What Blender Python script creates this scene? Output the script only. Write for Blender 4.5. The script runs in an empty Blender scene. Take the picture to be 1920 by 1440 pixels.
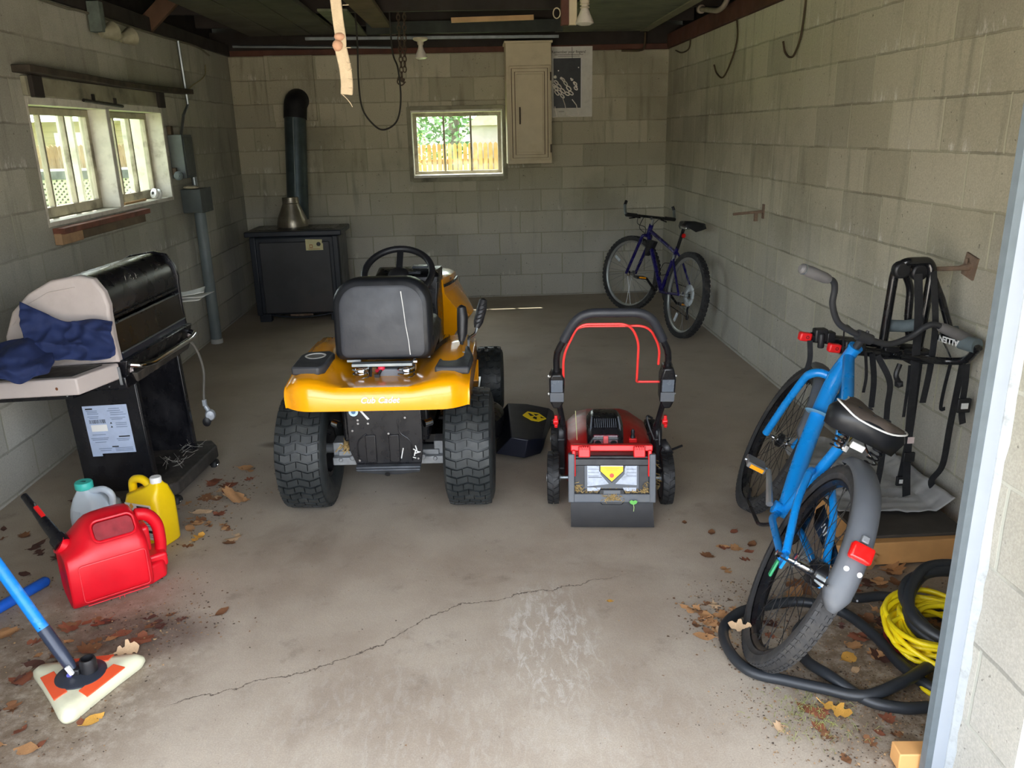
import bpy, bmesh, math, random
from mathutils import Vector, Matrix, Euler, Quaternion
PI = math.pi
sc = bpy.context.scene
COL = sc.collection
R = math.radians
rnd = random.Random(7)

# ------------------------------------------------------------------ node helpers
def new_mat(name):
    m = bpy.data.materials.new(name); m.use_nodes = True
    nt = m.node_tree; nt.nodes.clear()
    out = nt.nodes.new('ShaderNodeOutputMaterial')
    b = nt.nodes.new('ShaderNodeBsdfPrincipled')
    nt.links.new(b.outputs[0], out.inputs[0])
    return m, nt, b
def nd(nt, typ, **kw):
    n = nt.nodes.new(typ)
    for k, v in kw.items(): setattr(n, k, v)
    return n
def put(nt, sock, v):
    if isinstance(v, bpy.types.NodeSocket): nt.links.new(v, sock)
    elif v is not None:
        if hasattr(sock.default_value, '__len__') and not hasattr(v, '__len__'): v = [v]*len(sock.default_value)
        if hasattr(v, '__len__') and len(v) == 3 and len(sock.default_value) == 4: v = (*v, 1)
        sock.default_value = v
def ma(nt, op, a, b=None, c=None, clamp=False):
    n = nd(nt, 'ShaderNodeMath', operation=op, use_clamp=clamp)
    put(nt, n.inputs[0], a)
    if b is not None: put(nt, n.inputs[1], b)
    if c is not None: put(nt, n.inputs[2], c)
    return n.outputs[0]
def mixc(nt, f, a, b, blend='MIX'):
    n = nd(nt, 'ShaderNodeMix', data_type='RGBA', blend_type=blend)
    put(nt, n.inputs[0], f); put(nt, n.inputs[6], a); put(nt, n.inputs[7], b)
    return n.outputs[2]
def noise(nt, vec, scale, detail=4, rough=.55, dist=0.0):
    n = nd(nt, 'ShaderNodeTexNoise')
    put(nt, n.inputs['Vector'], vec); n.inputs['Scale'].default_value = scale
    n.inputs['Detail'].default_value = detail; n.inputs['Roughness'].default_value = rough
    n.inputs['Distortion'].default_value = dist
    return n.outputs['Fac']
def ramp(nt, f, a, b, lo=0.0, hi=1.0, smooth=True):
    n = nd(nt, 'ShaderNodeMapRange', interpolation_type='SMOOTHSTEP' if smooth else 'LINEAR')
    put(nt, n.inputs[0], f)
    for i, v in enumerate((a, b, lo, hi)): n.inputs[1+i].default_value = v
    return n.outputs[0]
def coords(nt, which='Object'):
    return nd(nt, 'ShaderNodeTexCoord').outputs[which]
def scaled(nt, vec, s):
    n = nd(nt, 'ShaderNodeMapping'); put(nt, n.inputs[0], vec); n.inputs['Scale'].default_value = s
    return n.outputs[0]
def bump(nt, b, h, strength=.3, dist=.01):
    n = nd(nt, 'ShaderNodeBump'); n.inputs['Strength'].default_value = strength
    n.inputs['Distance'].default_value = dist
    put(nt, n.inputs['Height'], h); nt.links.new(n.outputs[0], b.inputs['Normal'])
def srgb(r, g, b):
    f = lambda c: (c/255/12.92) if c <= 10 else (((c/255)+.055)/1.055)**2.4
    return (f(r), f(g), f(b))
_M = {}
def M(name, col, rough=.5, metal=0, var=.12, scale=14, bmp=0, dirt=None, dirt_amt=.5, coat=0, spec=.5, trans=0, emis=None, alpha=None, sss=0):
    """plain procedural material: colour + noise variation, optional dust colour, optional bump"""
    if name in _M: return _M[name]
    m, nt, b = new_mat(name); c = coords(nt)
    n1 = noise(nt, c, scale, 5)
    base = mixc(nt, ramp(nt, n1, .25, .75), tuple(x*(1-var) for x in col), tuple(min(1, x*(1+var)) for x in col))
    if dirt:
        n2 = noise(nt, c, scale*.45, 8, .65)
        base = mixc(nt, ma(nt, 'MULTIPLY', ramp(nt, n2, .48, .72), dirt_amt), base, dirt)
    put(nt, b.inputs['Base Color'], base)
    put(nt, b.inputs['Roughness'], ramp(nt, noise(nt, c, scale*1.7, 3), .2, .8, max(.02, rough-.07), min(1, rough+.07)))
    b.inputs['Metallic'].default_value = metal
    b.inputs['Specular IOR Level'].default_value = spec
    if coat: b.inputs['Coat Weight'].default_value = coat; b.inputs['Coat Roughness'].default_value = .08
    if trans: b.inputs['Transmission Weight'].default_value = trans
    if sss: b.inputs['Subsurface Weight'].default_value = sss; b.inputs['Subsurface Radius'].default_value = (.02, .02, .02)
    if bmp: bump(nt, b, noise(nt, c, scale*6, 3), bmp, .004)
    _M[name] = m
    return m

# ------------------------------------------------------------------ mesh builder
def catmull(pts, n=8, closed=False):
    pts = [Vector(p) for p in pts]; out = []
    k = len(pts)
    for i in range(k if closed else k-1):
        p0 = pts[(i-1) % k] if closed or i > 0 else pts[0]*2-pts[1]
        p1, p2 = pts[i], pts[(i+1) % k]
        p3 = pts[(i+2) % k] if closed or i < k-2 else pts[-1]*2-pts[-2]
        for j in range(n):
            t = j/n
            out.append(.5*((2*p1)+(p2-p0)*t+(2*p0-5*p1+4*p2-p3)*t*t+(3*p1-p0-3*p2+p3)*t**3))
    if not closed: out.append(pts[-1])
    return out
def fillet(pts, r, n=5):
    """polyline with rounded corners"""
    pts = [Vector(p) for p in pts]; out = [pts[0]]
    for a, b, c in zip(pts, pts[1:], pts[2:]):
        d1, d2 = (a-b), (c-b); l = min(r, d1.length*.48, d2.length*.48)
        p, q = b+d1.normalized()*l, b+d2.normalized()*l
        for j in range(n+1):
            t = j/n; out.append(p*(1-t)**2+b*2*t*(1-t)+q*t*t)
    out.append(pts[-1]); return out
class MB:
    def __init__(s): s.v = []; s.f = []; s.mi = []; s.cur = 0; s.X = None
    def av(s, p):
        p = Vector(p)
        if s.X is not None: p = s.X @ p
        s.v.append(p); return len(s.v)-1
    def af(s, idx): s.f.append(tuple(idx)); s.mi.append(s.cur)
    def box(s, c, d, rot=None, taper=None):
        """box centre c, size d; rot = Euler/Matrix; taper=(tx,ty) scales the top"""
        c = Vector(c); h = Vector(d)/2
        m = rot.to_matrix() if isinstance(rot, (Euler, Quaternion)) else rot
        ids = []
        for z in (-1, 1):
            for x, y in ((-1, -1), (1, -1), (1, 1), (-1, 1)):
                tx, ty = taper if (taper and z > 0) else (1, 1)
                p = Vector((x*h.x*tx, y*h.y*ty, z*h.z))
                if m is not None: p = m @ p
                ids.append(s.av(c+p))
        a = ids
        for q in ((3, 2, 1, 0), (4, 5, 6, 7), (0, 1, 5, 4), (1, 2, 6, 5), (2, 3, 7, 6), (3, 0, 4, 7)): s.af([a[i] for i in q])
        return s
    def rings(s, rings, closed=True, cap=True, loop=False):
        ids = [[s.av(p) for p in r] for r in rings]
        n = len(ids[0]); R_ = len(ids)
        for i in range(R_ if loop else R_-1):
            A, B = ids[i], ids[(i+1) % R_]
            for j in range(n if closed else n-1):
                k = (j+1) % n; s.af((A[j], A[k], B[k], B[j]))
        if cap and not loop and closed:
            s.af(list(reversed(ids[0]))); s.af(ids[-1])
        return s
    def tube(s, pts, r, seg=8, closed=False, cap=True, flat=None, up=None):
        """sweep a circle (or a flat strap section flat=(w,t)) along pts; r may be a list"""
        P = [Vector(p) for p in pts]; n = len(P)
        rr = r if hasattr(r, '__len__') else [r]*n
        T = []
        for i in range(n):
            a = P[(i-1) % n] if (closed or i > 0) else P[i]
            b = P[(i+1) % n] if (closed or i < n-1) else P[i]
            t = (b-a); T.append(t.normalized() if t.length > 1e-9 else Vector((0, 0, 1)))
        u = Vector(up) if up is not None else (Vector((0, 0, 1)) if abs(T[0].z) < .9 else Vector((1, 0, 0)))
        N = (u-T[0]*u.dot(T[0])).normalized(); rings = []
        for i in range(n):
            if i > 0:
                q = T[i-1].rotation_difference(T[i]); N = q @ N
                if up is not None:
                    u2 = Vector(up); w = (u2-T[i]*u2.dot(T[i]))
                    if w.length > .05: N = w.normalized()
                N = (N-T[i]*N.dot(T[i])).normalized()
            B = T[i].cross(N)
            if flat:
                w, t = flat[0]/2, flat[1]/2
                rings.append([P[i]+N*a+B*b for a, b in ((-t, -w), (t, -w), (t, w), (-t, w))])
            else:
                rings.append([P[i]+(N*math.cos(2*PI*j/seg)+B*math.sin(2*PI*j/seg))*rr[i] for j in range(seg)])
        return s.rings(rings, True, cap, loop=closed)
    def lathe(s, prof, seg=24, mat=None, cap=True, ang=(0, 2*PI)):
        """profile [(r,z)] round z, then placed by mat"""
        m = mat if mat is not None else Matrix(); full = abs(ang[1]-ang[0]-2*PI) < 1e-6
        n = seg if full else seg+1
        ids = [[s.av(m @ Vector((r*math.cos(ang[0]+(ang[1]-ang[0])*j/seg), r*math.sin(ang[0]+(ang[1]-ang[0])*j/seg), z))) for j in range(n)] for r, z in prof]
        for A, B in zip(ids, ids[1:]):
            for j in range(n if full else n-1):
                k = (j+1) % n; s.af((A[j], A[k], B[k], B[j]))
        if cap and full:
            if prof[0][0] > 1e-5: s.af(list(reversed(ids[0])))
            if prof[-1][0] > 1e-5: s.af(ids[-1])
        return s
    def prism(s, poly, h, mat=None, z0=0):
        """extrude a 2-D polygon (x,y) from z0 to z0+h, placed by mat"""
        m = mat if mat is not None else Matrix()
        a = [s.av(m @ Vector((x, y, z0))) for x, y in poly]; b = [s.av(m @ Vector((x, y, z0+h))) for x, y in poly]
        n = len(poly)
        for i in range(n): j = (i+1) % n; s.af((a[i], a[j], b[j], b[i]))
        s.af(list(reversed(a))); s.af(b); return s
    def grid(s, f, nu, nv, wrapu=False):
        ids = [[s.av(f(i/nu, j/nv)) for i in range(nu if wrapu else nu+1)] for j in range(nv+1)]
        for j in range(nv):
            for i in range(nu):
                k = (i+1) % nu if wrapu else i+1
                s.af((ids[j][i], ids[j][k], ids[j+1][k], ids[j+1][i]))
        return s
    def ico(s, c, r, sub=2, jit=0, sq=(1, 1, 1), seed=0):
        bm = bmesh.new(); bmesh.ops.create_icosphere(bm, subdivisions=sub, radius=1)
        rr = random.Random(seed); base = len(s.v)
        for v in bm.verts:
            k = r*(1+rr.uniform(-jit, jit)); s.av(Vector(c)+Vector((v.co.x*sq[0], v.co.y*sq[1], v.co.z*sq[2]))*k)
        for f in bm.faces: s.af([base+v.index for v in f.verts])
        bm.free(); return s
    def obj(s, name, mats, parent=None, loc=None, rot=None, bevel=0, bseg=2, subd=0, smooth=40, solid=0, recalc=True, split=False):
        if split:                                    # every separate piece becomes a part of its own
            par = list(range(len(s.v)))
            def find(a):
                while par[a] != a: par[a] = par[par[a]]; a = par[a]
                return a
            for f in s.f:
                for a in f[1:]: par[find(a)] = find(f[0])
            groups = {}
            for i, f in enumerate(s.f): groups.setdefault(find(f[0]), []).append(i)
            first = None
            for ids in groups.values():
                m = MB(); mp = {}
                for i in ids:
                    for a in s.f[i]:
                        if a not in mp: mp[a] = len(m.v); m.v.append(s.v[a])
                    m.f.append(tuple(mp[a] for a in s.f[i])); m.mi.append(s.mi[i])
                o = m.obj(name, mats, parent, loc, rot, bevel, bseg, subd, smooth, solid, recalc)
                first = first or o
            return first
        me = bpy.data.meshes.new(name)
        me.from_pydata([tuple(v) for v in s.v], [], s.f)
        if not isinstance(mats, (list, tuple)): mats = [mats]
        for m in mats: me.materials.append(m)
        if len(mats) > 1:
            for p, i in zip(me.polygons, s.mi): p.material_index = i
        if recalc:
            bm = bmesh.new(); bm.from_mesh(me); bmesh.ops.recalc_face_normals(bm, faces=bm.faces); bm.to_mesh(me); bm.free()
        me.update()
        if smooth:
            me.shade_smooth(); me.set_sharp_from_angle(angle=R(smooth))
        o = bpy.data.objects.new(name, me); COL.objects.link(o)
        if parent is not None: o.parent = parent
        if loc is not None: o.location = loc
        if rot is not None: o.rotation_euler = rot
        if solid:
            k = o.modifiers.new('t', 'SOLIDIFY'); k.thickness = solid; k.offset = 0
        if bevel:
            k = o.modifiers.new('b', 'BEVEL'); k.width = bevel; k.segments = bseg; k.limit_method = 'ANGLE'; k.angle_limit = R(35)
        if subd:
            k = o.modifiers.new('s', 'SUBSURF'); k.levels = subd; k.render_levels = subd
        return o
def empty(name, loc=(0, 0, 0), rot=(0, 0, 0), parent=None):
    o = bpy.data.objects.new(name, None); COL.objects.link(o); o.location = loc; o.rotation_euler = rot
    o.empty_display_size = .1
    if parent is not None: o.parent = parent
    return o
def tag(o, label, cat, group=None, kind=None):
    o['label'] = label; o['category'] = cat
    if group: o['group'] = group
    if kind: o['kind'] = kind
    return o
def thing(name, label, cat, loc=(0, 0, 0), rot=(0, 0, 0), group=None):
    return tag(empty(name, loc, rot), label, cat, group)
def struct(o): o['kind'] = 'structure'; return o
def dup(root, loc=None, rot=None, label=None, group=None):
    c = root.copy(); COL.objects.link(c)
    for ch in root.children:
        d = ch.copy(); COL.objects.link(d); d.parent = c
        for g in ch.children:
            e = g.copy(); COL.objects.link(e); e.parent = d
    if loc is not None: c.location = loc
    if rot is not None: c.rotation_euler = rot
    if label: c['label'] = label
    if group: c['group'] = group
    return c
def text(name, body, size, mat, parent=None, M4=None, extrude=.0004, bold=0, shear=0, align='CENTER', space=1.0):
    cu = bpy.data.curves.new(name, 'FONT'); cu.body = body; cu.size = size; cu.extrude = extrude
    cu.offset = bold; cu.shear = shear; cu.align_x = align; cu.align_y = 'CENTER'; cu.space_character = space
    cu.resolution_u = 3
    tmp = bpy.data.objects.new(name+'_t', cu); COL.objects.link(tmp)
    dg = bpy.context.evaluated_depsgraph_get()
    me = bpy.data.meshes.new_from_object(tmp.evaluated_get(dg)); me.name = name
    bpy.data.objects.remove(tmp); bpy.data.curves.remove(cu)
    me.materials.clear(); me.materials.append(mat)
    o = bpy.data.objects.new(name, me); COL.objects.link(o)
    if parent is not None: o.parent = parent
    if M4 is not None: o.matrix_local = M4
    return o
def frame(o, x, y):
    """4x4 with origin o, x axis, and y axis (z = x cross y)"""
    x = Vector(x).normalized(); y = Vector(y); z = x.cross(y).normalized(); y = z.cross(x)
    m = Matrix.Identity(4)
    for i in range(3): m[i][0], m[i][1], m[i][2], m[i][3] = x[i], y[i], z[i], o[i]
    return m
def rot_to(a, b, flip=Vector((0, 0, 1))):
    """matrix taking local z to direction b-a, placed at a"""
    d = (Vector(b)-Vector(a)).normalized()
    return Matrix.Translation(Vector(a)) @ Vector((0, 0, 1)).rotation_difference(d).to_matrix().to_4x4()

# ------------------------------------------------------------------ camera, render look
C0 = Vector((0, 0, 1.55))
vd = Vector((879-960, 250-720, 1516)).normalized()
vv = Vector((1069-960, 5590-720, 1516)); vz = -(vv-vd*vv.dot(vd)).normalized(); vx = vd.cross(vz)
# rows: world axes in camera coords (x right, y down, z forward)
cam = bpy.data.cameras.new('camera'); cam.sensor_width = 36; cam.lens = 1516/1920*36; cam.clip_start = .05; cam.clip_end = 200
co = bpy.data.objects.new('camera', cam); COL.objects.link(co)
right = Vector((vx.x, vd.x, vz.x)); down = Vector((vx.y, vd.y, vz.y)); fwd = Vector((vx.z, vd.z, vz.z))
mw = Matrix.Identity(4)
for i in range(3): mw[i][0], mw[i][1], mw[i][2], mw[i][3] = right[i], -down[i], -fwd[i], C0[i]
co.matrix_world = mw
sc.camera = co
sc.view_settings.view_transform = 'Standard'; sc.view_settings.look = 'None'; sc.view_settings.gamma = 1
sc.view_settings.use_curve_mapping = False
sc.view_settings.exposure = EXPO = 2.95
sc.cycles.use_denoising = True
try: sc.cycles.denoiser = 'OPENIMAGEDENOISE'
except Exception: pass
sc.cycles.max_bounces = 10; sc.cycles.diffuse_bounces = 6; sc.cycles.glossy_bounces = 4
sc.cycles.transmission_bounces = 8; sc.cycles.transparent_max_bounces = 12
sc.cycles.sample_clamp_indirect = 8; sc.cycles.caustics_reflective = False; sc.cycles.caustics_refractive = False
# ------------------------------------------------------------------ world and lights
XL, XR, YB, YF = -2.13, 1.86, 7.90, 1.60
w = bpy.data.worlds.new('sky'); sc.world = w; w.use_nodes = True
nt = w.node_tree; nt.nodes.clear()
wo = nt.nodes.new('ShaderNodeOutputWorld'); bg = nt.nodes.new('ShaderNodeBackground'); sk = nt.nodes.new('ShaderNodeTexSky')
sk.sky_type = 'NISHITA'; sk.sun_disc = False; sk.sun_elevation = R(60); sk.sun_rotation = R(12)
sk.air_density = 1.0; sk.dust_density = 3.5; sk.ozone_density = 1.0
hs = nt.nodes.new('ShaderNodeHueSaturation'); hs.inputs['Saturation'].default_value = .38
nt.links.new(sk.outputs[0], hs.inputs['Color']); nt.links.new(hs.outputs[0], bg.inputs[0])
bg.inputs[1].default_value = .26
nt.links.new(bg.outputs[0], wo.inputs[0])
sd = Vector((.54, -1, -2.17)).normalized()          # the way sunlight travels: from behind the back wall
su = bpy.data.lights.new('sun', 'SUN'); su.energy = 2.0; su.angle = R(.55); su.color = (1, .93, .82)
so = bpy.data.objects.new('sun', su); COL.objects.link(so); so.rotation_euler = sd.to_track_quat('-Z', 'Y').to_euler()
so.location = (0, 20, 30)
pl = bpy.data.lights.new('door_portal', 'AREA'); pl.shape = 'RECTANGLE'; pl.size = 2.6; pl.size_y = 2.15
pl.cycles.is_portal = True
po = bpy.data.objects.new('door_portal', pl); COL.objects.link(po); po.location = (-.14, 1.35, 1.07); po.rotation_euler = (R(-90), 0, 0)
po.rotation_euler = Vector((0, 1, 0)).to_track_quat('-Z', 'Z').to_euler()

# ------------------------------------------------------------------ block wall material
def block_mat(name, axis, phase, c1, c2, mort_h, mort_v, z0=.02, warm=0.0, h=.2032, wd=.4064, streak=.5):
    m, nt, b = new_mat(name); c = coords(nt)
    sp = nd(nt, 'ShaderNodeSeparateXYZ'); nt.links.new(c, sp.inputs[0])
    wob = noise(nt, c, 2.3, 3)
    u = ma(nt, 'ADD', sp.outputs[axis], ma(nt, 'MULTIPLY', ma(nt, 'SUBTRACT', noise(nt, c, 9, 2), .5), .012))
    z = ma(nt, 'ADD', sp.outputs[2], ma(nt, 'MULTIPLY', ma(nt, 'SUBTRACT', noise(nt, c, 7, 2), .5), .012))
    zr = ma(nt, 'DIVIDE', ma(nt, 'SUBTRACT', z, z0), h)
    row = ma(nt, 'FLOOR', zr); fz = ma(nt, 'SUBTRACT', zr, row)
    odd = ma(nt, 'MODULO', ma(nt, 'ADD', row, 40), 2)
    ur = ma(nt, 'ADD', ma(nt, 'DIVIDE', ma(nt, 'SUBTRACT', u, phase), wd), ma(nt, 'MULTIPLY', odd, .5))
    colm = ma(nt, 'FLOOR', ur); fu = ma(nt, 'SUBTRACT', ur, colm)
    dz = ma(nt, 'MULTIPLY', ma(nt, 'MINIMUM', fz, ma(nt, 'SUBTRACT', 1, fz)), h)
    du = ma(nt, 'MULTIPLY', ma(nt, 'MINIMUM', fu, ma(nt, 'SUBTRACT', 1, fu)), wd)
    mh = ramp(nt, dz, .0035, .0065, 1, 0); mv = ramp(nt, du, .0035, .0065, 1, 0)
    cb = nd(nt, 'ShaderNodeCombineXYZ'); nt.links.new(colm, cb.inputs[0]); nt.links.new(row, cb.inputs[1])
    wn = nd(nt, 'ShaderNodeTexWhiteNoise'); wn.noise_dimensions = '2D'; nt.links.new(cb.outputs[0], wn.inputs[0])
    base = mixc(nt, wn.outputs[0], c1, c2)
    dark = ramp(nt, wn.outputs[0], .80, .9, 0, .42)                    # a few darker blocks
    base = mixc(nt, dark, base, tuple(x*.45 for x in c1))
    st = noise(nt, scaled(nt, c, (5, 5, .55)), 2.6, 6, .6)              # damp runs down the wall
    base = mixc(nt, ma(nt, 'MULTIPLY', ramp(nt, st, .52, .74), streak), base, tuple(x*.5 for x in c1))
    big = noise(nt, c, 1.3, 5, .6)
    base = mixc(nt, ma(nt, 'MULTIPLY', ramp(nt, big, .45, .72), .5), base, tuple(x*.55 for x in c1))
    daylit = ramp(nt, ma(nt, 'ADD', sp.outputs[2], ma(nt, 'MULTIPLY', noise(nt, c, 2.2, 5), .7)), .55, 1.7, .62, 0)  # lower wall painted paler and greyer, in place of bounced light
    base = mixc(nt, daylit, base, mixc(nt, wn.outputs[0], srgb(196, 194, 188), srgb(218, 216, 210)))
    wh = noise(nt, scaled(nt, c, (18, 18, 5)), 1.2, 7, .75)              # lime bloom low in each block
    low = ramp(nt, fz, .02, .38, 1, 0)
    base = mixc(nt, ma(nt, 'MULTIPLY', ma(nt, 'MULTIPLY', ramp(nt, ma(nt, 'ADD', wh, ma(nt, 'MULTIPLY', ma(nt, 'SUBTRACT', noise(nt, c, 1.7, 3), .5), .5)), .57, .72), low), .6), base, tuple(min(1, x*1.9) for x in c2))
    grain = noise(nt, c, 160, 3, .7)
    base = mixc(nt, ramp(nt, grain, .3, .75), mixc(nt, .22, base, (0, 0, 0)), base)
    pit = noise(nt, c, 55, 2, .5)
    base = mixc(nt, ramp(nt, pit, .70, .76, 0, .55), base, (.03, .03, .025))
    gap = ramp(nt, noise(nt, c, 2.2, 4), .46, .62)
    base = mixc(nt, ma(nt, 'MULTIPLY', mh, .5), base, mixc(nt, gap, mort_h, tuple(x*.35 for x in mort_h)))
    base = mixc(nt, ma(nt, 'MULTIPLY', mv, .8), base, mixc(nt, ramp(nt, noise(nt, c, 3.1, 3), .60, .75), mort_v, tuple(x*.4 for x in mort_v)))
    put(nt, b.inputs['Base Color'], base); b.inputs['Roughness'].default_value = .93; b.inputs['Specular IOR Level'].default_value = .2
    hgt = ma(nt, 'SUBTRACT', ma(nt, 'MULTIPLY', grain, .25), ma(nt, 'MAXIMUM', ma(nt, 'MULTIPLY', mh, .55), ma(nt, 'MULTIPLY', mv, .5)))
    bump(nt, b, hgt, .45, .006)
    return m
WALL1, WALL2 = srgb(188, 182, 158), srgb(216, 210, 186)
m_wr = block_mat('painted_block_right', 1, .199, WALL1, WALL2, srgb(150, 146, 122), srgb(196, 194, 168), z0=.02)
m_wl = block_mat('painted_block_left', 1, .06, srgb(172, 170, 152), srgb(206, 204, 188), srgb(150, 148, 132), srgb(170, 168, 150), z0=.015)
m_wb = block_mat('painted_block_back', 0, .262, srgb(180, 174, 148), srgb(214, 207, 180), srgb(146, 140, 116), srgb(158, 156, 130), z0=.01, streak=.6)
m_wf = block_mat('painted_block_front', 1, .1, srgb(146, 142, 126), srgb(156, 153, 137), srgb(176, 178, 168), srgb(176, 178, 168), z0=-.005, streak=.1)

# ------------------------------------------------------------------ concrete floor material
def floor_mat():
    m, nt, b = new_mat('worn_concrete'); c = coords(nt)
    sp = nd(nt, 'ShaderNodeSeparateXYZ'); nt.links.new(c, sp.inputs[0]); X, Y = sp.outputs[0], sp.outputs[1]
    A, B, Cc = srgb(162, 147, 130), srgb(186, 174, 157), srgb(126, 110, 95)
    base = mixc(nt, ramp(nt, noise(nt, c, 1.6, 8, .6), .3, .7), A, B)
    base = mixc(nt, ma(nt, 'MULTIPLY', ramp(nt, noise(nt, c, 1.05, 6, .62, .6), .5, .72), .55), base, Cc)
    base = mixc(nt, ma(nt, 'MULTIPLY', ramp(nt, noise(nt, c, 6, 8, .7), .56, .72), .35), base, srgb(96, 84, 72))
    # floor colour lifted deeper in, painted brightness for the back of the room
    deep = ramp(nt, ma(nt, 'ADD', Y, ma(nt, 'MULTIPLY', noise(nt, c, 1.4, 4), 1.2)), 3.1, 5.2, 0, .45)
    base = mixc(nt, deep, base, srgb(192, 181, 166))
    # pale scraped paint smears near the middle of the doorway
    def blob(cx, cy, rx, ry, soft=.5):
        d = ma(nt, 'ADD', ma(nt, 'POWER', ma(nt, 'DIVIDE', ma(nt, 'SUBTRACT', X, cx), rx), 2), ma(nt, 'POWER', ma(nt, 'DIVIDE', ma(nt, 'SUBTRACT', Y, cy), ry), 2))
        return ramp(nt, d, 0, 1, 1, 0)
    sm = noise(nt, scaled(nt, c, (24, 9, 1)), 1.3, 10, .75, .8)
    pale = ma(nt, 'MULTIPLY', ma(nt, 'MAXIMUM', ma(nt, 'MULTIPLY', blob(.20, 2.22, .20, .42), .9), ma(nt, 'MULTIPLY', blob(-.05, 1.8, .9, .6), .22)), ramp(nt, sm, .47, .62))
    base = mixc(nt, ma(nt, 'MULTIPLY', pale, .7), base, srgb(216, 212, 204))
    # soil washed in along both side walls by the door
    so_ = noise(nt, c, 18, 8, .75)
    soil = ma(nt, 'MAXIMUM', blob(1.22, 1.98, .50, .68), ma(nt, 'MULTIPLY', blob(-1.35, 2.1, .55, .75), .8))
    base = mixc(nt, ma(nt, 'MULTIPLY', ma(nt, 'MULTIPLY', soil, ramp(nt, so_, .34, .58)), .9), base, srgb(112, 92, 70))
    base = mixc(nt, ma(nt, 'MULTIPLY', blob(-1.12, 2.35, .32, .16), .55), base, srgb(74, 50, 46))
    base = mixc(nt, ma(nt, 'MULTIPLY', blob(-1.03, 4.05, .16, .06), .7), base, srgb(50, 36, 26))
    sp2 = noise(nt, c, 95, 3, .6)
    base = mixc(nt, ramp(nt, sp2, .68, .74, 0, .6), base, srgb(58, 48, 40))
    base = mixc(nt, ramp(nt, noise(nt, c, 240, 2), .35, .7, .16, 0), base, (.02, .02, .02))
    # the crack across the slab
    fc = nd(nt, 'ShaderNodeFloatCurve'); cv = fc.mapping.curves[0]
    pts = CRACK
    f = lambda p: ((p[0]+1.2)/2.2, (p[1]-1.5)/1.6)
    cv.points[0].location = f(pts[0]); cv.points[1].location = f(pts[-1])
    for p in pts[1:-1]: cv.points.new(*f(p))
    fc.mapping.update(); put(nt, fc.inputs[1], ma(nt, 'DIVIDE', ma(nt, 'ADD', X, 1.2), 2.2))
    yl = ma(nt, 'ADD', ma(nt, 'MULTIPLY', fc.outputs[0], 1.6), 1.5)
    wig = ma(nt, 'MULTIPLY', ma(nt, 'SUBTRACT', noise(nt, c, 7, 6, .7), .5), .13)
    dist = ma(nt, 'ABSOLUTE', ma(nt, 'ADD', ma(nt, 'SUBTRACT', Y, yl), wig))
    rng_ = ma(nt, 'MULTIPLY', ramp(nt, X, pts[0][0], pts[0][0]+.05), ramp(nt, X, pts[-1][0]-.3, pts[-1][0], 1, 0))
    crack = ma(nt, 'MULTIPLY', ramp(nt, dist, .0008, .0042, 1, 0), rng_)
    base = mixc(nt, ma(nt, 'MULTIPLY', crack, .8), base, srgb(62, 50, 42))
    put(nt, b.inputs['Base Color'], base)
    put(nt, b.inputs['Roughness'], ramp(nt, noise(nt, c, 3, 5), .3, .7, .62, .85))
    b.inputs['Specular IOR Level'].default_value = .35
    bump(nt, b, ma(nt, 'SUBTRACT', ma(nt, 'ADD', ma(nt, 'MULTIPLY', noise(nt, c, 60, 6, .7), .35), noise(nt, c, 4, 4)), ma(nt, 'MULTIPLY', crack, 1.0)), .35, .006)
    return m
CRACK = [(-.93, 2.0), (-.38, 2.21), (-.12, 2.42), (.28, 2.52), (.58, 2.62)]

# ------------------------------------------------------------------ shell
def wall_holed(name, mat, axis, pos, thick, u0, u1, z0, z1, holes):
    """wall slab with rectangular holes; axis 0: wall plane x=pos, u=y; axis 1: plane y=pos, u=x"""
    us = sorted({u0, u1, *[h[0] for h in holes], *[h[1] for h in holes]}); zs = sorted({z0, z1, *[h[2] for h in holes], *[h[3] for h in holes]})
    b = MB()
    def solid(i, j):
        if not (0 <= i < len(us)-1 and 0 <= j < len(zs)-1): return False
        uc, zc = (us[i]+us[i+1])/2, (zs[j]+zs[j+1])/2
        return not any(h[0] < uc < h[1] and h[2] < zc < h[3] for h in holes)
    P = (lambda u, z, d: (pos+d, u, z)) if axis == 0 else (lambda u, z, d: (u, pos+d, z))
    q = lambda pts: b.af([b.av(p) for p in pts])
    for i in range(len(us)-1):
        for j in range(len(zs)-1):
            if not solid(i, j): continue
            a, c, e, g = us[i], us[i+1], zs[j], zs[j+1]
            for d in (0, thick): q([P(a, e, d), P(c, e, d), P(c, g, d), P(a, g, d)])
            if not solid(i-1, j): q([P(a, e, 0), P(a, e, thick), P(a, g, thick), P(a, g, 0)])
            if not solid(i+1, j): q([P(c, e, 0), P(c, e, thick), P(c, g, thick), P(c, g, 0)])
            if not solid(i, j-1): q([P(a, e, 0), P(c, e, 0), P(c, e, thick), P(a, e, thick)])
            if not solid(i, j+1): q([P(a, g, 0), P(c, g, 0), P(c, g, thick), P(a, g, thick)])
    o = b.obj(name, mat, smooth=0)
    bm = bmesh.new(); bm.from_mesh(o.data); bmesh.ops.remove_doubles(bm, verts=bm.verts, dist=1e-5)
    bmesh.ops.recalc_face_normals(bm, faces=bm.faces); bm.to_mesh(o.data); bm.free()
    return struct(o)
W1 = (4.24, 6.06, 1.14, 1.77)     # left window: y0,y1,z0,z1
W2 = (-.55, .335, 1.15, 1.77)     # back window: x0,x1,z0,z1
ZT = 2.25
struct(MB().box((-.135, 4.6, -.06), (4.4, 6.9, .12)).obj('floor', floor_mat(), smooth=0))
wall_holed('wall_left', m_wl, 0, XL, -.2, 1.36, YB+.2, -.02, ZT, [W1])
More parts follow.
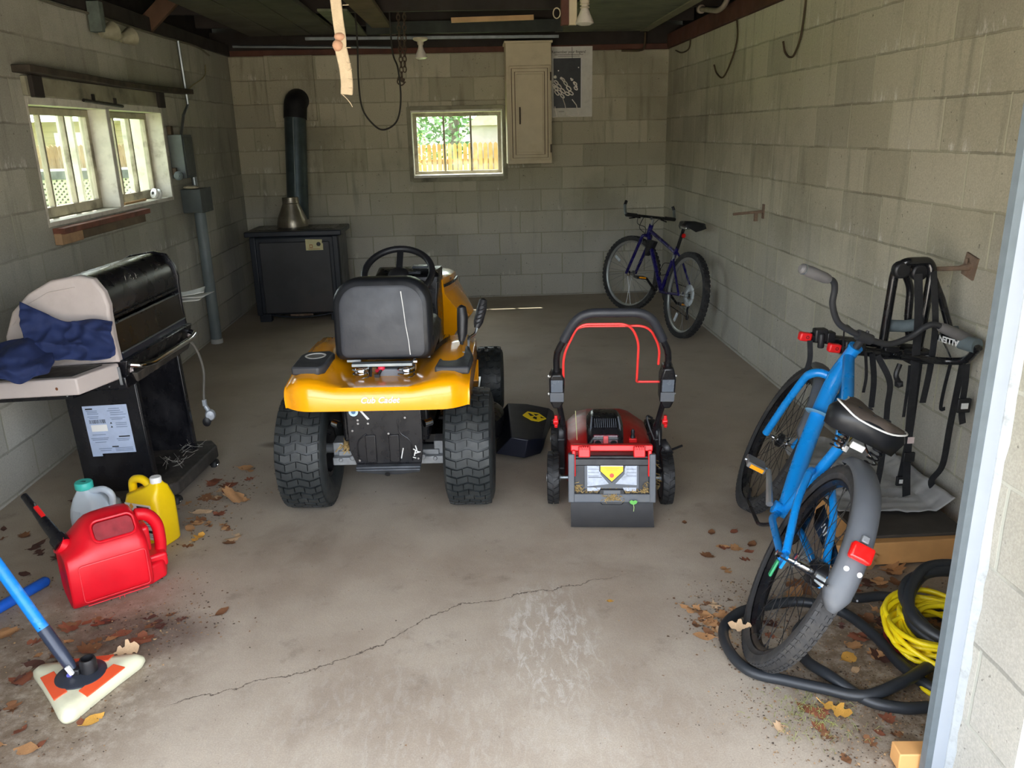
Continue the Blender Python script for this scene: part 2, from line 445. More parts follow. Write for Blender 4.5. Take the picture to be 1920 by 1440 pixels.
wall_holed('wall_right', m_wr, 0, XR, .2, 1.36, YB+.2, -.02, ZT, [])
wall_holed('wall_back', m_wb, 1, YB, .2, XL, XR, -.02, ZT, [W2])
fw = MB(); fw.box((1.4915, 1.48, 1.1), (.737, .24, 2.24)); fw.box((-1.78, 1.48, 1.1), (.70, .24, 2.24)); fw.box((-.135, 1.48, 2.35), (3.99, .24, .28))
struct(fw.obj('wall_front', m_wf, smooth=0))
struct(MB().box((-1.595, YB-.018, 1.97), (.43, .036, .56)).obj('wall_back_chimney_breast', m_wb, bevel=.004))

m_dark = M('sooty_timber', srgb(44, 38, 32), .85, var=.35, scale=5)
m_deck = M('old_plank', srgb(66, 60, 48), .85, var=.35, scale=3, dirt=srgb(30, 30, 28), dirt_amt=.7)
m_ply = M('mildewed_plywood', srgb(104, 106, 84), .85, var=.2, scale=4, dirt=srgb(40, 44, 40), dirt_amt=.8)
m_brown = M('red_brown_timber', srgb(92, 56, 42), .8, var=.25, scale=6, dirt=srgb(50, 36, 30))
m_pale = M('raw_pine', srgb(186, 150, 104), .7, var=.15, scale=7)
m_cream = M('cream_paint', srgb(204, 190, 156), .55, var=.06, scale=6, dirt=srgb(150, 130, 96), dirt_amt=.35)
m_galv = M('galvanised_steel', srgb(150, 158, 160), .42, metal=.85, var=.15, scale=10)
struct(MB().box((-.135, YB+.05, 2.35), (4.3, .10, .204)).obj('trim_back_header', m_dark, smooth=0))
# roof lid, wall plates, joists
struct(MB().box((-.135, 4.75, 2.78), (4.6, 6.9, .06)).obj('ceiling', m_dark, smooth=0))
ev = MB(); ev.box((-.135, 8.2165, 2.42), (4.9, .233, .12)); struct(ev.obj('trim_eave_sunblock', m_cream, smooth=0))  # unseen eave, added and sized to trim the sun to a floor streak
struct(MB().box((-.135, YB+.02, 2.274), (3.99, .05, .048)).obj('trim_back_plate', m_brown, bevel=.004))
struct(MB().box((XR+.05, 4.75, 2.315), (.14, 6.5, .12)).obj('trim_right_plate', m_brown, bevel=.004))
struct(MB().box((XL-.05, 4.7, 2.295), (.14, 6.4, .09)).obj('trim_left_plate', m_dark, bevel=.004))
fill = MB()
for a, b_ in (((-2.3, 4.7, 2.55), (.06, 6.6, .5)), ((2.03, 4.7, 2.55), (.06, 6.6, .5)), ((-.135, 8.07, 2.55), (4.4, .06, .5)), ((-.135, 1.5, 2.6), (4.4, .06, .4))): fill.box(a, b_)
struct(fill.obj('trim_roof_boarding', m_dark, smooth=0))
for k, y in enumerate((2.3, 3.0, 3.65, 4.3, 4.95, 5.6, 6.3, 7.05)):
    o = struct(MB().box((-.135, y, 2.46), (3.97, .045, .15)).obj('ceiling_joist', m_dark, bevel=.003))
# ------------------------------------------------------------------ glass, windows
def glass_mat():
    m = bpy.data.materials.new('dusty_pane'); m.use_nodes = True; nt = m.node_tree; nt.nodes.clear()
    out = nd(nt, 'ShaderNodeOutputMaterial'); t = nd(nt, 'ShaderNodeBsdfTransparent'); g = nd(nt, 'ShaderNodeBsdfGlossy'); d = nd(nt, 'ShaderNodeBsdfTranslucent')
    g.inputs['Roughness'].default_value = .05; t.inputs[0].default_value = (.94, .97, .93, 1); d.inputs[0].default_value = (.8, .8, .72, 1)
    fr = nd(nt, 'ShaderNodeFresnel'); fr.inputs[0].default_value = 1.45
    a = nd(nt, 'ShaderNodeMixShader'); b = nd(nt, 'ShaderNodeMixShader')
    c = coords(nt)
    nt.links.new(ma(nt, 'MULTIPLY', fr.outputs[0], .4), a.inputs[0]); nt.links.new(t.outputs[0], a.inputs[1]); nt.links.new(g.outputs[0], a.inputs[2])
    nt.links.new(ramp(nt, noise(nt, c, 9, 6, .7), .4, .8, .0, .05), b.inputs[0]); nt.links.new(a.outputs[0], b.inputs[1]); nt.links.new(d.outputs[0], b.inputs[2])
    nt.links.new(b.outputs[0], out.inputs[0]); return m
m_glass = glass_mat()
m_wpaint = M('flaking_white_paint', srgb(214, 210, 196), .5, var=.08, scale=18, dirt=srgb(130, 116, 92), dirt_amt=.55)
m_wgrime = M('grimy_sash_paint', srgb(168, 160, 138), .6, var=.15, scale=14, dirt=srgb(84, 74, 58), dirt_amt=.8)
m_lint = M('stained_lintel_board', srgb(150, 146, 122), .75, var=.15, scale=8, dirt=srgb(80, 76, 60), dirt_amt=.8)
def sash(win, u0, u1, z0, z1, P, depth=.035, rail=.038, bot=.055, mat=None):
    """one hung sash: frame, two muntins, three panes; P maps (u, z, d) to the room, d = into the wall"""
    mat = mat or m_wgrime
    def bx(b, ua, ub, za, zb, da, db):
        p, q = Vector(P(ua, za, da)), Vector(P(ub, zb, db)); c = (p+q)/2; s_ = q-p
        b.box(c, (abs(s_.x), abs(s_.y), abs(s_.z)))
    b = MB(); bx(b, u0, u1, z0, z0+bot, 0, depth); bx(b, u0, u1, z1-rail, z1, 0, depth)
    bx(b, u0, u0+rail, z0+bot, z1-rail, 0, depth); bx(b, u1-rail, u1, z0+bot, z1-rail, 0, depth)
    fr = b.obj('sash_frame', mat, win, bevel=.003)
    ga, gb = u0+rail, u1-rail
    for k in (1, 2):
        u = ga+(gb-ga)*k/3; b = MB(); bx(b, u-.009, u+.009, z0+bot, z1-rail, .002, depth-.004); b.obj('muntin', mat, fr, bevel=.002)
    for k in range(3):
        a, c = ga+(gb-ga)*k/3, ga+(gb-ga)*(k+1)/3
        b = MB(); bx(b, a+.004, c-.004, z0+bot-.004, z1-rail+.004, depth*.5-.0015, depth*.5+.0015); b.obj('pane', m_glass, fr, smooth=0)
    return fr
# left window: two sashes side by side, deep jambs
w1 = struct(empty('window_1', (XL, 0, 0)))
PW = lambda u, z, d: (-d, u, z)
y0, y1, z0, z1 = W1
MB().box((-.1, y0+.012, 1.455), (.20, .024, .63)).box((-.1, y1-.012, 1.455), (.20, .024, .63)).box((-.1, (y0+y1)/2, z1-.02), (.2, y1-y0-.05, .04)).box((-.11, (y0+y1)/2, z0+.012), (.22, y1-y0-.05, .024)).obj('frame', m_wpaint, w1, bevel=.003)
MB().box((-.085, 5.165, 1.455), (.17, .05, .58)).obj('mullion', m_wpaint, w1, bevel=.004)
sash(w1, y0+.026, 5.138, z0+.026, z1-.042, lambda u, z, d: (-.105-d, u, z))
sash(w1, 5.192, y1-.026, z0+.026, z1-.042, lambda u, z, d: (-.105-d, u, z))
MB().box((-.245, 5.135, 1.455), (.09, .03, .60)).box((-.245, y1-.0, 1.455), (.09, .03, .60)).obj('outer_jamb', m_wpaint, w1, bevel=.003)
MB().box((.012, (y0+y1)/2, 1.815), (.024, y1-y0+.02, .09)).obj('lintel_board', m_lint, w1, bevel=.003)
MB().tube([(.03, 4.80, 1.768), (.03, 5.32, 1.752)], .009, 6).box((.03, 4.93, 1.785), (.012, .02, .04)).box((.03, 5.22, 1.775), (.012, .02, .04)).obj('stay_bar', M('black_iron', srgb(40, 36, 32), .5, metal=.5), w1)
# things round it
pk = MB(); pk.rings([[(XL-.02, y, 1.868-s_), (XL+.085, y, 1.868-s_), (XL+.085, y, 1.902-s_), (XL-.02, y, 1.902-s_)] for y, s_ in ((4.17, -.002), (4.7, .002), (5.2, .010), (5.7, .008), (6.2, .0), (6.54, -.006))])
tag(pk.obj('header_plank', M('weathered_dark_plank', srgb(66, 58, 46), .85, var=.4, scale=9, bmp=.3), bevel=.004), 'dark weathered plank sticking out of the block wall above the pair of windows', 'plank')
for k, (y, lab) in enumerate(((4.30, 'small dark wood block under the near end of the plank above the windows'), (5.97, 'small dark wood block under the far end of the plank above the windows'))):
    tag(MB().box((XL+.036, y, 1.812), (.022, .10, .10)).obj('wood_block', m_dark, bevel=.003), lab, 'wood block', 'blocks under the window plank')
slo = thing('sill_board', 'red-brown wooden sill board nailed under the pair of windows on the left wall', 'window sill', (XL, 4.85, 1.13))
MB().box((.03, 0, -.012), (.06, 1.16, .03)).obj('ledge', M('red_stained_board', srgb(128, 78, 58), .75, var=.25, scale=9, dirt=srgb(76, 62, 46), dirt_amt=.8), slo, bevel=.003)
MB().box((.02, -.46, -.052), (.038, .24, .06)).obj('raw_end', M('raw_split_wood', srgb(190, 152, 112), .8, var=.22, scale=12), slo, bevel=.003)
MB().box((.018, .11, -.05), (.034, .88, .055)).obj('apron', M('stained_apron', srgb(112, 94, 70), .8, var=.25, scale=8, dirt=srgb(60, 50, 38)), slo, bevel=.003)
kn = thing('insulator_knob', 'white porcelain insulator knob lying on the window ledge at its far end', 'insulator', (XL-.03, 5.83, 1.196))
kl = Matrix.Rotation(R(70), 4, 'X') @ Matrix.Rotation(R(-35), 4, 'Y')
MB().lathe([(.012, -.02), (.034, -.018), (.036, -.004), (.022, .0), (.022, .012), (.036, .016), (.034, .03), (.012, .032)], 20, kl).obj('body', M('white_porcelain', srgb(226, 226, 220), .25, var=.03), kn)
MB().lathe([(.0001, .0325), (.011, .0325), (.011, .036), (.0001, .036)], 12, kl).obj('hole', m_dark, kn)
tag(MB().tube([(XL-.02, 5.24, 1.177), (XL-.035, 5.62, 1.176)], .009, 6).obj('wood_stick', m_pale), 'short pale wooden stick lying on the window ledge by the white post', 'stick')
# back window
w2 = struct(empty('window_2', (0, YB, 0)))
x0, x1, z0, z1 = W2
MB().box((x0+.014, .09, 1.46), (.028, .22, .62)).box((x1-.014, .09, 1.46), (.028, .22, .62)).box(((x0+x1)/2, .09, z1-.014), (x1-x0-.056, .22, .028)).box(((x0+x1)/2, .085, z0+.016), (x1-x0-.056, .23, .032)).obj('frame', m_wpaint, w2, bevel=.003)
MB().box((x0+.002, -.012, 1.46), (.036, .024, .66)).box((x1-.002, -.012, 1.46), (.036, .024, .66)).box(((x0+x1)/2, -.012, z1+.008), (x1-x0-.03, .024, .036)).box(((x0+x1)/2, -.018, z0-.01), (x1-x0-.03, .036, .04)).obj('casing', m_lint, w2, bevel=.003)
sash(w2, x0+.03, x1-.03, z0+.034, z1-.03, lambda u, z, d: (u, .07+d, z), rail=.035, bot=.03)

# ------------------------------------------------------------------ outside
def ground_mat(name, a, b_, sc_, bm=.3):
    m, nt, b = new_mat(name); c = coords(nt)
    base = mixc(nt, ramp(nt, noise(nt, c, sc_, 8, .65), .3, .7), a, b_)
    put(nt, b.inputs['Base Color'], base); b.inputs['Roughness'].default_value = .9
    bump(nt, b, noise(nt, c, sc_*12, 4), bm, .01); return m
struct(MB().box((0, 22, -.16), (90, 27.4, .1)).obj('lawn', ground_mat('grass_ground', srgb(84, 112, 42), srgb(116, 136, 58), 3), smooth=0))
struct(MB().box((0, -16, -.08), (60, 34.2, .1)).obj('driveway', ground_mat('driveway_concrete', srgb(196, 188, 174), srgb(176, 168, 154), 1.2), smooth=0))
for sx in (-1, 1): struct(MB().box((sx*17-.1, 4.7, -.17), (29.4, 7.3, .1)).obj('lawn_side', bpy.data.materials['grass_ground'], smooth=0))
m_fence = M('sunlit_cedar', srgb(158, 116, 58), .8, var=.25, scale=3)
m_fence2 = M('pale_picket', srgb(160, 132, 88), .8, var=.2, scale=4)
def picket_fence(name, label, x0, x1, y, h, pw, gap, mat, rails, pointed=True, group=None):
    t = thing(name, label, 'fence', ((x0+x1)/2, y, -.11), group=group)
    pk = MB(); x = x0; k = 0
    while x < x1:
        hh = h*(1+rnd.uniform(-.008, .008)); xx = x-(x0+x1)/2
        poly = [(xx, 0), (xx+pw, 0), (xx+pw, hh-pw*.5), (xx+pw/2, hh), (xx, hh-pw*.5)] if pointed else [(xx, 0), (xx+pw, 0), (xx+pw, hh), (xx, hh)]
        pk.prism(poly, .02, Matrix.Rotation(R(90), 4, 'X')); x += pw+gap
    pk.obj('pickets', mat, t, smooth=0)
    for z in rails: MB().box((0, .035, z), (x1-x0, .04, .09)).obj('rail', mat, t, smooth=0)
    for i in range(int((x1-x0)/2.4)+1): MB().box((-(x1-x0)/2+i*2.4, .09, h/2), (.09, .09, h)).obj('post', mat, t, smooth=0)
    return t
picket_fence('picket_fence', 'tan picket fence with narrow gaps beyond the small back window', -4, 4.5, 16, 1.50, .075, .022, m_fence, (.3, 1.15))
picket_fence('picket_fence', 'pale picket fence with a top rail beyond the pair of left windows', -16, -6.4, 20, 1.60, .085, .012, m_fence2, (.35, 1.3))
dk = thing('low_deck', 'low deck with white diamond lattice skirt beyond the left windows', 'deck', (-8.2, 18, -.11))
lt = MB()
for k in range(-14, 40):
    for s_ in (-1, 1):
        xa = k*.11
        a, b_ = (xa, 0), (xa+s_*.92, .92)
        pts = []
        for px_, pz_ in (a, b_):
            pts.append((px_-2.1, 0 if s_ > 0 else .012, pz_))
        lt.tube(pts, 1, flat=(.042, .008), up=(0, 1, 0), cap=False)
lo = lt.obj('lattice', M('white_lattice', srgb(196, 190, 166), .6, var=.04), dk, smooth=0)
MB().box((0, -.02, .02), (4.6, .03, .05)).obj('bottom_rail', _M['white_lattice'], dk)
MB().box((0, 0, 1.0), (5.0, .06, .17)).obj('rim_board', M('grey_deck_board', srgb(84, 86, 84), .8), dk)
MB().box((0, .9, 1.06), (5.0, 1.7, .05)).obj('deck_boards', _M['grey_deck_board'], dk)
MB().box((0, .25, .46), (4.6, .03, .92)).obj('crawl_back', m_dark, dk, smooth=0)
def siding_mat():
    m, nt, b = new_mat('beige_siding'); c = coords(nt); sp = nd(nt, 'ShaderNodeSeparateXYZ'); nt.links.new(c, sp.inputs[0])
    f = ma(nt, 'FRACT', ma(nt, 'DIVIDE', sp.outputs[2], .18))
    put(nt, b.inputs['Base Color'], mixc(nt, ramp(nt, f, .0, .12, 1, 0), srgb(178, 160, 122), srgb(140, 124, 92))); b.inputs['Roughness'].default_value = .7
    bump(nt, b, f, .5, .02); return m
hs_ = thing('neighbour_house', 'beige sided house with a bright pale roof beyond the left windows', 'house', (-15, 30, -.11))
MB().box((0, 0, 1.15), (14, 5, 2.3)).obj('wall', siding_mat(), hs_, smooth=0)
MB().rings([[(-7.4, -2.9, 2.28), (-7.4, 0, 3.9), (-7.4, 2.9, 2.28)], [(7.4, -2.9, 2.28), (7.4, 0, 3.9), (7.4, 2.9, 2.28)]]).obj('roof', M('pale_shingle', srgb(222, 222, 218), .6, var=.06), hs_, smooth=0)
MB().box((2.4, -2.52, 1.35), (1.0, .05, 1.2)).obj('window', M('white_trim', srgb(236, 236, 230), .5), hs_)
sh = thing('garden_shed', 'pale grey shed standing behind the tan fence, seen through the back window', 'shed', (.35, 17.2, -.11))
MB().box((0, 0, .9), (.62, 1.6, 1.8)).obj('wall', M('shed_grey', srgb(150, 146, 136), .7, var=.1, scale=3), sh, smooth=0)
MB().rings([[(-.42, -.9, 1.8), (0, -.9, 2.1), (.42, -.9, 1.8)], [(-.42, .9, 1.8), (0, .9, 2.1), (.42, .9, 1.8)]]).obj('roof', M('shed_roof', srgb(150, 142, 126), .7), sh, smooth=0)
m_leaf = M('tree_leaf', srgb(70, 112, 44), .55, var=.45, scale=2, trans=0); m_bark = M('bark', srgb(92, 78, 62), .9, var=.3, scale=8)
m_leaf2 = M('bright_leaf', srgb(160, 180, 50), .55, var=.25, scale=2)
def tree(x, y, h, r, n, label, lm, zc=None, seed=1):
    t = thing('leafy_tree', label, 'tree', (x, y, -.11), group='trees beyond the fences')
    MB().tube([(0, 0, 0), (.1, 0, h*.4), (0, .1, h*.8)], [.16*r/2+.04, .12*r/2+.03, .03], 8).obj('trunk', m_bark, t)
    q = random.Random(seed); b = MB(); zc = zc or h*.6
    for _ in range(n):
        d = Vector((q.gauss(0, 1), q.gauss(0, 1), q.gauss(0, 1))).normalized()*(r*(q.random()**.4))
        c = Vector((d.x, d.y, zc+d.z*.9*h/(2.4*r) if h > 2*r else zc+d.z)); s_ = q.uniform(.06, .13)*r/1.6
        u = Vector((q.gauss(0, 1), q.gauss(0, 1), q.gauss(0, .5))).normalized(); v = u.orthogonal().normalized()
        if c.z < .05: continue
        b.af([b.av(c-u*s_), b.av(c-v*s_*.45), b.av(c+u*s_), b.av(c+v*s_*.45)])
    b.obj('foliage', lm, t, smooth=0, recalc=False)
tree(-2.9, 18.6, 5, 1.5, 2600, 'green tree behind the tan fence, left in the back window', m_leaf, 2.6, 3)
tree(2.2, 20.5, 5, 1.7, 2600, 'green tree behind the tan fence, right in the back window', m_leaf, 2.6, 4)
tree(-.5, 24.5, 6, 1.9, 2600, 'taller green tree behind the shed, middle of the back window', m_leaf, 3.0, 6)
tree(-1.05, 15.4, 1.2, .33, 340, 'bright yellow-green shrub in front of the tan fence', m_leaf2, 1.35, 5)
tree(-15.5, 24.5, 6, 1.4, 1800, 'green tree at the corner of the beige house', m_leaf, 3.2, 8)
# ------------------------------------------------------------------ common bits for machines
m_yel = M('gloss_yellow_paint', srgb(250, 166, 8), .22, var=.03, scale=5, coat=.6, dirt=srgb(190, 130, 40), dirt_amt=.15)
m_blk = M('black_plastic', srgb(30, 30, 33), .45, var=.2, scale=20)
m_blk2 = M('satin_black_paint', srgb(24, 24, 27), .3, var=.15, scale=16, dirt=srgb(70, 66, 60), dirt_amt=.2)
m_char = M('charcoal_vinyl', srgb(40, 43, 50), .45, var=.1, scale=9, bmp=.12)
m_vinyl = M('black_vinyl', srgb(26, 28, 32), .38, var=.12, scale=12)
m_rub = M('dusty_rubber', srgb(36, 40, 41), .55, var=.18, scale=22, dirt=srgb(104, 104, 100), dirt_amt=.18)
m_rub2 = M('black_rubber', srgb(30, 30, 31), .6, var=.2, scale=24)
m_chr = M('chrome', srgb(215, 218, 222), .16, metal=1, var=.05)
m_cast = M('cast_aluminium', srgb(140, 143, 146), .5, metal=.5, var=.15, scale=30)
m_red = M('red_plastic', srgb(226, 34, 36), .35, var=.06, scale=10)
m_redm = M('red_coated_wire', srgb(236, 62, 58), .35, var=.04)
m_redd = M('dusty_red_deck', srgb(176, 30, 30), .4, var=.15, scale=9, dirt=srgb(120, 84, 66), dirt_amt=.7)
m_gry = M('grey_plastic', srgb(92, 97, 104), .5, var=.08, scale=12, dirt=srgb(120, 114, 100), dirt_amt=.3)
m_white = M('white_mark', srgb(232, 232, 230), .5, var=.02)
m_blklab = M('printed_black', srgb(24, 24, 26), .5, var=.02)
m_ylab = M('warning_yellow', srgb(246, 212, 20), .45, var=.03)
m_tan = M('dry_grass', srgb(168, 142, 92), .9, var=.3, scale=40)
AX = Matrix.Rotation(R(90), 4, 'Y')           # lathe axis -> local x
def tyre_mb(r, w, rim, rows, kind='turf', lug=.010):
    """carcass and tread of a tyre whose axle is the local x axis"""
    b = MB(); h = w/2; rc = r-lug
    prof = [(rim, -h*.72), (rim+.012, -h*.86), (rim+(rc-rim)*.35, -h*1.0), (rim+(rc-rim)*.68, -h*1.0), (rc-.016*w/.2, -h*.93), (rc-.005*w/.2, -h*.8)]
    prof += [(rc, -h*.4), (rc, h*.4)] + [(a, -z) for a, z in reversed(prof)]
    b.lathe(prof, 64, AX, cap=False)
    def P(a, x, top):
        e = abs(x)/h; rr = (r if top else rc-.003)-(.012*w/.2)*max(0, (e-.55)/.45)**2
        return (x, rr*math.cos(a), rr*math.sin(a))
    da = 2*PI/rows
    def block(a0, quad):
        ids0 = [b.av(P(a0+q[0]*da, q[1]*h, False)) for q in quad]; ids1 = [b.av(P(a0+q[0]*da, q[1]*h, True)) for q in quad]
        n = len(quad)
        for i in range(n): j = (i+1) % n; b.af((ids0[i], ids0[j], ids1[j], ids1[i]))
        b.af(ids1)
    for k in range(rows):
        a0 = k*da
        if kind == 'turf':
            odd = (k % 2)*.0
            cols = [(-.86, -.47), (-.43, -.02), (.02, .43), (.47, .86)] if k % 2 == 0 else [(-.86, -.66), (-.62, -.22), (-.18, .18), (.22, .62), (.66, .86)]
            for x0, x1 in cols:
                xm = (x0+x1)/2; s_ = .40
                f = lambda x: s_*(1 if int((x+.9)/.45) % 2 == 0 else -1)*(((x+.9)/.45) % 1-.5)
                block(a0, [(.08+f(x0+.01), x0), (.08+f(xm), xm), (.08+f(x1-.01), x1), (.80+f(x1-.01), x1), (.80+f(xm), xm), (.80+f(x0+.01), x0)])
        elif kind == 'mtb':
            o = .5*(k % 2)
            for x0, x1 in ([(-.22, .22)] if k % 2 else [(-.5, -.12), (.12, .5)]): block(a0, [(.15, x0), (.15, x1), (.75, x1), (.75, x0)])
            for s_ in (-1, 1): block(a0, [(.2, s_*.62), (.2, s_*.93), (.8, s_*.93), (.8, s_*.62)] if s_ > 0 else [(.2, -.93), (.2, -.62), (.8, -.62), (.8, -.93)])
        elif kind == 'mower':
            f = .35
            for x0, x1, sl in ((-.9, -.12, f), (.12, .9, -f)):
                block(a0, [(.1, x0), (.1+sl, x1), (.72+sl, x1), (.72, x0)])
        elif kind == 'front':
            for x0, x1 in ([(-.8, -.35), (-.1, .35), (.6, .85)] if k % 2 else [(-.85, -.6), (-.35, .1), (.35, .8)]):
                block(a0, [(.12, x0), (.32, (x0+x1)/2), (.12, x1), (.78, x1), (.98, (x0+x1)/2), (.78, x0)])
        elif kind == 'slick':
            for x0, x1 in ((-.55, -.25), (.25, .55)): block(a0, [(.1, x0), (.35, x1), (.9, x1), (.65, x0)])
            for x0, x1 in ((-.9, -.62), (.62, .9)): block(a0, [(.15, x0), (.15, x1), (.8, x1), (.8, x0)])
    return b
# ------------------------------------------------------------------ riding mower
T = thing('riding_mower', 'yellow riding lawn mower seen from behind, with black seat and steering wheel', 'riding mower', (-.385, 3.30, 0), (0, 0, R(-3)))
def turf_wheel(loc, r, w, rim, rows, kind):
    wh = tyre_mb(r, w, rim, rows, kind).obj('wheel', m_rub, T, loc=loc, smooth=35)
    s_ = 1 if loc[0] > 0 else -1
    MB().lathe([(.03, -w*.30), (rim*.6, -w*.28), (rim*.9, -w*.40), (rim*1.05, -w*.40), (rim*1.05, w*.40), (rim*.9, w*.40), (rim*.8, w*.1), (.04, w*.12)], 32, AX).obj('rim', m_blk2, wh)
    MB().lathe([(.028, -w*.42), (.03, w*.3)], 16, AX).obj('hub', m_cast, wh)
    return wh
turf_wheel((-.348, 0, .255), .255, .205, .115, 42, 'turf'); turf_wheel((.345, .0, .255), .255, .205, .115, 42, 'turf')
turf_wheel((-.395, 1.20, .19), .19, .155, .085, 30, 'front'); turf_wheel((.395, 1.20, .19), .19, .155, .085, 30, 'front')
MB().tube([(-.33, 0, .255), (.33, 0, .255)], .02, 10).tube([(-.36, 1.2, .19), (.36, 1.2, .19)], .018, 8).box((0, 1.2, .24), (.6, .05, .06)).obj('axle', m_blk2, T, split=True)
MB().box((0, .35, .42), (.36, .9, .2)).box((0, 1.1, .38), (.34, .7, .18)).box((0, -.06, .45), (.30, .22, .16)).obj('chassis', m_blk2, T, bevel=.01)
for s_, nm in ((-1, 'a'), (1, 'b')):
    g = MB(); g.box((s_*.17, -.04, .245), (.09, .07, .05)); g.box((s_*.215, -.02, .262), (.045, .09, .085)); g.box((s_*.185, -.085, .232), (.10, .03, .035))
    g.tube([(s_*.20, -.02, .262), (s_*.30, -.0, .258)], .022, 10); g.tube([(s_*.15, -.085, .25), (s_*.15, -.11, .25)], .012, 8); g.tube([(s_*.2, -.085, .24), (s_*.2, -.105, .24)], .01, 8)
    g.obj('transaxle_casting', m_cast, T, bevel=.006)
    MB().tube([(s_*.172, -.19, .43), (s_*.20, -.17, .432)], .016, 10).obj('bolt', m_chr, T)
q = MB()
for k in range(60):
    a, bb = rnd.uniform(0, 6.28), rnd.uniform(.01, .045); p = Vector((-.17+bb*math.cos(a), -.05+rnd.uniform(-.03, .02), .285+bb*.6*math.sin(a))); d = Vector((rnd.uniform(-1, 1), rnd.uniform(-1, 1), rnd.uniform(-1, 1)))*.02
    q.tube([p-d, p+d], .0025, 3)
q.ico((-.17, -.04, .28), .04, 2, .2, (1, .7, .8), 3); q.obj('packed_clippings', m_tan, T)
# rear plate with pressed ribs and hitch lip
rp = MB()
rp.rings([[(-.135, -.215, .54), (.165, -.215, .54), (.165, -.2, .54), (-.135, -.2, .54)], [(-.135, -.215, .33), (.165, -.215, .33), (.165, -.2, .33), (-.135, -.2, .33)], [(-.108, -.212, .262), (.155, -.212, .262), (.155, -.197, .262), (-.108, -.197, .262)]])
pl_ = rp.obj('rear_plate', m_blk2, T, bevel=.003)
rb = MB()
for x in (-.045, .05): rb.box((x, -.218, .335), (.042, .008, .12))
rb.tube(fillet([(-.10, -.216, .28), (-.10, -.216, .37), (-.06, -.216, .40)], .03), .0035, 6); rb.tube(fillet([(.07, -.216, .46), (.07, -.216, .40), (.12, -.216, .37), (.12, -.216, .28)], .03), .0035, 6)
rb.obj('pressed_rib', m_blk2, pl_, bevel=.003, split=True)
hl = MB().prism([(-.108, 0), (.155, 0), (.15, -.018), (.07, -.035), (-.0, -.035), (-.10, -.012)], .012, frame((0, -.245, .262), (1, 0, 0), (0, -.55, .8)))
hl.prism([(-.108, 0), (.155, 0), (.155, .03), (-.108, .03)], .010, frame((0, -.247, .258), (1, 0, 0), (0, 1, 0)))
hl.obj('hitch_lip', M('scuffed_steel', srgb(74, 78, 84), .4, metal=.5, var=.2, scale=20), pl_, bevel=.003)
MB().lathe([(.0001, 0), (.011, 0), (.011, .003), (.0001, .003)], 16, frame((.022, -.262, .242), (1, 0, 0), (0, -.5, .8))).obj('hitch_hole', m_blklab, pl_)
sb = MB()
for x, z in ((-.09, .46), (-.05, .445), (-.115, .415), (-.09, .445), (.10, .467), (.03, .40), (.145, .29), (-.095, .285)): sb.lathe([(.0055, 0), (.0045, .004), (.0001, .004)], 10, frame((x, -.217, z), (1, 0, 0), (0, 0, 1)))
sb.obj('screw', m_chr, pl_, split=True)
MB().lathe([(.019, 0), (.019, .003), (.0001, .003)], 20, frame((-.105, -.216, .495), (1, 0, 0), (0, 0, 1))).obj('round_sticker', M('pale_blue_sticker', srgb(196, 222, 238), .4), pl_)
MB().lathe([(.009, 0), (.009, .001), (.0001, .001)], 16, frame((-.105, -.2195, .495), (1, 0, 0), (0, 0, 1))).obj('sticker_centre', M('blue_print', srgb(70, 120, 160), .4), pl_)
sc_ = MB()
for a, b_ in (((-.08, .50), (-.05, .46)), ((-.075, .50), (-.045, .462)), ((.085, .335), (.075, .29)), ((.135, .345), (.14, .325)), ((.125, .33), (.15, .315)), ((.13, .31), (.155, .318)), ((.12, .295), (.135, .29)), ((.135, .325), (.128, .30))):
    sc_.tube([(a[0], -.2165, a[1]), (b_[0], -.2165, b_[1])], .0022, 4)
sc_.obj('scuff_mark', m_white, pl_, split=True)
# fender shell
HW = .362
def fend():
    b = MB(); n = 28; rows = []
    def ztop(x, y):
        a = min(1, max(0, (abs(x)-.13)/.14)); a = a*a*(3-2*a)
        yy = min(1, max(0, (y+.28)/.22)); dip = .018*yy
        return .615-dip*(1-a)+.058*a*(0.35+.65*yy)
    spec = [(-.296, .0, 0), (-.306, .03, 0), (-.306, .5, 0), (-.300, .82, 0), (-.285, 1, 0), (-.24, 1, 1), (-.16, 1, 1), (-.06, 1, 1), (.05, 1, 1), (.16, 1, 1), (.30, 1, 1), (.36, .7, 0)]
    for y, f, _ in spec:
        ring = []
        low = .528
        for s_ in (-1, 1):
            pass
        xs = [-HW+2*HW*i/n for i in range(n+1)]
        side = 1-.02*max(0, .5-f)
        ring.append((-HW*side, y+.055, low)); ring.append((-HW*side*1.004, y+.055, low+(ztop(HW, y)-.03-low)*min(1, f+.0)))
        for x in xs:
            e = abs(x)/HW; corner = .055*max(0, (e-.7)/.3)**2.2
            zt = ztop(x, y)-.03*max(0, (e-.86)/.14)**2
            ring.append((x*side*.985, y+corner, low+(zt-low)*f))
        ring.append((HW*side*1.004, y+.055, low+(ztop(HW, y)-.03-low)*min(1, f))); ring.append((HW*side, y+.055, low))
        rows.append(ring)
    b.rings(rows, closed=False, cap=False)
    return b
# leave the middle open in front of the springs
fo = fend().obj('fender', m_yel, T, smooth=50, solid=.006)
text('brand_lettering', 'Cub Cadet', .034, M('pale_lilac_print', srgb(232, 214, 226), .4), fo, frame((.02, -.3115, .572), (1, 0, 0), (0, 0, 1)), bold=.0008, shear=.3)
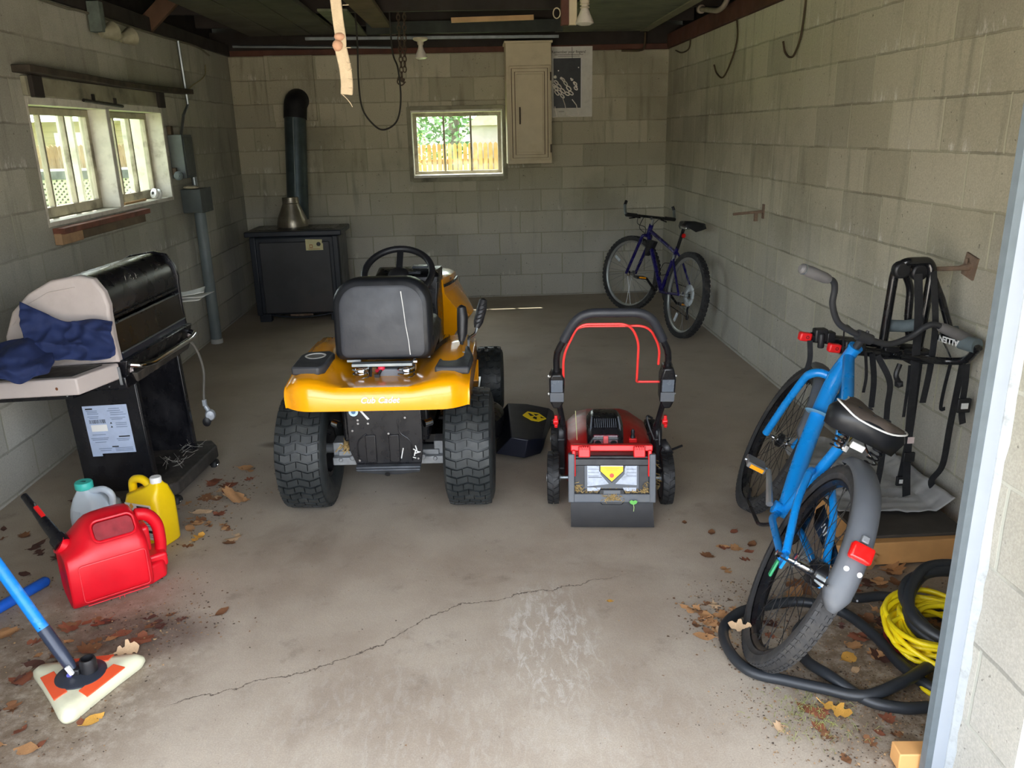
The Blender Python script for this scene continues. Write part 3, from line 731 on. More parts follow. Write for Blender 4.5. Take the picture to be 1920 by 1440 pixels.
# side pods
cp = MB(); cp.prism([(-.345, -.19), (-.235, -.20), (-.215, -.17), (-.215, .02), (-.24, .06), (-.335, .05), (-.352, 0)], .036, z0=.642)
cpo = cp.obj('cup_holder', M('dark_grey_plastic', srgb(56, 58, 62), .5, var=.1), T, bevel=.008)
MB().lathe([(.040, 0), (.044, .004), (.036, .004), (.036, -.004)], 28, Matrix.Translation((-.283, -.03, .677))).obj('cup_rim', M('dusty_white_ring', srgb(206, 204, 198), .6, var=.2, scale=30), cpo)
MB().lathe([(.0001, 0), (.036, 0)], 28, Matrix.Translation((-.283, -.03, .6788)), cap=False).obj('cup_bottom', M('cup_dust', srgb(96, 94, 90), .7, var=.3, scale=30), cpo)
gp = MB(); gp.prism([(.225, -.19), (.365, -.20), (.372, -.02), (.35, .13), (.30, .16), (.245, .12)], .032, z0=.636)
gpo = gp.obj('lever_plate', _M['dark_grey_plastic'], T, bevel=.009)
MB().box((.30, .02, .669), (.07, .006, .004)).obj('slot', m_cast, gpo)
# levers
l1 = MB().tube([(.312, .13, .63), (.316, .15, .72)], .008, 8).obj('lever', m_blk2, T)
MB().tube([(.314, .142, .685), (.318, .155, .72), (.321, .165, .79), (.318, .17, .83), (.313, .172, .84)], [.012, .022, .024, .020, .006], 12).obj('grip', m_blk, l1)
l2 = MB().tube(fillet([(.342, .13, .62), (.345, .15, .70), (.375, .17, .712), (.385, .18, .75)], .015), .006, 8).obj('lever', m_chr, T)
gq = MB().tube([(.38, .18, .735), (.388, .19, .76), (.405, .21, .82), (.411, .22, .85), (.412, .222, .858)], [.012, .021, .023, .018, .006], 12)
for k in range(5): gq.tube([(.37+.006*k, .165+.007*k, .755+.018*k), (.40+.006*k, .165+.007*k, .765+.018*k)], .003, 5)
gq.obj('ribbed_grip', m_blk, l2)
# seat
def rrect(w, h, r, n=6, top_r=None):
    tr = top_r or r; out = []
    for cx, cy, rr, a0 in ((w/2-r, r, r, -90), (w/2-tr, h-tr, tr, 0), (-w/2+tr, h-tr, tr, 90), (-w/2+r, r, r, 180)):
        for k in range(n+1): a = R(a0+90*k/n); out.append((cx+rr*math.cos(a), cy+rr*math.sin(a)))
    return out
st = MB(); mt = frame((0, .0, .655), (1, 0, 0), (0, .10, 1))
o = rrect(.40, .335, .035, 8, .105); i_ = rrect(.37, .31, .03, 8, .10)
st.rings([[mt @ Vector((x, y+.012, .035)) for x, y in i_], [mt @ Vector((x, y, .02)) for x, y in o], [mt @ Vector((x*1.02, y*1.01, -.05)) for x, y in o], [mt @ Vector((x*.97, y+.003, -.10)) for x, y in o], [mt @ Vector((x*.8, y*.93+.01, -.12)) for x, y in o]])
so_ = st.obj('seat_back', m_vinyl, T, smooth=60)
bp = MB(); pn = rrect(.345, .295, .03, 8, .09)
bp.rings([[mt @ Vector((x, y+.012, .03)) for x, y in pn], [mt @ Vector((x, y+.012, .0385)) for x, y in pn], [mt @ Vector((x*.94, y*.94+.02, .0415)) for x, y in pn]])
bp.obj('back_panel', m_char, so_, smooth=30)
MB().tube([mt @ Vector((x, y, .043)) for x, y in ((.085, .283), (.093, .21), (.098, .15), (.108, .08), (.113, .02))], [.0022, .0018, .0016, .0018, .002], 5).obj('white_scratch', m_white, so_)
MB().tube([(-.19, .01, .668), (.19, .01, .668)], 1, flat=(.03, .006), up=(0, -1, .2)).obj('lower_trim', m_blk2, so_)
cu = MB(); c_ = rrect(.42, .44, .06, 6)
cu.rings([[(x*.95, y-.02, .66) for x, y in c_], [(x, y-.02, .69) for x, y in c_], [(x, y-.02, .735) for x, y in c_], [(x*.9, y*.92, .76) for x, y in c_]])
cu.obj('seat_cushion', m_vinyl, T, smooth=60)
MB().box((.0, -.07, .650), (.25, .035, .014)).box((-.13, .0, .648), (.06, .02, .012)).obj('seat_bar', m_galv, T, bevel=.002, split=True)
MB().tube([(.128, -.02, .66), (.128, -.02, .61)], .006, 8).tube([(.118, -.04, .648), (.14, -.04, .648)], .009, 8).obj('pivot_bolt', m_chr, T)
for x in (-.088, .098):
    MB().tube([(x+.034*math.cos(t), -.085+.034*math.sin(t), .588+.060*t/(7*PI)) for t in [k*PI/10 for k in range(71)]], .0042, 6).obj('seat_spring', m_chr, T)
    MB().lathe([(.016, .59), (.012, .60), (.0001, .60)], 14, Matrix.Translation((x, -.085, .0))).obj('spring_seat', m_galv, T)
bt = MB().box((.035, -.03, .60), (.10, .10, .06)).obj('battery', M('battery_grey', srgb(126, 130, 136), .5, var=.1), T, bevel=.006)
MB().ico((-.005, -.075, .635), .016, 2, 0, (1, 1, .8)).tube([(-.005, -.075, .63), (-.03, -.05, .615)], .008, 8).obj('red_terminal_cover', M('pink_red_cap', srgb(228, 50, 78), .4), bt)
MB().tube([(-.05, -.09, .60), (-.05, -.06, .645)], .006, 6).tube([(-.02, -.1, .6), (-.005, -.085, .63)], .006, 6).tube(catmull([(.08, -.06, .60), (.05, -.02, .645), (.1, .0, .62)], 6), .003, 6).box((-.02, -.105, .602), (.02, .012, .03)).obj('terminal_cable', m_blk, bt, split=True)
MB().box((-.08, 0, .61), (.09, .03, .02)).obj('latch', m_pale, T)
# steering wheel, dash, hood
sm = frame((-.01, .60, .915), (1, 0, 0), (0, .80, .60))
sw = MB().tube([sm @ Vector((.163*math.cos(t), .163*math.sin(t), 0)) for t in [2*PI*k/48 for k in range(48)]], .0165, 12, closed=True).obj('steering_wheel', m_blk, T)
s2 = MB()
for a in (90, 210, 330): s2.tube([sm @ Vector((.03*math.cos(R(a)), .03*math.sin(R(a)), -.02)), sm @ Vector((.158*math.cos(R(a)), .158*math.sin(R(a)), 0))], 1, flat=(.03, .012), up=tuple(sm.col[2][:3]))
s2.lathe([(.045, -.03), (.05, -.01), (.03, .008), (.0001, .01)], 20, sm); s2.tube([sm @ Vector((0, 0, -.02)), sm @ Vector((0, 0, -.28))], .02, 10)
s2.obj('spokes', m_blk, sw)
db = MB(); db.rings([[(-.16, .70, .42), (.16, .70, .42), (.16, .98, .42), (-.16, .98, .42)], [(-.16, .72, .75), (.16, .72, .75), (.168, .98, .78), (-.168, .98, .78)], [(-.15, .74, .875), (.17, .74, .875), (.172, .96, .875), (-.165, .96, .875)], [(-.13, .80, .895), (.15, .80, .895), (.17, .96, .89), (-.16, .96, .89)]])
do = db.obj('dash_console', m_blk2, T, bevel=.02, bseg=3)
MB().box((-.0, .765, .888), (.16, .03, .012)).box((.07, .85, .905), (.08, .06, .012)).obj('gauge_panel', M('grey_gauge', srgb(70, 74, 80), .3), do, bevel=.004)
MB().box((-.125, .60, .885), (.07, .02, .02), Euler((0, R(20), 0))).obj('paper_tag', M('cream_tag', srgb(226, 216, 170), .7), do)
text('dash_lettering', 'Cub Cadet', .026, m_white, do, frame((.115, .90, .8975), (.97, .25, 0), (-.2, .9, .05)), bold=.0005, shear=.2)
def hood_ring(y, k, top, wide, drop):
    half = [(.20*k, .50-drop), (.30*k*wide, .545), (.335*k*wide, .62), (.275*k, .745), (.272*k, .80), (.235*k, .84*top), (.12*k, .858*top)]
    return half
hb = MB(); rows = []
for y, lean, k, top, wide in ((.90, .14, .99, .985, .90), (1.0, .12, 1.0, .985, 1.0), (1.14, .06, 1.0, .975, 1.04), (1.34, .02, .97, .955, 1.0), (1.5, 0, .90, .925, .95), (1.57, 0, .78, .88, .9)):
    g = .80 if y < .95 else (.88 if y < 1.05 else (.96 if y < 1.2 else 1)); hf = [(.15*k, .43), (.24*k*wide, .50), (.305*k*wide, .60), (.226*k*g, .74), (.222*k*g, .80*top), (.216*k*g, .835*top), (.18*k*g, .852*top), (.08*k*g, .868*top)]
    rows.append([(x, y+lean*(.86-z)/.4, z) for x, z in hf]+[(-x, y+lean*(.86-z)/.4, z) for x, z in reversed(hf)])
hb.rings(rows, closed=True, cap=True)
ho = hb.obj('hood', m_yel, T, smooth=18, bevel=.006)
stp = MB()
for s_ in (1, -1):
    stp.tube([(s_*.180, .925, .790), (s_*.199, 1.02, .785), (s_*.2175, 1.16, .778), (s_*.219, 1.34, .765)], 1, flat=(.014, .008), up=(1, 0, 0))
stp.obj('black_stripe', m_blk2, ho, split=True)
text('hood_lettering', 'XT1', .018, m_blklab, ho, frame((.205, 1.05, .806), (.16, 1, 0), (0, 0, 1)), bold=.0004)
MB().box((-.275, .55, .30), (.18, .62, .02)).box((.275, .55, .30), (.18, .62, .02)).obj('foot_board', m_blk2, T, bevel=.006, split=True)
MB().box((.30, .82, .35), (.10, .05, .12), Euler((R(-30), 0, 0))).box((.2, .64, .45), (.03, .2, .25)).obj('pedal', m_yel, T, bevel=.006, split=True)
# cutting deck with discharge chute
dk_ = MB().lathe([(.0001, .17), (.30, .17), (.33, .15), (.335, .06)], 28, Matrix.Translation((-.12, .62, .02))).lathe([(.0001, .17), (.28, .17), (.31, .15), (.315, .06)], 28, Matrix.Translation((.17, .68, .02)))
dko = dk_.obj('cutting_deck', m_blk2, T)
ch = MB()
q0 = [(.44, .42), (.73, .55), (.755, .98), (.46, .98)]
rows = [[(.44, .40, .05), (.52, .36, .150), (.50, .82, .17), (.44, .86, .08)], [(.58, .36, .04), (.60, .36, .135), (.60, .83, .16), (.60, .88, .07)], [(.66, .44, .03), (.67, .46, .10), (.72, .84, .13), (.725, .87, .07)], [(.675, .50, .03), (.69, .52, .08), (.745, .84, .11), (.75, .86, .08)]]
ch.rings([[(r[0][0], r[0][1], r[0][2]), r[1], r[2], r[3], (r[3][0], r[3][1]-.02, r[3][2]-.01), (r[0][0], r[0][1]+.03, r[0][2]+.005)] for r in rows])
cho = ch.obj('discharge_chute', M('blue_black_plastic', srgb(22, 25, 38), .4, var=.15, scale=6), T, smooth=30, bevel=.006)
e0, eu = Vector((.635, .66, .1435)), Vector((1, .02, -.24)); 
ms = frame(e0, (1, .1, -.22), (0, 1, .12))
MB().prism([(-.06, 0), (-.03, .05), (.03, .05), (.065, 0), (.02, -.045), (-.02, -.045)], .004, ms).obj('warning_sticker', m_ylab, cho, smooth=0)
MB().prism([(-.02, .0), (-.03, .03), (-.02, .03), (.0, .01)], .001, ms, .004).prism([(.0, .03), (.03, .035), (.01, .01)], .001, ms, .004).prism([(-.01, -.02), (.01, -.03), (.015, -.005), (0, 0)], .001, ms, .004).prism([(.035, -.005), (.055, .0), (.035, .012)], .001, ms, .004).obj('sticker_pictogram', m_blklab, cho, smooth=0, split=True)

# ------------------------------------------------------------------ push mower
Pm = thing('push_mower', 'red and black battery push mower with folded upright handle and red wire bail', 'push mower', (.535, 3.20, 0), (0, 0, R(-6)))
for x, y, r in ((-.222, 0, .115), (.262, 0, .115), (-.21, .52, .095), (.25, .52, .095)):
    wh = tyre_mb(r, .052, r*.72, 22, 'mower', .006).obj('wheel', m_rub2, Pm, loc=(x, y, r), smooth=35)
    s_ = 1 if x > 0 else -1
    MB().lathe([(.02, -.02), (r*.5, -.012), (r*.74, -.025), (r*.74, .025), (r*.5, .012), (.02, .02)], 28, AX).obj('wheel_disc', m_gry, wh)
    MB().lathe([(.018, -.03), (.018, .03)], 14, AX).obj('hub', m_cast, wh)
MB().tube([(-.22, 0, .115), (.26, 0, .115)], .009, 8).tube([(-.21, .52, .095), (.25, .52, .095)], .009, 8).obj('axle', m_galv, Pm, split=True)
dm = MB(); xc = .018
oc = [(x+xc, y) for x, y in ((-.17, .02), (.17, .02), (.205, .12), (.205, .42), (.14, .58), (-.14, .58), (-.205, .42), (-.205, .12))]
dm.rings([[(x, y, .07) for x, y in oc], [(x, y, .17) for x, y in oc], [((x-xc)*.9+xc, (y-.3)*.92+.3, .225) for x, y in oc], [((x-xc)*.55+xc, (y-.3)*.6+.30, .268) for x, y in oc]])
dmo = dm.obj('deck', m_redd, Pm, smooth=30, bevel=.012)
# rear frame round the door
fr = MB(); mfr = frame((xc, -.185, .10), (1, 0, 0), (0, .24, 1))
def fbox(b, x, y, w, h, d, z=0): 
    p = mfr @ Vector((x, y, z)); b.box(p, (w, h, d), mfr.to_3x3())
fbox(fr, -.165, .09, .026, .20, .05); fbox(fr, .165, .09, .026, .20, .05); fbox(fr, 0, .008, .33, .036, .045)
fr.obj('rear_frame', m_gry, Pm, bevel=.004)
dp = MB(); fbox(dp, 0, .10, .31, .16, .016, -.008); fbox(dp, 0, .155, .31, .03, .03, -.002); dpo = dp.obj('rear_door', m_blk, Pm, bevel=.004)
lb = MB(); fbox(lb, 0, .102, .225, .118, .006, .004); lb.obj('door_panel', m_gry, dpo, bevel=.004)
mlab = mfr @ Matrix.Translation((0, 0, .0085))
wl = MB()
wl.prism([(-.100, .055), (-.100, .150), (-.056, .150), (-.046, .125), (-.046, .105), (-.012, .065), (-.03, .062)], .001, mlab); wl.prism([(.102, .060), (.102, .150), (.06, .150), (.052, .125), (.052, .105), (.015, .065)], .001, mlab)
wl.prism([(-.1, .035), (-.1, .05), (-.045, .05), (-.05, .036)], .001, mlab); wl.prism([(.05, .036), (.045, .05), (.1, .05), (.1, .035)], .001, mlab)
wl.obj('worn_label', M('worn_grey_label', srgb(188, 196, 210), .5, var=.12, scale=60, dirt=srgb(110, 116, 124), dirt_amt=.8), dpo, smooth=0, split=True)
tx = MB()
for k in range(4): tx.box(mlab @ Vector((-.075, .14-.014*k, .0012)), (.045, .0016, .0006), mfr.to_3x3()); tx.box(mlab @ Vector((.08, .14-.014*k, .0012)), (.04, .0016, .0006), mfr.to_3x3())
tx.box(mlab @ Vector((-.068, .092, .0012)), (.055, .003, .0006), mfr.to_3x3())
tx.obj('label_print', M('faded_print', srgb(96, 104, 116), .5), dpo, smooth=0, split=True)
home = [(-.046, .155), (.046, .155), (.046, .118), (0, .075), (-.046, .118)]
MB().prism([(x*1.12, (y-.12)*1.12+.12) for x, y in home], .0015, mlab).obj('label_border', m_blk, dpo, smooth=0)
MB().prism([(x, y) for x, y in ((-.046, .138), (.046, .138), (.046, .118), (0, .075), (-.046, .118))], .001, mlab, .0016).obj('yellow_label', m_ylab, dpo, smooth=0)
MB().prism([(-.046, .138), (-.046, .155), (.046, .155), (.046, .138)], .001, mlab, .0016).obj('label_header', M('pinkish_white', srgb(238, 222, 232), .5), dpo, smooth=0)
MB().lathe([(.009, 0), (.009, .0008), (.0001, .0008)], 16, mlab @ Matrix.Translation((0, .100, .0026))).obj('red_symbol', M('symbol_red', srgb(214, 80, 60), .5), dpo)
l3 = MB()
for k, (y, w_) in enumerate(((.147, .07), (.130, .06), (.122, .045))): l3.box(mlab @ Vector((0, y, .0027)), (w_, .0014, .0004), mfr.to_3x3())
l3.obj('warning_print', M('dim_print', srgb(170, 140, 60), .5), dpo, smooth=0, split=True)
hd = MB(); hd.prism([(-.045, .045), (.045, .045), (.052, .035), (.052, -.005), (.04, -.02), (-.04, -.02), (-.052, -.005), (-.052, .035)], .014, mfr @ Matrix.Translation((0, 0, .006)))
hdo = hd.obj('door_handle', m_blk, dpo, bevel=.003)
MB().prism([(-.034, .040), (.034, .040), (.034, .026), (-.034, .026)], .002, mfr @ Matrix.Translation((0, 0, .020))).obj('handle_lip', m_gry, hdo)
gr = MB()
def straws(b, n, f, L=.02, r=.0012):
    for _ in range(n):
        p = Vector(f()); d = Vector((rnd.uniform(-1, 1), rnd.uniform(-.6, .6), rnd.uniform(-.7, .7))).normalized()*L*rnd.uniform(.4, 1)
        b.tube([p-d, p+d], r, 3)
straws(gr, 90, lambda: mfr @ Vector((rnd.gauss(0, .02), .008+rnd.uniform(-.01, .014), .024)), .013)
straws(gr, 110, lambda: mfr @ Vector((rnd.uniform(-.15, .15), .028+abs(rnd.gauss(0, .008)), .008)), .013)
straws(gr, 40, lambda: mfr @ Vector((rnd.choice((-1, 1))*rnd.uniform(.125, .15), .03+abs(rnd.gauss(0, .025)), .008)), .016)
straws(gr, 60, lambda: (.225+rnd.uniform(-.02, .015), .02+rnd.uniform(-.05, .04), .14+rnd.uniform(-.06, .05)), .016)
go = gr.obj('caught_clippings', m_tan, Pm, smooth=0); go['kind'] = 'stuff'
rt = MB(); fbox(rt, 0, .212, .335, .026, .05, -.02)
for s_ in (-1, 1): fbox(rt, s_*.155, .15, .016, .11, .02, .006); fbox(rt, s_*.112, .198, .048, .045, .03, .006)
rt.obj('red_hinge', m_red, dpo, bevel=.004)
ht = MB()
for s_ in (-1, 1):
    for k in range(5): fbox(ht, s_*.112-.018+.009*k, .215, .004, .016, .012, .022)
ht.obj('hinge_rib', m_red, dpo, bevel=.001, split=True)
# flap
fl_ = MB(); fl_.rings([[(xc+x, y, z) for x, y, z in ((-.168, -.195, .102), (.168, -.195, .102), (.168, -.188, .102), (-.168, -.188, .102))], [(xc+x, y, z) for x, y, z in ((-.168, -.225, .05), (.168, -.225, .05), (.168, -.218, .05), (-.168, -.218, .05))], [(xc+x, y, z) for x, y, z in ((-.168, -.262, .012), (.168, -.262, .012), (.168, -.255, .012), (-.168, -.255, .012))]])
fl_.obj('trailing_flap', m_blk, Pm)
gl = thing('green_leaf', 'small green dandelion leaf stuck on the black flap of the push mower', 'leaf', (.535+.062+.018, 2.967, .088), (0, 0, R(-6)))
MB().prism([(0, -.002), (.012, .004), (.016, .012), (.008, .018), (0, .014), (-.008, .018), (-.017, .011), (-.012, .003)], .001, frame((0, -.003, .008), (1, 0, 0), (0, .3, 1))).obj('blade', M('fresh_green', srgb(96, 182, 70), .5, var=.15), gl)
MB().tube([(0, -.003, .008), (.002, -.008, -.004), (0, -.014, -.018)], .0014, 5).obj('stalk', M('pale_stalk', srgb(176, 204, 128), .5), gl)
# battery housing
bh = MB(); hx = .004
sec = lambda w_, y, z0, z1: [(hx-w_, y, z0), (hx-w_, y, z1-.03), (hx-w_*.72, y, z1), (hx+w_*.72, y, z1), (hx+w_, y, z1-.03), (hx+w_, y, z0)]
bh.rings([sec(.076, .03, .235, .285), sec(.078, .06, .235, .318), sec(.080, .12, .235, .348), sec(.078, .22, .235, .35), sec(.07, .30, .235, .325), sec(.06, .34, .235, .28)])
bho = bh.obj('battery_housing', m_blk2, Pm, smooth=35, bevel=.008)
gr2 = MB()
for k in range(11): gr2.box((hx-.045+.009*k, .082, .336), (.003, .05, .004), Euler((R(26), 0, 0)))
gr2.obj('vent_rib', m_gry, bho, split=True)
cw = MB(); cw.box((hx, .036, .272), (.108, .014, .052), Euler((R(-18), 0, 0))); cw.obj('battery_window', M('smoked_red_plastic', srgb(92, 30, 40), .2, var=.2, scale=30), bho, bevel=.004)
cw2 = MB()
for s_ in (-1, 1): cw2.lathe([(.014, 0), (.014, .006), (.008, .008), (.0001, .008)], 16, frame((hx+s_*.034, .029, .263), (1, 0, 0), (0, -.3, 1)))
cw2.obj('battery_button', m_blk, bho, split=True)
MB().box((hx, .029, .272), (.022, .006, .045), Euler((R(-18), 0, 0))).obj('latch', m_red, bho, bevel=.002)
MB().tube([(hx-.066, .03, .245), (hx-.062, .075, .325), (hx-.058, .12, .35)], .004, 6).tube([(hx+.066, .03, .245), (hx+.062, .075, .325), (hx+.058, .12, .35)], .004, 6).obj('cover_rail', m_gry, bho, split=True)
MB().lathe([(.012, 0), (.009, .012), (.007, .02), (.009, .03), (.005, .042), (.0001, .043)], 14, Matrix.Translation((.125, .09, .262))).obj('safety_key', m_blk, Pm)
MB().box((.125, .09, .255), (.036, .03, .02)).obj('key_base', m_red, Pm, bevel=.004)
# handle: lower arms, boxes, upper bow with grip sleeve
for s_ in (-1, 1):
    x0, x1 = (-.175, -.205) if s_ < 0 else (.225, .25)
    MB().tube([(x0, .13, .20), (x0*1.0, .11, .30), (x1, .0, .50)], .0125, 10).tube([(x0+s_*.012, .14, .26), (x0+s_*.014, .10, .34)], .011, 8).obj('lower_arm', m_blk2, Pm)
    MB().box((x0+s_*.012, .15, .20), (.035, .12, .12)).box((x0+s_*.012, .06, .19), (.03, .16, .06), Euler((R(38), 0, 0))).lathe([(.045, -.016), (.05, 0), (.045, .016)], 20, Matrix.Translation((x0+s_*.012, .14, .27)) @ AX).obj('handle_bracket', m_blk, Pm, bevel=.006)
    kb = MB(); k0 = Vector((x0+s_*.035, .075, .345))
    for a in range(3):
        an = R(90+120*a); kb.box(k0+Vector((0, .014*math.cos(an), .014*math.sin(an))), (.014, .018, .03), Euler((an-R(90), 0, 0)))
    kb.lathe([(.013, -.012), (.014, .01), (.0001, .012)], 14, Matrix.Translation(k0) @ AX); kb.obj('clamp_knob', m_red, Pm, bevel=.003)
    bx = MB(); mb_ = frame((x1, .0, .53), (1, 0, 0), (0, -.16, 1))
    dpt = .03; oo = [(-.030, -.05), (-.016, -.085), (.016, -.085), (.030, -.05), (.032, .05), (.02, .075 if s_ < 0 else .10), (-.02, .075 if s_ < 0 else .10), (-.032, .05)]
    bx.prism(oo, .075, mb_, -.03); bxo = bx.obj('switch_box', m_blk2, Pm, bevel=.008)
    MB().prism([(-.024, -.005), (.024, -.005), (.024, .05), (-.024, .05)], .0015, mb_, .0455).obj('box_panel', M('sheen_grey_panel', srgb(96, 104, 114), .25, var=.05), bxo)
    MB().prism([(-.028, -.05), (.028, -.05), (.028, -.008), (-.028, -.008)], .0012, mb_, .0455).obj('box_lower_panel', m_gry, bxo)
    MB().lathe([(.004, 0), (.004, .003), (.0001, .003)], 8, frame((x1+s_*.034, -.02, .58), (1, 0, 0), (0, 0, 1))).lathe([(.004, 0), (.004, .003), (.0001, .003)], 8, frame((x1+s_*.034, -.01, .50), (1, 0, 0), (0, 0, 1))).obj('screw', m_chr, bxo, split=True)
top = fillet([(-.205, 0, .50), (-.207, -.03, .66), (-.20, -.055, .70), (-.115, -.105, .865), (.16, -.105, .865), (.242, -.055, .70), (.25, -.03, .66), (.25, 0, .50)], .07, 7)
MB().tube(top, .0135, 12).obj('handle_bow', m_blk2, Pm)
sl = fillet([(-.177, -.070, .745), (-.115, -.105, .865), (.16, -.105, .865), (.22, -.070, .745)], .07, 8)
MB().tube(sl, .0185, 14).obj('grip_sleeve', M('foam_grip', srgb(44, 46, 52), .5, var=.1, scale=30), Pm)
b1 = fillet([(-.178, -.03, .545), (-.178, -.055, .68), (-.118, -.085, .815), (.085, -.085, .815), (.125, -.06, .74), (.125, -.02, .565), (.125, -.0, .548), (.222, .0, .548)], .045, 6)
MB().tube(b1, .0052, 8).obj('bail_wire', m_redm, Pm)
b2 = fillet([(-.198, .015, .58), (-.198, -.02, .70), (-.125, -.055, .80), (.165, -.055, .80), (.215, -.02, .70), (.215, .01, .62)], .05, 6)
MB().tube(b2, .0052, 8).obj('bail_wire', m_redm, Pm)
MB().tube(catmull([(.215, .16, .33), (.19, .14, .345), (.20, .13, .30), (.22, .1, .25)], 6), .005, 6).tube(catmull([(.20, .17, .25), (.235, .1, .30), (.24, .06, .24)], 6), .006, 6).lathe([(.035, -.014), (.04, 0), (.035, .014)], 16, Matrix.Translation((.268, .05, .235)) @ Matrix.Rotation(R(60), 4, 'Y')).tube([(.22, .02, .12), (.262, .05, .235)], .018, 8).obj('height_lever', m_blk, Pm)
MB().tube([(.30, .10, .205), (.345, .12, .215)], .006, 6).obj('lever_end', m_blk, Pm)
MB().tube([(-.118, .10, .25), (-.125, .09, .39)], .0016, 4).obj('stray_straw', M('straw', srgb(214, 204, 150), .8), Pm)
# ------------------------------------------------------------------ gas grill by the left wall
m_gblk = M('grill_black_enamel', srgb(20, 20, 24), .28, var=.2, scale=7, dirt=srgb(84, 82, 84), dirt_amt=.3)
m_gbrn = M('smoked_window', srgb(30, 25, 20), .3, var=.25, scale=5)
m_navy = M('navy_panel', srgb(18, 26, 44), .35, var=.15, scale=6)
m_beige = M('pinkish_grey_plastic', srgb(196, 186, 182), .55, var=.05, scale=6, dirt=srgb(150, 140, 134), dirt_amt=.35)
m_dusty = M('dusty_black', srgb(54, 50, 46), .7, var=.3, scale=14, dirt=srgb(120, 110, 98), dirt_amt=.5)
m_cob = M('cobweb', srgb(150, 146, 138), .8, var=.2)
G = thing('gas_grill', 'old black gas grill with pinkish grey end cap, leaning towards the left wall', 'grill', (-1.734, 3.317, 0), (0, R(-2.3), R(-3.2)))
G.scale = (.90, 1.0, 1.08)
td = MB(); td.prism([(.02, .0), (.40, .0), (.45, .05), (.47, .48), (.41, .56), (.02, .56)], .055, z0=.035)
tdo = td.obj('base_tray', m_dusty, G, bevel=.008)
MB().lathe([(.0001, 0), (.10, 0), (.105, .004), (.098, .004)], 32, Matrix.Translation((.24, .16, .0905))).obj('tank_hole', M('tank_hole_shadow', srgb(38, 34, 28), .8, var=.3), tdo)
for x, y in ((.42, .50), (.40, .08)):
    c_ = MB().tube([(x, y, .035), (x, y, .0)], .008, 8).box((x, y, .005), (.028, .034, .03)).obj('caster', m_blk, G, bevel=.003)
    MB().lathe([(.0001, -.014), (.026, -.014), (.030, -.006), (.030, .006), (.026, .014), (.0001, .014)], 20, Matrix.Translation((x+.012, y-.0, -.012)) @ AX).obj('caster_wheel', m_rub2, c_)
    MB().lathe([(.009, 0), (.008, .004), (.0001, .005)], 10, Matrix.Translation((x+.026, y, -.012)) @ AX).obj('axle_cap', m_chr, c_)
MB().box((.20, .0, .315), (.34, .018, .46)).obj('side_panel', m_gblk, G, bevel=.004)
MB().box((.20, .46, .315), (.34, .018, .46)).obj('side_panel', m_gblk, G, bevel=.004)
MB().box((.04, .23, .315), (.014, .46, .46)).obj('back_panel', m_gblk, G)
MB().box((.365, .012, .315), (.014, .03, .46)).box((.365, .448, .315), (.014, .03, .46)).obj('front_post', m_gblk, G, bevel=.003, split=True)
MB().box((.20, .23, .555), (.36, .64, .05)).obj('fire_box', m_gblk, G, bevel=.006)
sk_ = MB(); sk_.rings([[(.03, -.07, .56), (.37, -.07, .56), (.37, .60, .56), (.03, .60, .56)], [(.0, -.08, .64), (.40, -.08, .64), (.40, .60, .64), (.0, .60, .64)]]); sk_.obj('lower_bowl', m_gblk, G, bevel=.006)
prof = [(-.125, .635), (-.115, .75), (-.06, .84), (.03, .905), (.14, .948), (.255, .960), (.315, .945), (.35, .895), (.36, .845), (.355, .815)]
hood = MB(); n = len(prof)
my = frame((0, 0, 0), (1, 0, 0), (0, 0, 1))           # profile (x,z), extrude along -y
hood.rings([[(x, y, z) for x, z in prof]+[(.0, y, .635)] for y in (-.052, .598)])
hood.obj('lid', m_gblk, G, smooth=50)
ec = MB(); pe = [(x*1.02+.004 if x > .2 else x-.004, z+.006) for x, z in prof]+[(.362, .72), (.365, .635), (-.125, .63)]
ec.rings([[(x, -.052, z) for x, z in pe], [(x, -.080, z) for x, z in pe], [((x-.16)*.96+.16, -.088, (z-.8)*.96+.8) for x, z in pe]])
eo = ec.obj('end_cap', m_beige, G, smooth=40, bevel=.004)
ai = MB(); ai.tube([(-.07, -.0885, .80), (.02, -.0885, .872), (.12, -.0885, .912), (.24, -.0885, .925)], .0025, 5); ai.obj('moulded_line', m_beige, eo)
MB().rings([[(x, .598, z) for x, z in pe], [(x, .618, z) for x, z in pe]]).obj('end_cap', m_gblk, G, smooth=40, bevel=.004)
# front of the body below the lid: warming slot, smoked window, navy panel
MB().box((.335, .27, .805), (.03, .64, .03)).tube([(.356, -.05, .80), (.356, .59, .80)], .006, 6).tube([(.35, -.03, .785), (.362, -.03, .778), (.362, -.02, .785)], .004, 5).tube([(.35, .54, .785), (.362, .54, .778), (.362, .55, .785)], .004, 5).obj('slot', m_blk2, G, split=True)
fp = MB(); fp.rings([[(.355, -.05, .775), (.355, .595, .775), (.34, .595, .775), (.34, -.05, .775)], [(.365, -.05, .665), (.365, .595, .665), (.34, .595, .665), (.34, -.05, .665)]])
fp.obj('smoked_window', m_gbrn, G)
MB().tube([(.357, -.05, .776), (.357, .595, .776)], .004, 6).tube([(.368, -.05, .664), (.368, .595, .664)], .0035, 6).obj('window_trim', m_galv, G, split=True)
MB().rings([[(.368, -.05, .662), (.368, .59, .662), (.34, .59, .662), (.34, -.05, .662)], [(.376, -.05, .592), (.376, .59, .592), (.35, .59, .592), (.35, -.05, .592)]]).obj('control_panel', m_navy, G)
for y in (-.035, .575): MB().box((.382, y, .612), (.010, .022, .055)).tube([(.382, y, .635), (.392, y, .635)], .005, 8).tube([(.382, y, .59), (.392, y, .59)], .005, 8).obj('handle_bracket', M('pale_metal', srgb(206, 196, 194), .35, metal=.5), G, bevel=.002)
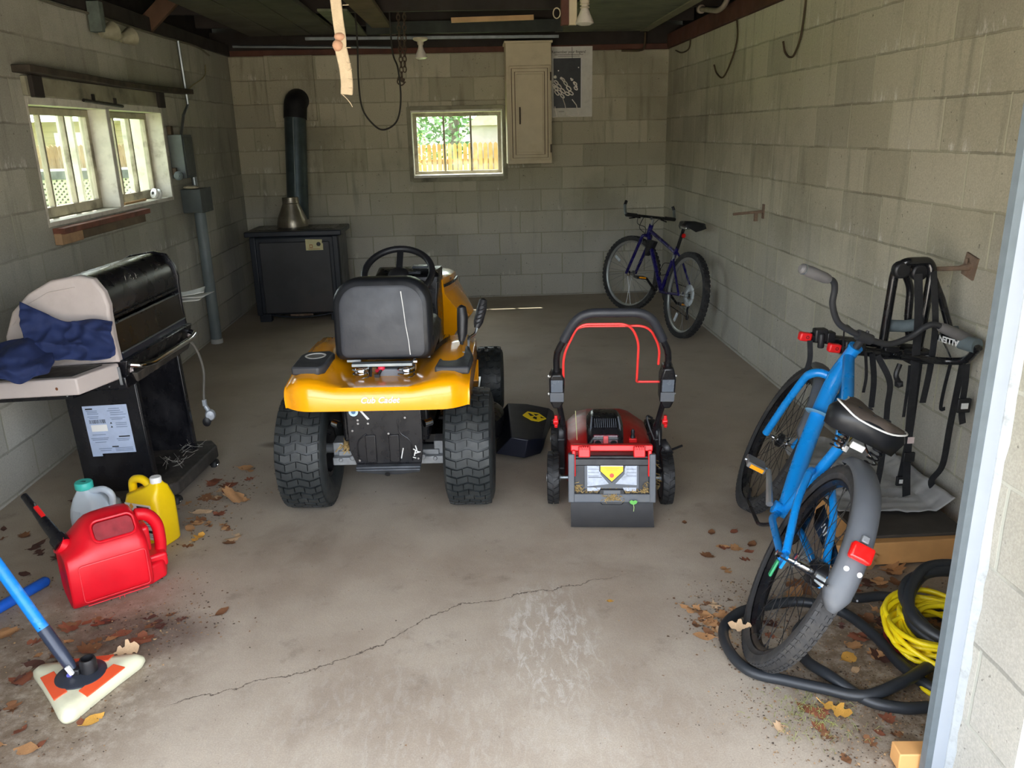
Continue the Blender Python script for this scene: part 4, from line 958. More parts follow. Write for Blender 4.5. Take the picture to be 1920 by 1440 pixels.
hp = fillet([(.385, -.035, .612), (.425, -.02, .604), (.440, .06, .594), (.440, .48, .594), (.425, .56, .600), (.385, .575, .606)], .05, 6)
MB().tube(hp, .0125, 12).obj('handle', m_chr, G)
MB().rings([[(.35, -.04, .585), (.40, -.02, .575), (.40, .56, .575), (.35, .58, .585)], [(.34, -.03, .545), (.385, .0, .535), (.385, .54, .535), (.34, .56, .545)]]).obj('drip_apron', m_dusty, G, bevel=.004)
MB().box((.36, -.095, .585), (.012, .006, .07)).obj('strap_plate', m_cast, G, bevel=.001)
# side shelf with burner recess
ps = [(-.13, -.085), (-.13, -.29), (.285, -.29), (.36, -.085)]
sh_ = MB(); sh_.prism(ps, .062, z0=.572)
sho = sh_.obj('side_shelf', m_beige, G, bevel=.006)
MB().prism([(-.10, -.11), (-.105, -.258), (.25, -.258), (.30, -.11)], .006, z0=.631).obj('burner_recess', M('recess_black', srgb(22, 24, 26), .5, var=.3), sho)
MB().tube([(.03, -.26, .645), (.03, -.12, .645)], .004, 6).tube([(.10, -.255, .645), (.085, -.12, .645)], .004, 6).obj('burner_bar', m_chr, sho, split=True)
MB().prism([(-.10, -.10), (-.11, -.28), (.25, -.28), (.30, -.10)], .012, z0=.558).obj('shelf_underside', m_gblk, sho)
MB().lathe([(.006, 0), (.004, .002), (.0001, .002)], 10, frame((.195, -.2905, .60), (1, 0, 0), (0, 0, 1))).obj('rust_spot', M('rust', srgb(112, 66, 36), .8, var=.3, scale=60), sho)
for x, z in ((.24, .575), (.30, .545)): MB().lathe([(.004, 0), (.003, .003), (.0001, .003)], 8, frame((x, -.30 if z > .56 else -.09, z), (1, 0, 0), (0, 0, 1))).obj('screw', m_chr, G)
# far shelf
MB().prism([(.0, .62), (.30, .62), (.26, .86), (.02, .86)], .02, z0=.70).obj('far_shelf', m_dusty, G, bevel=.004)
# product label on the near side panel
Lm = frame((.205, -.0095, .345), (1, 0, 0), (0, 0, 1))
lw_, lh_ = .105, .105
lb_ = MB().prism([(-lw_, -lh_), (-lw_*.55, -lh_), (-lw_*.55, -lh_*.9), (lw_, -lh_*.9), (lw_, lh_), (-lw_, lh_)], .0008, Lm).obj('paper_label', M('blue_white_label', srgb(176, 190, 216), .45, var=.06, scale=30), G, smooth=0)
pr_ = MB()
def bar(x, y, w_, h_): pr_.box(Lm @ Vector((x*lw_, y*lh_, .0011)), (w_*lw_, .0004, h_*lh_))
for x, y, w_ in ((-.62, .80, .5), (-.6, .74, .45), (-.58, .68, .5), (-.60, .58, .5), (-.58, .52, .4), (.40, .86, .5), (.38, .78, .6), (.5, .70, .6), (.55, .62, .7), (.5, .5, .7), (.45, .44, .5), (.6, .29, .5), (.6, .22, .5), (.6, .13, .5), (-.5, -.14, .6), (-.5, -.28, .8), (-.5, -.34, .7), (-.5, -.44, .5), (.55, -.34, .6), (.55, -.40, .5), (.5, -.7, .8), (.5, -.76, .8), (.5, -.82, .8), (-.35, -.7, .6), (-.35, -.78, .5)):
    bar(x, y, w_, .025)
pr_.obj('small_print', M('grey_print', srgb(120, 134, 160), .5), lb_, smooth=0, split=True)
pr_ = MB(); bar(-.72, .88, .32, .05); bar(.62, -.25, .5, .045); bar(.12, -.64, .3, .045); pr_.obj('heading_print', m_blklab, lb_, smooth=0, split=True)
pr_ = MB()
for k in range(22): bar(-.80+.033*k, .38, rnd.choice((.008, .014, .022)), .15)
pr_.obj('barcode', m_blklab, lb_, smooth=0)
MB().box(Lm @ Vector((-.42*lw_, .12*lh_, .0011)), (.72*lw_, .0005, .26*lh_)).obj('white_patch', m_white, lb_, smooth=0)
MB().prism([(.10*lw_, .27*lh_), (.20*lw_, .27*lh_), (.15*lw_, .34*lh_)], .001, Lm, .0006).prism([(.10*lw_, .12*lh_), (.20*lw_, .12*lh_), (.15*lw_, .19*lh_)], .001, Lm, .0006).obj('warning_triangle', m_blklab, lb_, smooth=0, split=True)
MB().box((.06, -.012, .53), (.03, .003, .008)).box((.055, -.012, .522), (.008, .003, .02)).obj('paint_chip', m_white, G)
# gas hose and regulator
gh = MB().tube(catmull([(.32, .50, .565), (.37, .56, .57), (.40, .59, .52), (.415, .60, .42), (.40, .59, .32), (.395, .585, .275)], 8), .007, 8).obj('gas_hose', M('grey_rubber', srgb(104, 100, 92), .6, var=.15), G)
MB().box((.395, .585, .265), (.02, .018, .03)).tube([(.395, .585, .25), (.41, .585, .225)], .012, 10).lathe([(.0001, -.018), (.024, -.016), (.028, -.004), (.028, .004), (.022, .016), (.0001, .018)], 18, frame((.415, .585, .205), (1, .3, 0), (0, 0, 1))).obj('regulator', M('pale_zinc', srgb(190, 196, 204), .45, metal=.4, var=.1), gh, bevel=.002)
MB().lathe([(.006, -.02), (.02, -.018), (.022, .012), (.01, .018)], 14, frame((.395, .575, .178), (1, .2, .3), (0, 0, 1))).obj('coupling_nut', m_blk, gh)
wb = MB()
for _ in range(30):
    p = Vector((rnd.uniform(.30, .40), rnd.uniform(.2, .5), rnd.uniform(.095, .14))); d = Vector((rnd.uniform(-1, 1), rnd.uniform(-1, 1), rnd.uniform(-.5, .5)))*.04
    wb.tube([p-d, p+Vector((0, 0, rnd.uniform(-.01, .01))), p+d], .0007, 3)
for _ in range(22):
    p = Vector((rnd.uniform(.335, .35), rnd.uniform(.05, .5), rnd.uniform(.87, .92))); d = Vector((0, rnd.uniform(-1, 1), rnd.uniform(-1, 1)))*.012
    wb.tube([p-d, p+d], .0009, 3)
wo_ = wb.obj('cobwebs', m_cob, G, smooth=0); wo_['kind'] = 'stuff'
# papers on far shelf
pp = thing('paper_stack', 'white papers lying on the far shelf of the grill', 'papers', (-1.55, 4.02, .790), (0, R(-2.3), R(3)))
for k, (x, y, r_) in enumerate(((.09, -.01, 4), (.12, .03, -6), (.10, .02, 12))):
    MB().grid(lambda u, v: ((u-.5)*.22, (v-.5)*.16, .004*k+.006*math.sin(u*5+k)*v+.01*u*u*(k == 2)), 8, 6).obj('sheet', M('paper_white', srgb(206, 206, 200), .7, var=.05), pp, loc=(x, y, .004+.006*k), rot=(0, 0, R(r_)), solid=.001)
# navy cloth
def K(p, k=1.036): return C0+(Vector(p)-C0)*k
rows = [[(-1.691, 3.070, 0.980), (-1.615, 3.070, 0.937), (-1.534, 3.070, 0.897), (-1.449, 3.070, 0.906), (-1.370, 3.070, 0.896)],
 [(-1.681, 3.030, 0.923), (-1.607, 3.030, 0.876), (-1.523, 3.030, 0.857), (-1.440, 3.030, 0.858), (-1.359, 3.030, 0.847)],
 [(-1.665, 3.000, 0.848), (-1.589, 3.000, 0.821), (-1.506, 3.000, 0.818), (-1.428, 3.000, 0.809), (-1.348, 3.000, 0.792)],
 [(-1.640, 2.970, 0.800), (-1.561, 2.970, 0.775), (-1.504, 2.980, 0.776), (-1.426, 2.980, 0.767), (-1.365, 2.990, 0.775)]]
rows2 = [[(-1.80, 3.02, 0.82), (-1.766, 3.0, 0.835), (-1.704, 3.0, 0.855), (-1.654, 3.0, 0.858), (-1.615, 3.0, 0.83), (-1.57, 3.0, .80)],
 [(-1.82, 2.95, 0.79), (-1.733, 2.92, 0.812), (-1.67, 2.91, 0.84), (-1.615, 2.92, 0.828), (-1.576, 2.93, 0.793), (-1.545, 2.95, .775)],
 [(-1.80, 2.87, 0.77), (-1.711, 2.86, 0.79), (-1.659, 2.85, 0.785), (-1.612, 2.86, 0.768), (-1.561, 2.88, 0.78), (-1.54, 2.9, .755)],
 [(-1.79, 2.85, 0.74), (-1.711, 2.845, 0.748), (-1.666, 2.84, 0.745), (-1.626, 2.845, 0.727), (-1.571, 2.87, 0.745), (-1.55, 2.9, .745)]]
from mathutils import noise as mno
def cloth_patch(b, rows, amp, seed, nu=44, nv=30):
    def lerp_row(r, u): 
        c = catmull(r, 12); t = u*(len(c)-1); i = min(int(t), len(c)-2); return c[i].lerp(c[i+1], t-i)
    def f(u, v):
        col = [lerp_row(r, u) for r in rows]; c = catmull(col, 8); t = v*(len(c)-1); i = min(int(t), len(c)-2)
        p = K(c[i].lerp(c[i+1], t-i))
        q = Vector((p.x*9+seed, p.y*3, p.z*16))
        rd = 1-2*abs(mno.noise(Vector((p.x*6+p.z*7+seed, p.z*14-p.x*4, seed)))); r2 = 1-2*abs(mno.noise(Vector((p.x*18-p.z*8, p.z*22+p.x*9, seed+3))))
        return p+Vector((.1, -1, .45))*amp*(rd*.7+r2*.35+.3*mno.noise(q*2))
    b.grid(f, nu, nv)
cb_ = MB(); cloth_patch(cb_, rows, .034, 1.7, 70, 50); cloth_patch(cb_, rows2, .034, 5.1, 60, 46)
tag(cb_.obj('navy_cloth', M('navy_cotton', srgb(24, 40, 84), .85, var=.12, scale=20), smooth=70, solid=.004), 'crumpled navy blue cloth draped over the near side shelf of the grill', 'cloth')

# ------------------------------------------------------------------ fuel can and jugs
m_can = M('red_can_plastic', srgb(222, 16, 36), .38, var=.07, scale=7, bmp=.05)
F = thing('gas_can', 'red plastic gas can with black spout on the floor by the left wall', 'gas can', (-1.335, 2.672, 0), (0, 0, R(35)))
F.scale = (1.0, 1.0, 1.10)
def can_ring(x, hf, top, inset=0):
    d = .112-inset; e = .018
    return [(x, -d+e, .004), (x, -d, .022), (x, -d, hf), (x, -d+.02, hf+.022), (x, -.035, top-.012), (x, -.005, top), (x, .045, top), (x, .07, top-.012), (x, d-.02, hf+.03), (x, d, hf), (x, d, .022), (x, d-e, .004)]
cb = MB(); cb.rings([can_ring(-.152, .15, .185, .025), can_ring(-.168, .155, .19, .008), can_ring(-.16, .165, .195), can_ring(-.125, .17, .215), can_ring(-.075, .175, .262), can_ring(-.05, .178, .272), can_ring(.06, .178, .274), can_ring(.085, .178, .266), can_ring(.102, .16, .215, .006), can_ring(.108, .15, .18, .03)])
co_ = cb.obj('body', m_can, F, smooth=50, subd=1)
hb_ = MB(); hb_.rings([[(.09, -.09, .006), (.155, -.07, .012), (.168, -.03, .02), (.168, .03, .02), (.155, .07, .012), (.09, .09, .006)], [(.09, -.09, .075), (.15, -.065, .072), (.166, -.03, .07), (.166, .03, .07), (.15, .065, .072), (.09, .09, .075)]]); hb_.tube(fillet([(.09, 0, .235), (.135, 0, .225), (.164, 0, .18), (.164, 0, .10), (.152, 0, .055)], .04, 5), .0215, 12); hb_.box((.108, 0, .155), (.03, .10, .09)); hb_.box((.135, 0, .068), (.07, .11, .05))
hb_.obj('rear_handle', m_can, co_, bevel=.010, bseg=3)
sm_ = frame((.005, -.079, .2385), (1, 0, 0), (0, .62, .72))
MB().prism(rrect(.125, .062, .018, 5), .003, sm_ @ Matrix.Translation((0, -.031, -.001))).obj('grip_recess', M('dusty_recess', srgb(146, 40, 48), .7, var=.25, scale=25), co_)
MB().tube([sm_ @ Vector((x, y-.033, .002)) for x, y in rrect(.138, .072, .022, 5)], .0045, 6, closed=True).obj('recess_rim', m_can, co_)
fm = frame((-.02, -.1125, .10), (1, 0, 0), (0, 0, 1))
MB().tube([fm @ Vector((x, y-.07, .0)) for x, y in rrect(.215, .125, .01, 3)], .002, 5, closed=True).tube([fm @ Vector((-.10, -.082, 0)), fm @ Vector((.10, -.082, 0))], .0018, 5).tube([fm @ Vector((.0, -.082, 0)), fm @ Vector((.0, -.092, 0))], .0015, 5).tube([fm @ Vector((.016, -.082, 0)), fm @ Vector((.016, -.092, 0))], .0015, 5).obj('moulded_line', M('pale_red_edge', srgb(236, 60, 70), .4), co_, split=True)
MB().tube([(-.135, 0, .185), (-.16, 0, .205)], .03, 16).obj('neck', m_can, co_)
a, b_ = Vector((-.148, .0, .20)), Matrix.Rotation(R(-35), 3, 'Z') @ (Vector((-1.629, 2.72, .318))-Vector((-1.335, 2.672, 0)))
d = (b_-a).normalized()
spn = MB().tube([a-d*.005, a+d*.03], .029, 16).tube([a+d*.025, a+d*.055, a+d*.12], [.022, .02, .018], 14).tube([a+d*.118, a+d*.17, b_], [.0165, .014, .012], 14).obj('spout', m_blk2, F)
for k in range(10):
    t = 2*PI*k/10
spt = MB().tube([a+d*.115+Vector((0, 0, .018)), a+d*.165+Vector((0, 0, .018))], 1, flat=(.014, .008), up=(0, 0, 1)).obj('spout_trigger', m_red, spn)
MB().tube([a+d*.165+Vector((0, 0, .012)), a+d*.168+Vector((0, 0, .03))], .004, 6).obj('trigger_tip', m_blk2, spn)

m_milk = M('milky_plastic', srgb(206, 216, 224), .35, var=.04, sss=.25)
J = thing('water_jug', 'milky white plastic jug with a teal cap, half hidden behind the red gas can', 'jug', (-1.545, 3.03, 0), (0, 0, R(-12)))
jb = MB(); sq = lambda w_, z: [(x, y-w_/2, z) for x, y in rrect(w_, w_, w_*.25, 4)]
jb.rings([sq(.14, .002), sq(.155, .012), sq(.158, .06), sq(.158, .135), sq(.15, .165), [(x-.02, y, z) for x, y, z in sq(.10, .20)], [(x-.035, y, z) for x, y, z in sq(.052, .225)], [(x-.035, y, z) for x, y, z in sq(.045, .24)]])
jo = jb.obj('body', m_milk, J, smooth=60)
MB().tube(fillet([(-.01, 0, .222), (.055, 0, .235), (.085, 0, .215), (.076, 0, .13)], .03, 5), [.014]*2+[.013]*13, 10).obj('handle', m_milk, J) if False else MB().tube(fillet([(-.02, 0, .220), (.05, 0, .236), (.083, 0, .214), (.072, 0, .13)], .03, 5), .0135, 10).obj('handle', m_milk, J)
MB().lathe([(.030, .232), (.034, .236), (.034, .258), (.031, .262), (.0001, .262)], 28, Matrix.Translation((-.035, 0, 0))).obj('teal_cap', M('teal_plastic', srgb(72, 206, 190), .4, var=.05), J)
MB().prism([(-.012, -.004), (.012, -.004), (.008, .006), (-.006, .005)], .0008, Matrix.Translation((-.035, 0, .2622))).obj('cap_print', M('dark_teal', srgb(20, 80, 80), .5), J)
MB().box((-.03, -.0795, .145), (.03, .002, .05), Euler((0, R(12), 0))).obj('moulded_panel', m_milk, J, bevel=.001)
MB().tube([(-.09, .0, .09), (-.10, .0, .12), (-.09, 0, .15)], .012, 8).obj('black_strap', m_blk, J)

m_yjug = M('yellow_plastic', srgb(246, 206, 12), .38, var=.05, scale=9)
Y_ = thing('yellow_jug', 'bright yellow jug with white cap and paper label beside the grill base', 'jug', (-1.322, 3.015, 0), (0, 0, R(-22)))
rr = lambda w_, d_, z, ox=0, oy=0: [(x+ox, y-d_/2+oy, z) for x, y in rrect(w_, d_, min(w_, d_)*.22, 4)]
yb = MB(); yb.rings([rr(.15, .105, .002), rr(.165, .12, .012), rr(.168, .122, .10), rr(.166, .12, .185), rr(.150, .105, .215), rr(.075, .072, .245, .038), rr(.045, .045, .258, .045), rr(.04, .04, .265, .045)])
yo = yb.obj('body', m_yjug, Y_, smooth=55)
hh = MB(); hh.tube(fillet([(.02, 0, .235), (-.02, 0, .272), (-.075, 0, .262), (-.08, 0, .17)], .03, 5), .0165, 10); hh.obj('handle', m_yjug, Y_)
MB().lathe([(.020, .262), (.022, .264), (.022, .284), (.020, .287), (.0001, .287)], 24, Matrix.Translation((.045, 0, 0))).obj('white_cap', m_white, Y_)
lbl = MB().box((-.005, -.0618, .115), (.125, .0015, .15)).obj('paper_label', M('jug_label', srgb(228, 224, 214), .5, var=.05), Y_)
lq = MB(); lq.box((.02, -.0627, .178), (.06, .0005, .008)); lq.box((.01, -.0627, .13), (.08, .0005, .010)); lq.box((.02, -.0627, .075), (.06, .0005, .012)); lq.obj('label_heading', m_blklab, lbl, split=True)
lq = MB()
for z in (.16, .15, .118, .108, .098, .062, .054): lq.box((0, -.0627, z), (.1, .0005, .003))
lq.obj('label_print', _M['grey_print'], lbl, split=True)
MB().prism([(-.01, 0), (0, .014), (.01, 0), (0, -.014)], .0006, frame((-.035, -.0627, .178), (1, 0, 0), (0, 0, 1))).obj('label_emblem', M('orange_print', srgb(226, 160, 60), .5), lbl)

# ------------------------------------------------------------------ triangular floor tool and poles
m_bpole = M('bright_blue_pole', srgb(26, 138, 232), .4, var=.08, scale=60, dirt=srgb(150, 196, 236), dirt_amt=.35)
W = thing('triangle_mop', 'triangular cream floor tool with orange strips and a long bright blue pole', 'floor mop', (-1.20, 2.075, 0), (0, 0, 0))
tri = [Vector((.028, -.162, 0)), Vector((.150, .128, 0)), Vector((-.185, .088, 0))]
def rtri(scale, z, rad):
    c = sum(tri, Vector())/3; P = [c+(p-c)*scale for p in tri]; out = []
    for i in range(3):
        a_, b__, c2 = P[i-1], P[i], P[(i+1) % 3]
        d1, d2 = (a_-b__).normalized(), (c2-b__).normalized(); l = rad*1.5
        for k in range(7): t = k/6; out.append((b__+d1*l)*(1-t)**2+b__*2*t*(1-t)+(b__+d2*l)*t*t)
    # slight inward waist on each side
    res = []
    for i in range(3):
        seg = out[i*7:(i+1)*7]; res += seg; nx = out[((i+1) % 3)*7]; m_ = (seg[-1]+nx)/2; res += [seg[-1].lerp(nx, .33)+(c-m_)*.03, seg[-1].lerp(nx, .67)+(c-m_)*.03]
    return [(p.x, p.y, z) for p in res]
tb = MB(); tb.rings([rtri(1.0, .002, .03), rtri(1.05, .014, .032), rtri(1.04, .026, .032), rtri(.93, .042, .03), rtri(.7, .046, .025)])
to = tb.obj('head', M('cream_plastic', srgb(226, 224, 194), .5, var=.05, scale=9, dirt=srgb(170, 160, 130), dirt_amt=.4), W, smooth=60)
cc = sum(tri, Vector())/3
for i in range(3):
    a_, b__ = tri[i], tri[(i+1) % 3]; m_ = (a_+b__)/2; u = (b__-a_).normalized(); q = m_+(cc-m_)*.24
    fr_ = frame((q.x, q.y, .0430), tuple(u), (cc-m_).normalized() + Vector((0, 0, .18)))
    MB().prism([(-.070, -.020), (.070, -.020), (.064, .018), (-.064, .018)], .004, fr_).obj('orange_strip', M('orange_tape', srgb(238, 92, 52), .45, var=.04), to, bevel=.001)
MB().lathe([(.070, .044), (.070, .050), (.06, .053), (.0001, .054)], 36, Matrix.Translation((cc.x, cc.y, 0))).obj('swivel_disc', M('dark_slate_plastic', srgb(52, 56, 66), .4, var=.1), W)
MB().lathe([(.024, .05), (.024, .085), (.021, .095), (.017, .095), (.016, .07)], 20, Matrix.Translation((cc.x+.022, cc.y+.008, 0)), cap=False).obj('socket', m_blk, W)
jt = Vector((cc.x-.02, cc.y, .062)); pd = Vector((-.235, .10, .365)).normalized()
MB().box(jt+Vector((0, 0, -.002)), (.045, .03, .022)).obj('hinge_block', m_blk, W, bevel=.004)
MB().box(jt+Vector((0, -.018, .012)), (.012, .012, .03), Euler((0, R(-25), 0))).obj('white_latch', m_white, W, bevel=.002)
MB().lathe([(.008, 0), (.007, .004), (.0001, .004)], 12, frame(jt+Vector((-.004, -.017, -.004)), (1, 0, 0), (0, 0, 1))).obj('hinge_pin', M('violet_pin', srgb(92, 92, 170), .4), W)
f0 = jt+pd*.02; f1 = jt+pd*.15
MB().tube([jt, f0, f0+pd*.05, f1], [.012, .017, .019, .019], 14).obj('ferrule', M('blue_black_ferrule', srgb(52, 60, 78), .35, var=.1), W)
MB().tube([f1-pd*.01, f1+pd*1.70], .0175, 16).obj('pole', m_bpole, W)
MB().lathe([(.0035, 0), (.0001, .0006)], 8, frame(f1+pd*.012+Vector((.004, -.0172, .0)), (1, 0, .2), (0, 0, 1))).obj('pin_hole', m_blklab, W)
tag(MB().tube([(-1.598, 2.70, .021), (-1.602, 2.69, .021), (-1.678, 2.523, .021), (-1.86, 2.12, .021)], [.012, .0195, .0195, .0195], 14).obj('blue_pole', M('royal_blue_pole', srgb(24, 92, 196), .4, var=.08, scale=40)), 'darker blue pole lying on the floor behind the bright blue mop pole', 'pole')
# ------------------------------------------------------------------ bicycles
m_blue = M('bright_blue_frame', srgb(18, 142, 226), .3, var=.05, scale=10, coat=.4, dirt=srgb(60, 130, 180), dirt_amt=.25)
m_indigo = M('indigo_frame', srgb(30, 24, 96), .28, var=.12, scale=10, coat=.4)
m_fend = M('dusty_grey_fender', srgb(88, 92, 98), .55, var=.08, scale=10, dirt=srgb(122, 118, 110), dirt_amt=.4)
m_alu = M('alloy_rim', srgb(176, 178, 176), .35, metal=.7, var=.1)
m_spoke = M('steel_spoke', srgb(150, 152, 154), .35, metal=.8, var=.1)
m_bspoke = M('black_spoke', srgb(30, 30, 32), .4, var=.1)
m_refl = M('orange_reflector', srgb(250, 160, 20), .25, var=.05)
m_rrefl = M('red_reflector', srgb(220, 22, 20), .2, var=.1, scale=60, coat=.5)
m_wrefl = M('clear_reflector', srgb(214, 222, 226), .2, var=.1, scale=60)
m_saddle = M('dusty_saddle_top', srgb(92, 82, 76), .7, var=.2, scale=16, dirt=srgb(136, 124, 112), dirt_amt=.6)
m_tire = M('bike_tyre', srgb(48, 48, 49), .75, var=.15, scale=26, dirt=srgb(104, 98, 88), dirt_amt=.35)
_sp = {}
def spoke_mesh(key, R_, rr, off, mat):
    """one spoke from hub flange to rim in the wheel plane (axle = local x)"""
    k = (key, off)
    if k not in _sp:
        b = MB(); a = R(off[1]); b.tube([(off[0]*.03, .022*math.cos(a), .022*math.sin(a)), (off[0]*.004, 0, R_)], rr, 4, cap=False)
        b.tube([(off[0]*.004, 0, R_-.012), (off[0]*.004, 0, R_+.002)], rr*2.2, 5)
        o = b.obj('spoke', mat); _sp[k] = o.data; bpy.data.objects.remove(o)
    return _sp[k]
def wheel(parent, loc, r, w, rimmat, spmat, tread, rows, steer=0.0, tilt=0.0, reflector=None, rimw=.026, nsp=28):
    """wheel in the bike frame: bike x forward, y left, z up; wheel axle along y"""
    wh = tyre_mb(r, w, r-w*.82, rows, tread, .006 if tread == 'mtb' else .0022).obj('wheel', m_tire, parent, loc=loc, smooth=40)
    wh.rotation_euler = (0, 0, R(90)+steer)
    ri = r-w*.82
    MB().lathe([(ri+.008, -rimw/2), (ri-.004, -rimw/2), (ri-.016, -rimw*.2), (ri-.016, rimw*.2), (ri-.004, rimw/2), (ri+.008, rimw/2)], 64, AX, cap=False).obj('rim', rimmat, wh)
    MB().lathe([(.008, -.055), (.008, -.036), (.026, -.033), (.026, -.029), (.014, -.026), (.014, .026), (.026, .029), (.026, .033), (.008, .036), (.008, .055)], 18, AX).obj('hub', m_chr, wh)
    for k in range(nsp):
        off = (1 if k % 2 else -1, (60 if (k//2) % 2 else -60))
        o = bpy.data.objects.new('spoke', spoke_mesh((r, spmat.name), ri-.012, .0012, off, spmat)); COL.objects.link(o); o.parent = wh
        o.rotation_euler = (2*PI*k/nsp, 0, 0)
    if reflector is not None:
        a = R(reflector); q = frame((.006, (ri*.72)*math.sin(a), (ri*.72)*math.cos(a)), (1, 0, 0), (0, math.sin(a), math.cos(a)))
        MB().box(q @ Vector((0, 0, 0)), (.012, .026, .075), q.to_3x3() @ Matrix.Rotation(R(90), 3, 'X')).obj('spoke_reflector', m_wrefl, wh, bevel=.004)
    return wh
def bike_root(name, label, P0, P1, lean):
    yaw = math.atan2(P1[1]-P0[1], P1[0]-P0[0])
    return thing(name, label, 'bicycle', (P0[0], P0[1], .004), (R(lean), 0, yaw))
def two(pts, y): return [(p[0], y, p[1]) for p in pts]
# ---- blue cruiser
B = bike_root('cruiser_bike', 'bright blue cruiser bicycle with grey fenders, leaning right beside the black rack', (.815, 2.129), (1.118, 3.133), 25)
wb = 1.048; rw = .327
rwh = wheel(B, (0, 0, rw), rw, .056, m_blk2, m_bspoke, 'slick', 80, reflector=70, rimw=.034, nsp=32)
fwh = wheel(B, (wb, 0, rw), rw, .056, m_blk2, m_bspoke, 'slick', 80, steer=R(4), reflector=None, rimw=.034, nsp=32)
f3 = lambda u, h, l=0: Vector((u, l, h))
ft = MB()
fr_ = MB().tube(catmull([f3(.845, .77), f3(.80, .64), f3(.66, .46), f3(.44, .285)], 6), [.021, .022, .026, .031]+[.031]*15, 12).obj('down_tube', m_blue, B)
MB().tube(catmull([f3(.84, .80), f3(.72, .765), f3(.55, .712), f3(.335, .618)], 6), .021, 12).obj('top_tube', m_blue, B)
MB().tube([f3(.828, .835), f3(.868, .705)], .024, 14).tube([f3(.828, .835), f3(.824, .846)], .027, 14).tube([f3(.868, .705), f3(.872, .695)], .027, 14).obj('head_tube', m_blue, B)
MB().tube([f3(.44, .285), f3(.330, .63)], .019, 12).obj('seat_tube', m_blue, B)
for s_ in (-1, 1):
    MB().tube(fillet([f3(.40, .47, 0), f3(.345, .50, s_*.035), f3(.20, .44, s_*.062), f3(.005, rw+.012, s_*.062)], .06, 5), .0125, 10).obj('seat_stay', m_blue, B)
    MB().tube(fillet([f3(.43, .275, s_*.02), f3(.35, .28, s_*.055), f3(.0, rw-.012, s_*.062)], .05, 5), .0125, 10).box(f3(-.005, rw-.005, s_*.062), (.05, .008, .045)).obj('chain_stay', m_blue, B)
    MB().tube(fillet([f3(.872, .695, 0), f3(.885, .690, s_*.05), f3(.905, .655, s_*.078), f3(.985, .50, s_*.072), f3(1.045, rw, s_*.064)], .045, 6), [.017]*12+[.0155]*16, 10).obj('fork_blade', m_blue, B)
MB().tube([f3(.44, .285, -.045), f3(.44, .285, .045)], .024, 14).obj('bottom_bracket', m_blue, B)
MB().lathe([(.05, 0), (.055, .004), (.03, .008), (.026, .004)], 24, rot_to(f3(.745, .572), f3(.845, .77))).obj('frame_disc', M('pale_blue_disc', srgb(110, 160, 190), .5), B)
text('frame_lettering', 'HURRICANE' if False else 'URB-0', .03, M('navy_lettering', srgb(22, 60, 110), .5), fr_, frame(f3(.80, .74, .024), (-.4, 0, -.9), (-.9, 0, .4))) if False else None
# fenders
def fender(a0, a1, cu, name, wdt=.076, rr=None):
    rr = rr or rw+.018; b = MB(); n = 30; rows = []
    for k in range(n+1):
        a = R(a0+(a1-a0)*k/n); row = []
        e = min(1, min(k, n-k)/2.5+.35)
        for t in (-1, -.82, -.5, 0, .5, .82, 1):
            q = rr+.012*(1-t*t)-.016*max(0, abs(t)-.7)/.3
            row.append((cu+q*math.cos(a), t*wdt/2*e, rw+q*math.sin(a)))
        rows.append(row)
    b.rings(rows, closed=False, cap=False)
    return b.obj(name, m_fend, B, smooth=60, solid=.004)
rf = fender(62, 168, 0, 'rear_fender')
fender(66, 158, wb, 'front_fender')
def fpt(a, out=0.0, y=0): a = R(a); q = rw+.018+.012+out; return Vector((q*math.cos(a), y, rw+q*math.sin(a)))
am = R(181); fm_ = frame(fpt(181, .010), (0, -1, 0), (math.cos(am+PI/2)*-1, 0, math.sin(am+PI/2)*-1))
MB().box(fpt(141, .010), (.046, .060, .024), rot_to(fpt(141), fpt(141, .1)).to_3x3()).obj('tail_reflector', m_rrefl, rf, bevel=.007)
MB().box(fpt(135, .006), (.02, .02, .014), rot_to(fpt(135), fpt(135, .1)).to_3x3()).obj('reflector_clip', m_cast, rf, bevel=.003)
for y in (.016, -.02): MB().lathe([(.0075, 0), (.006, .004), (.0001, .005)], 12, rot_to(fpt(149, -.002, y), fpt(149, .1, y))).obj('rivet', m_white, rf)
MB().tube([f3(-.015, rw, .075), f3(-.335, rw+.13, .040)], .003, 6).obj('fender_strut', m_blk2, rf); MB().tube([f3(-.015, rw, -.075), f3(-.335, rw+.13, -.040)], .003, 6).obj('fender_strut', m_blk2, rf)
MB().box(f3(-.03, rw-.035, .078), (.02, .008, .055), Euler((0, R(12), 0))).obj('green_tab', M('green_plastic', srgb(46, 146, 96), .4), B, bevel=.003)
MB().lathe([(.011, 0), (.011, .012), (.0001, .014)], 6, frame(f3(0, rw, .075), (1, 0, 0), (0, 0, 1)) @ Matrix.Rotation(PI, 4, 'X')).obj('axle_nut', m_chr, B)
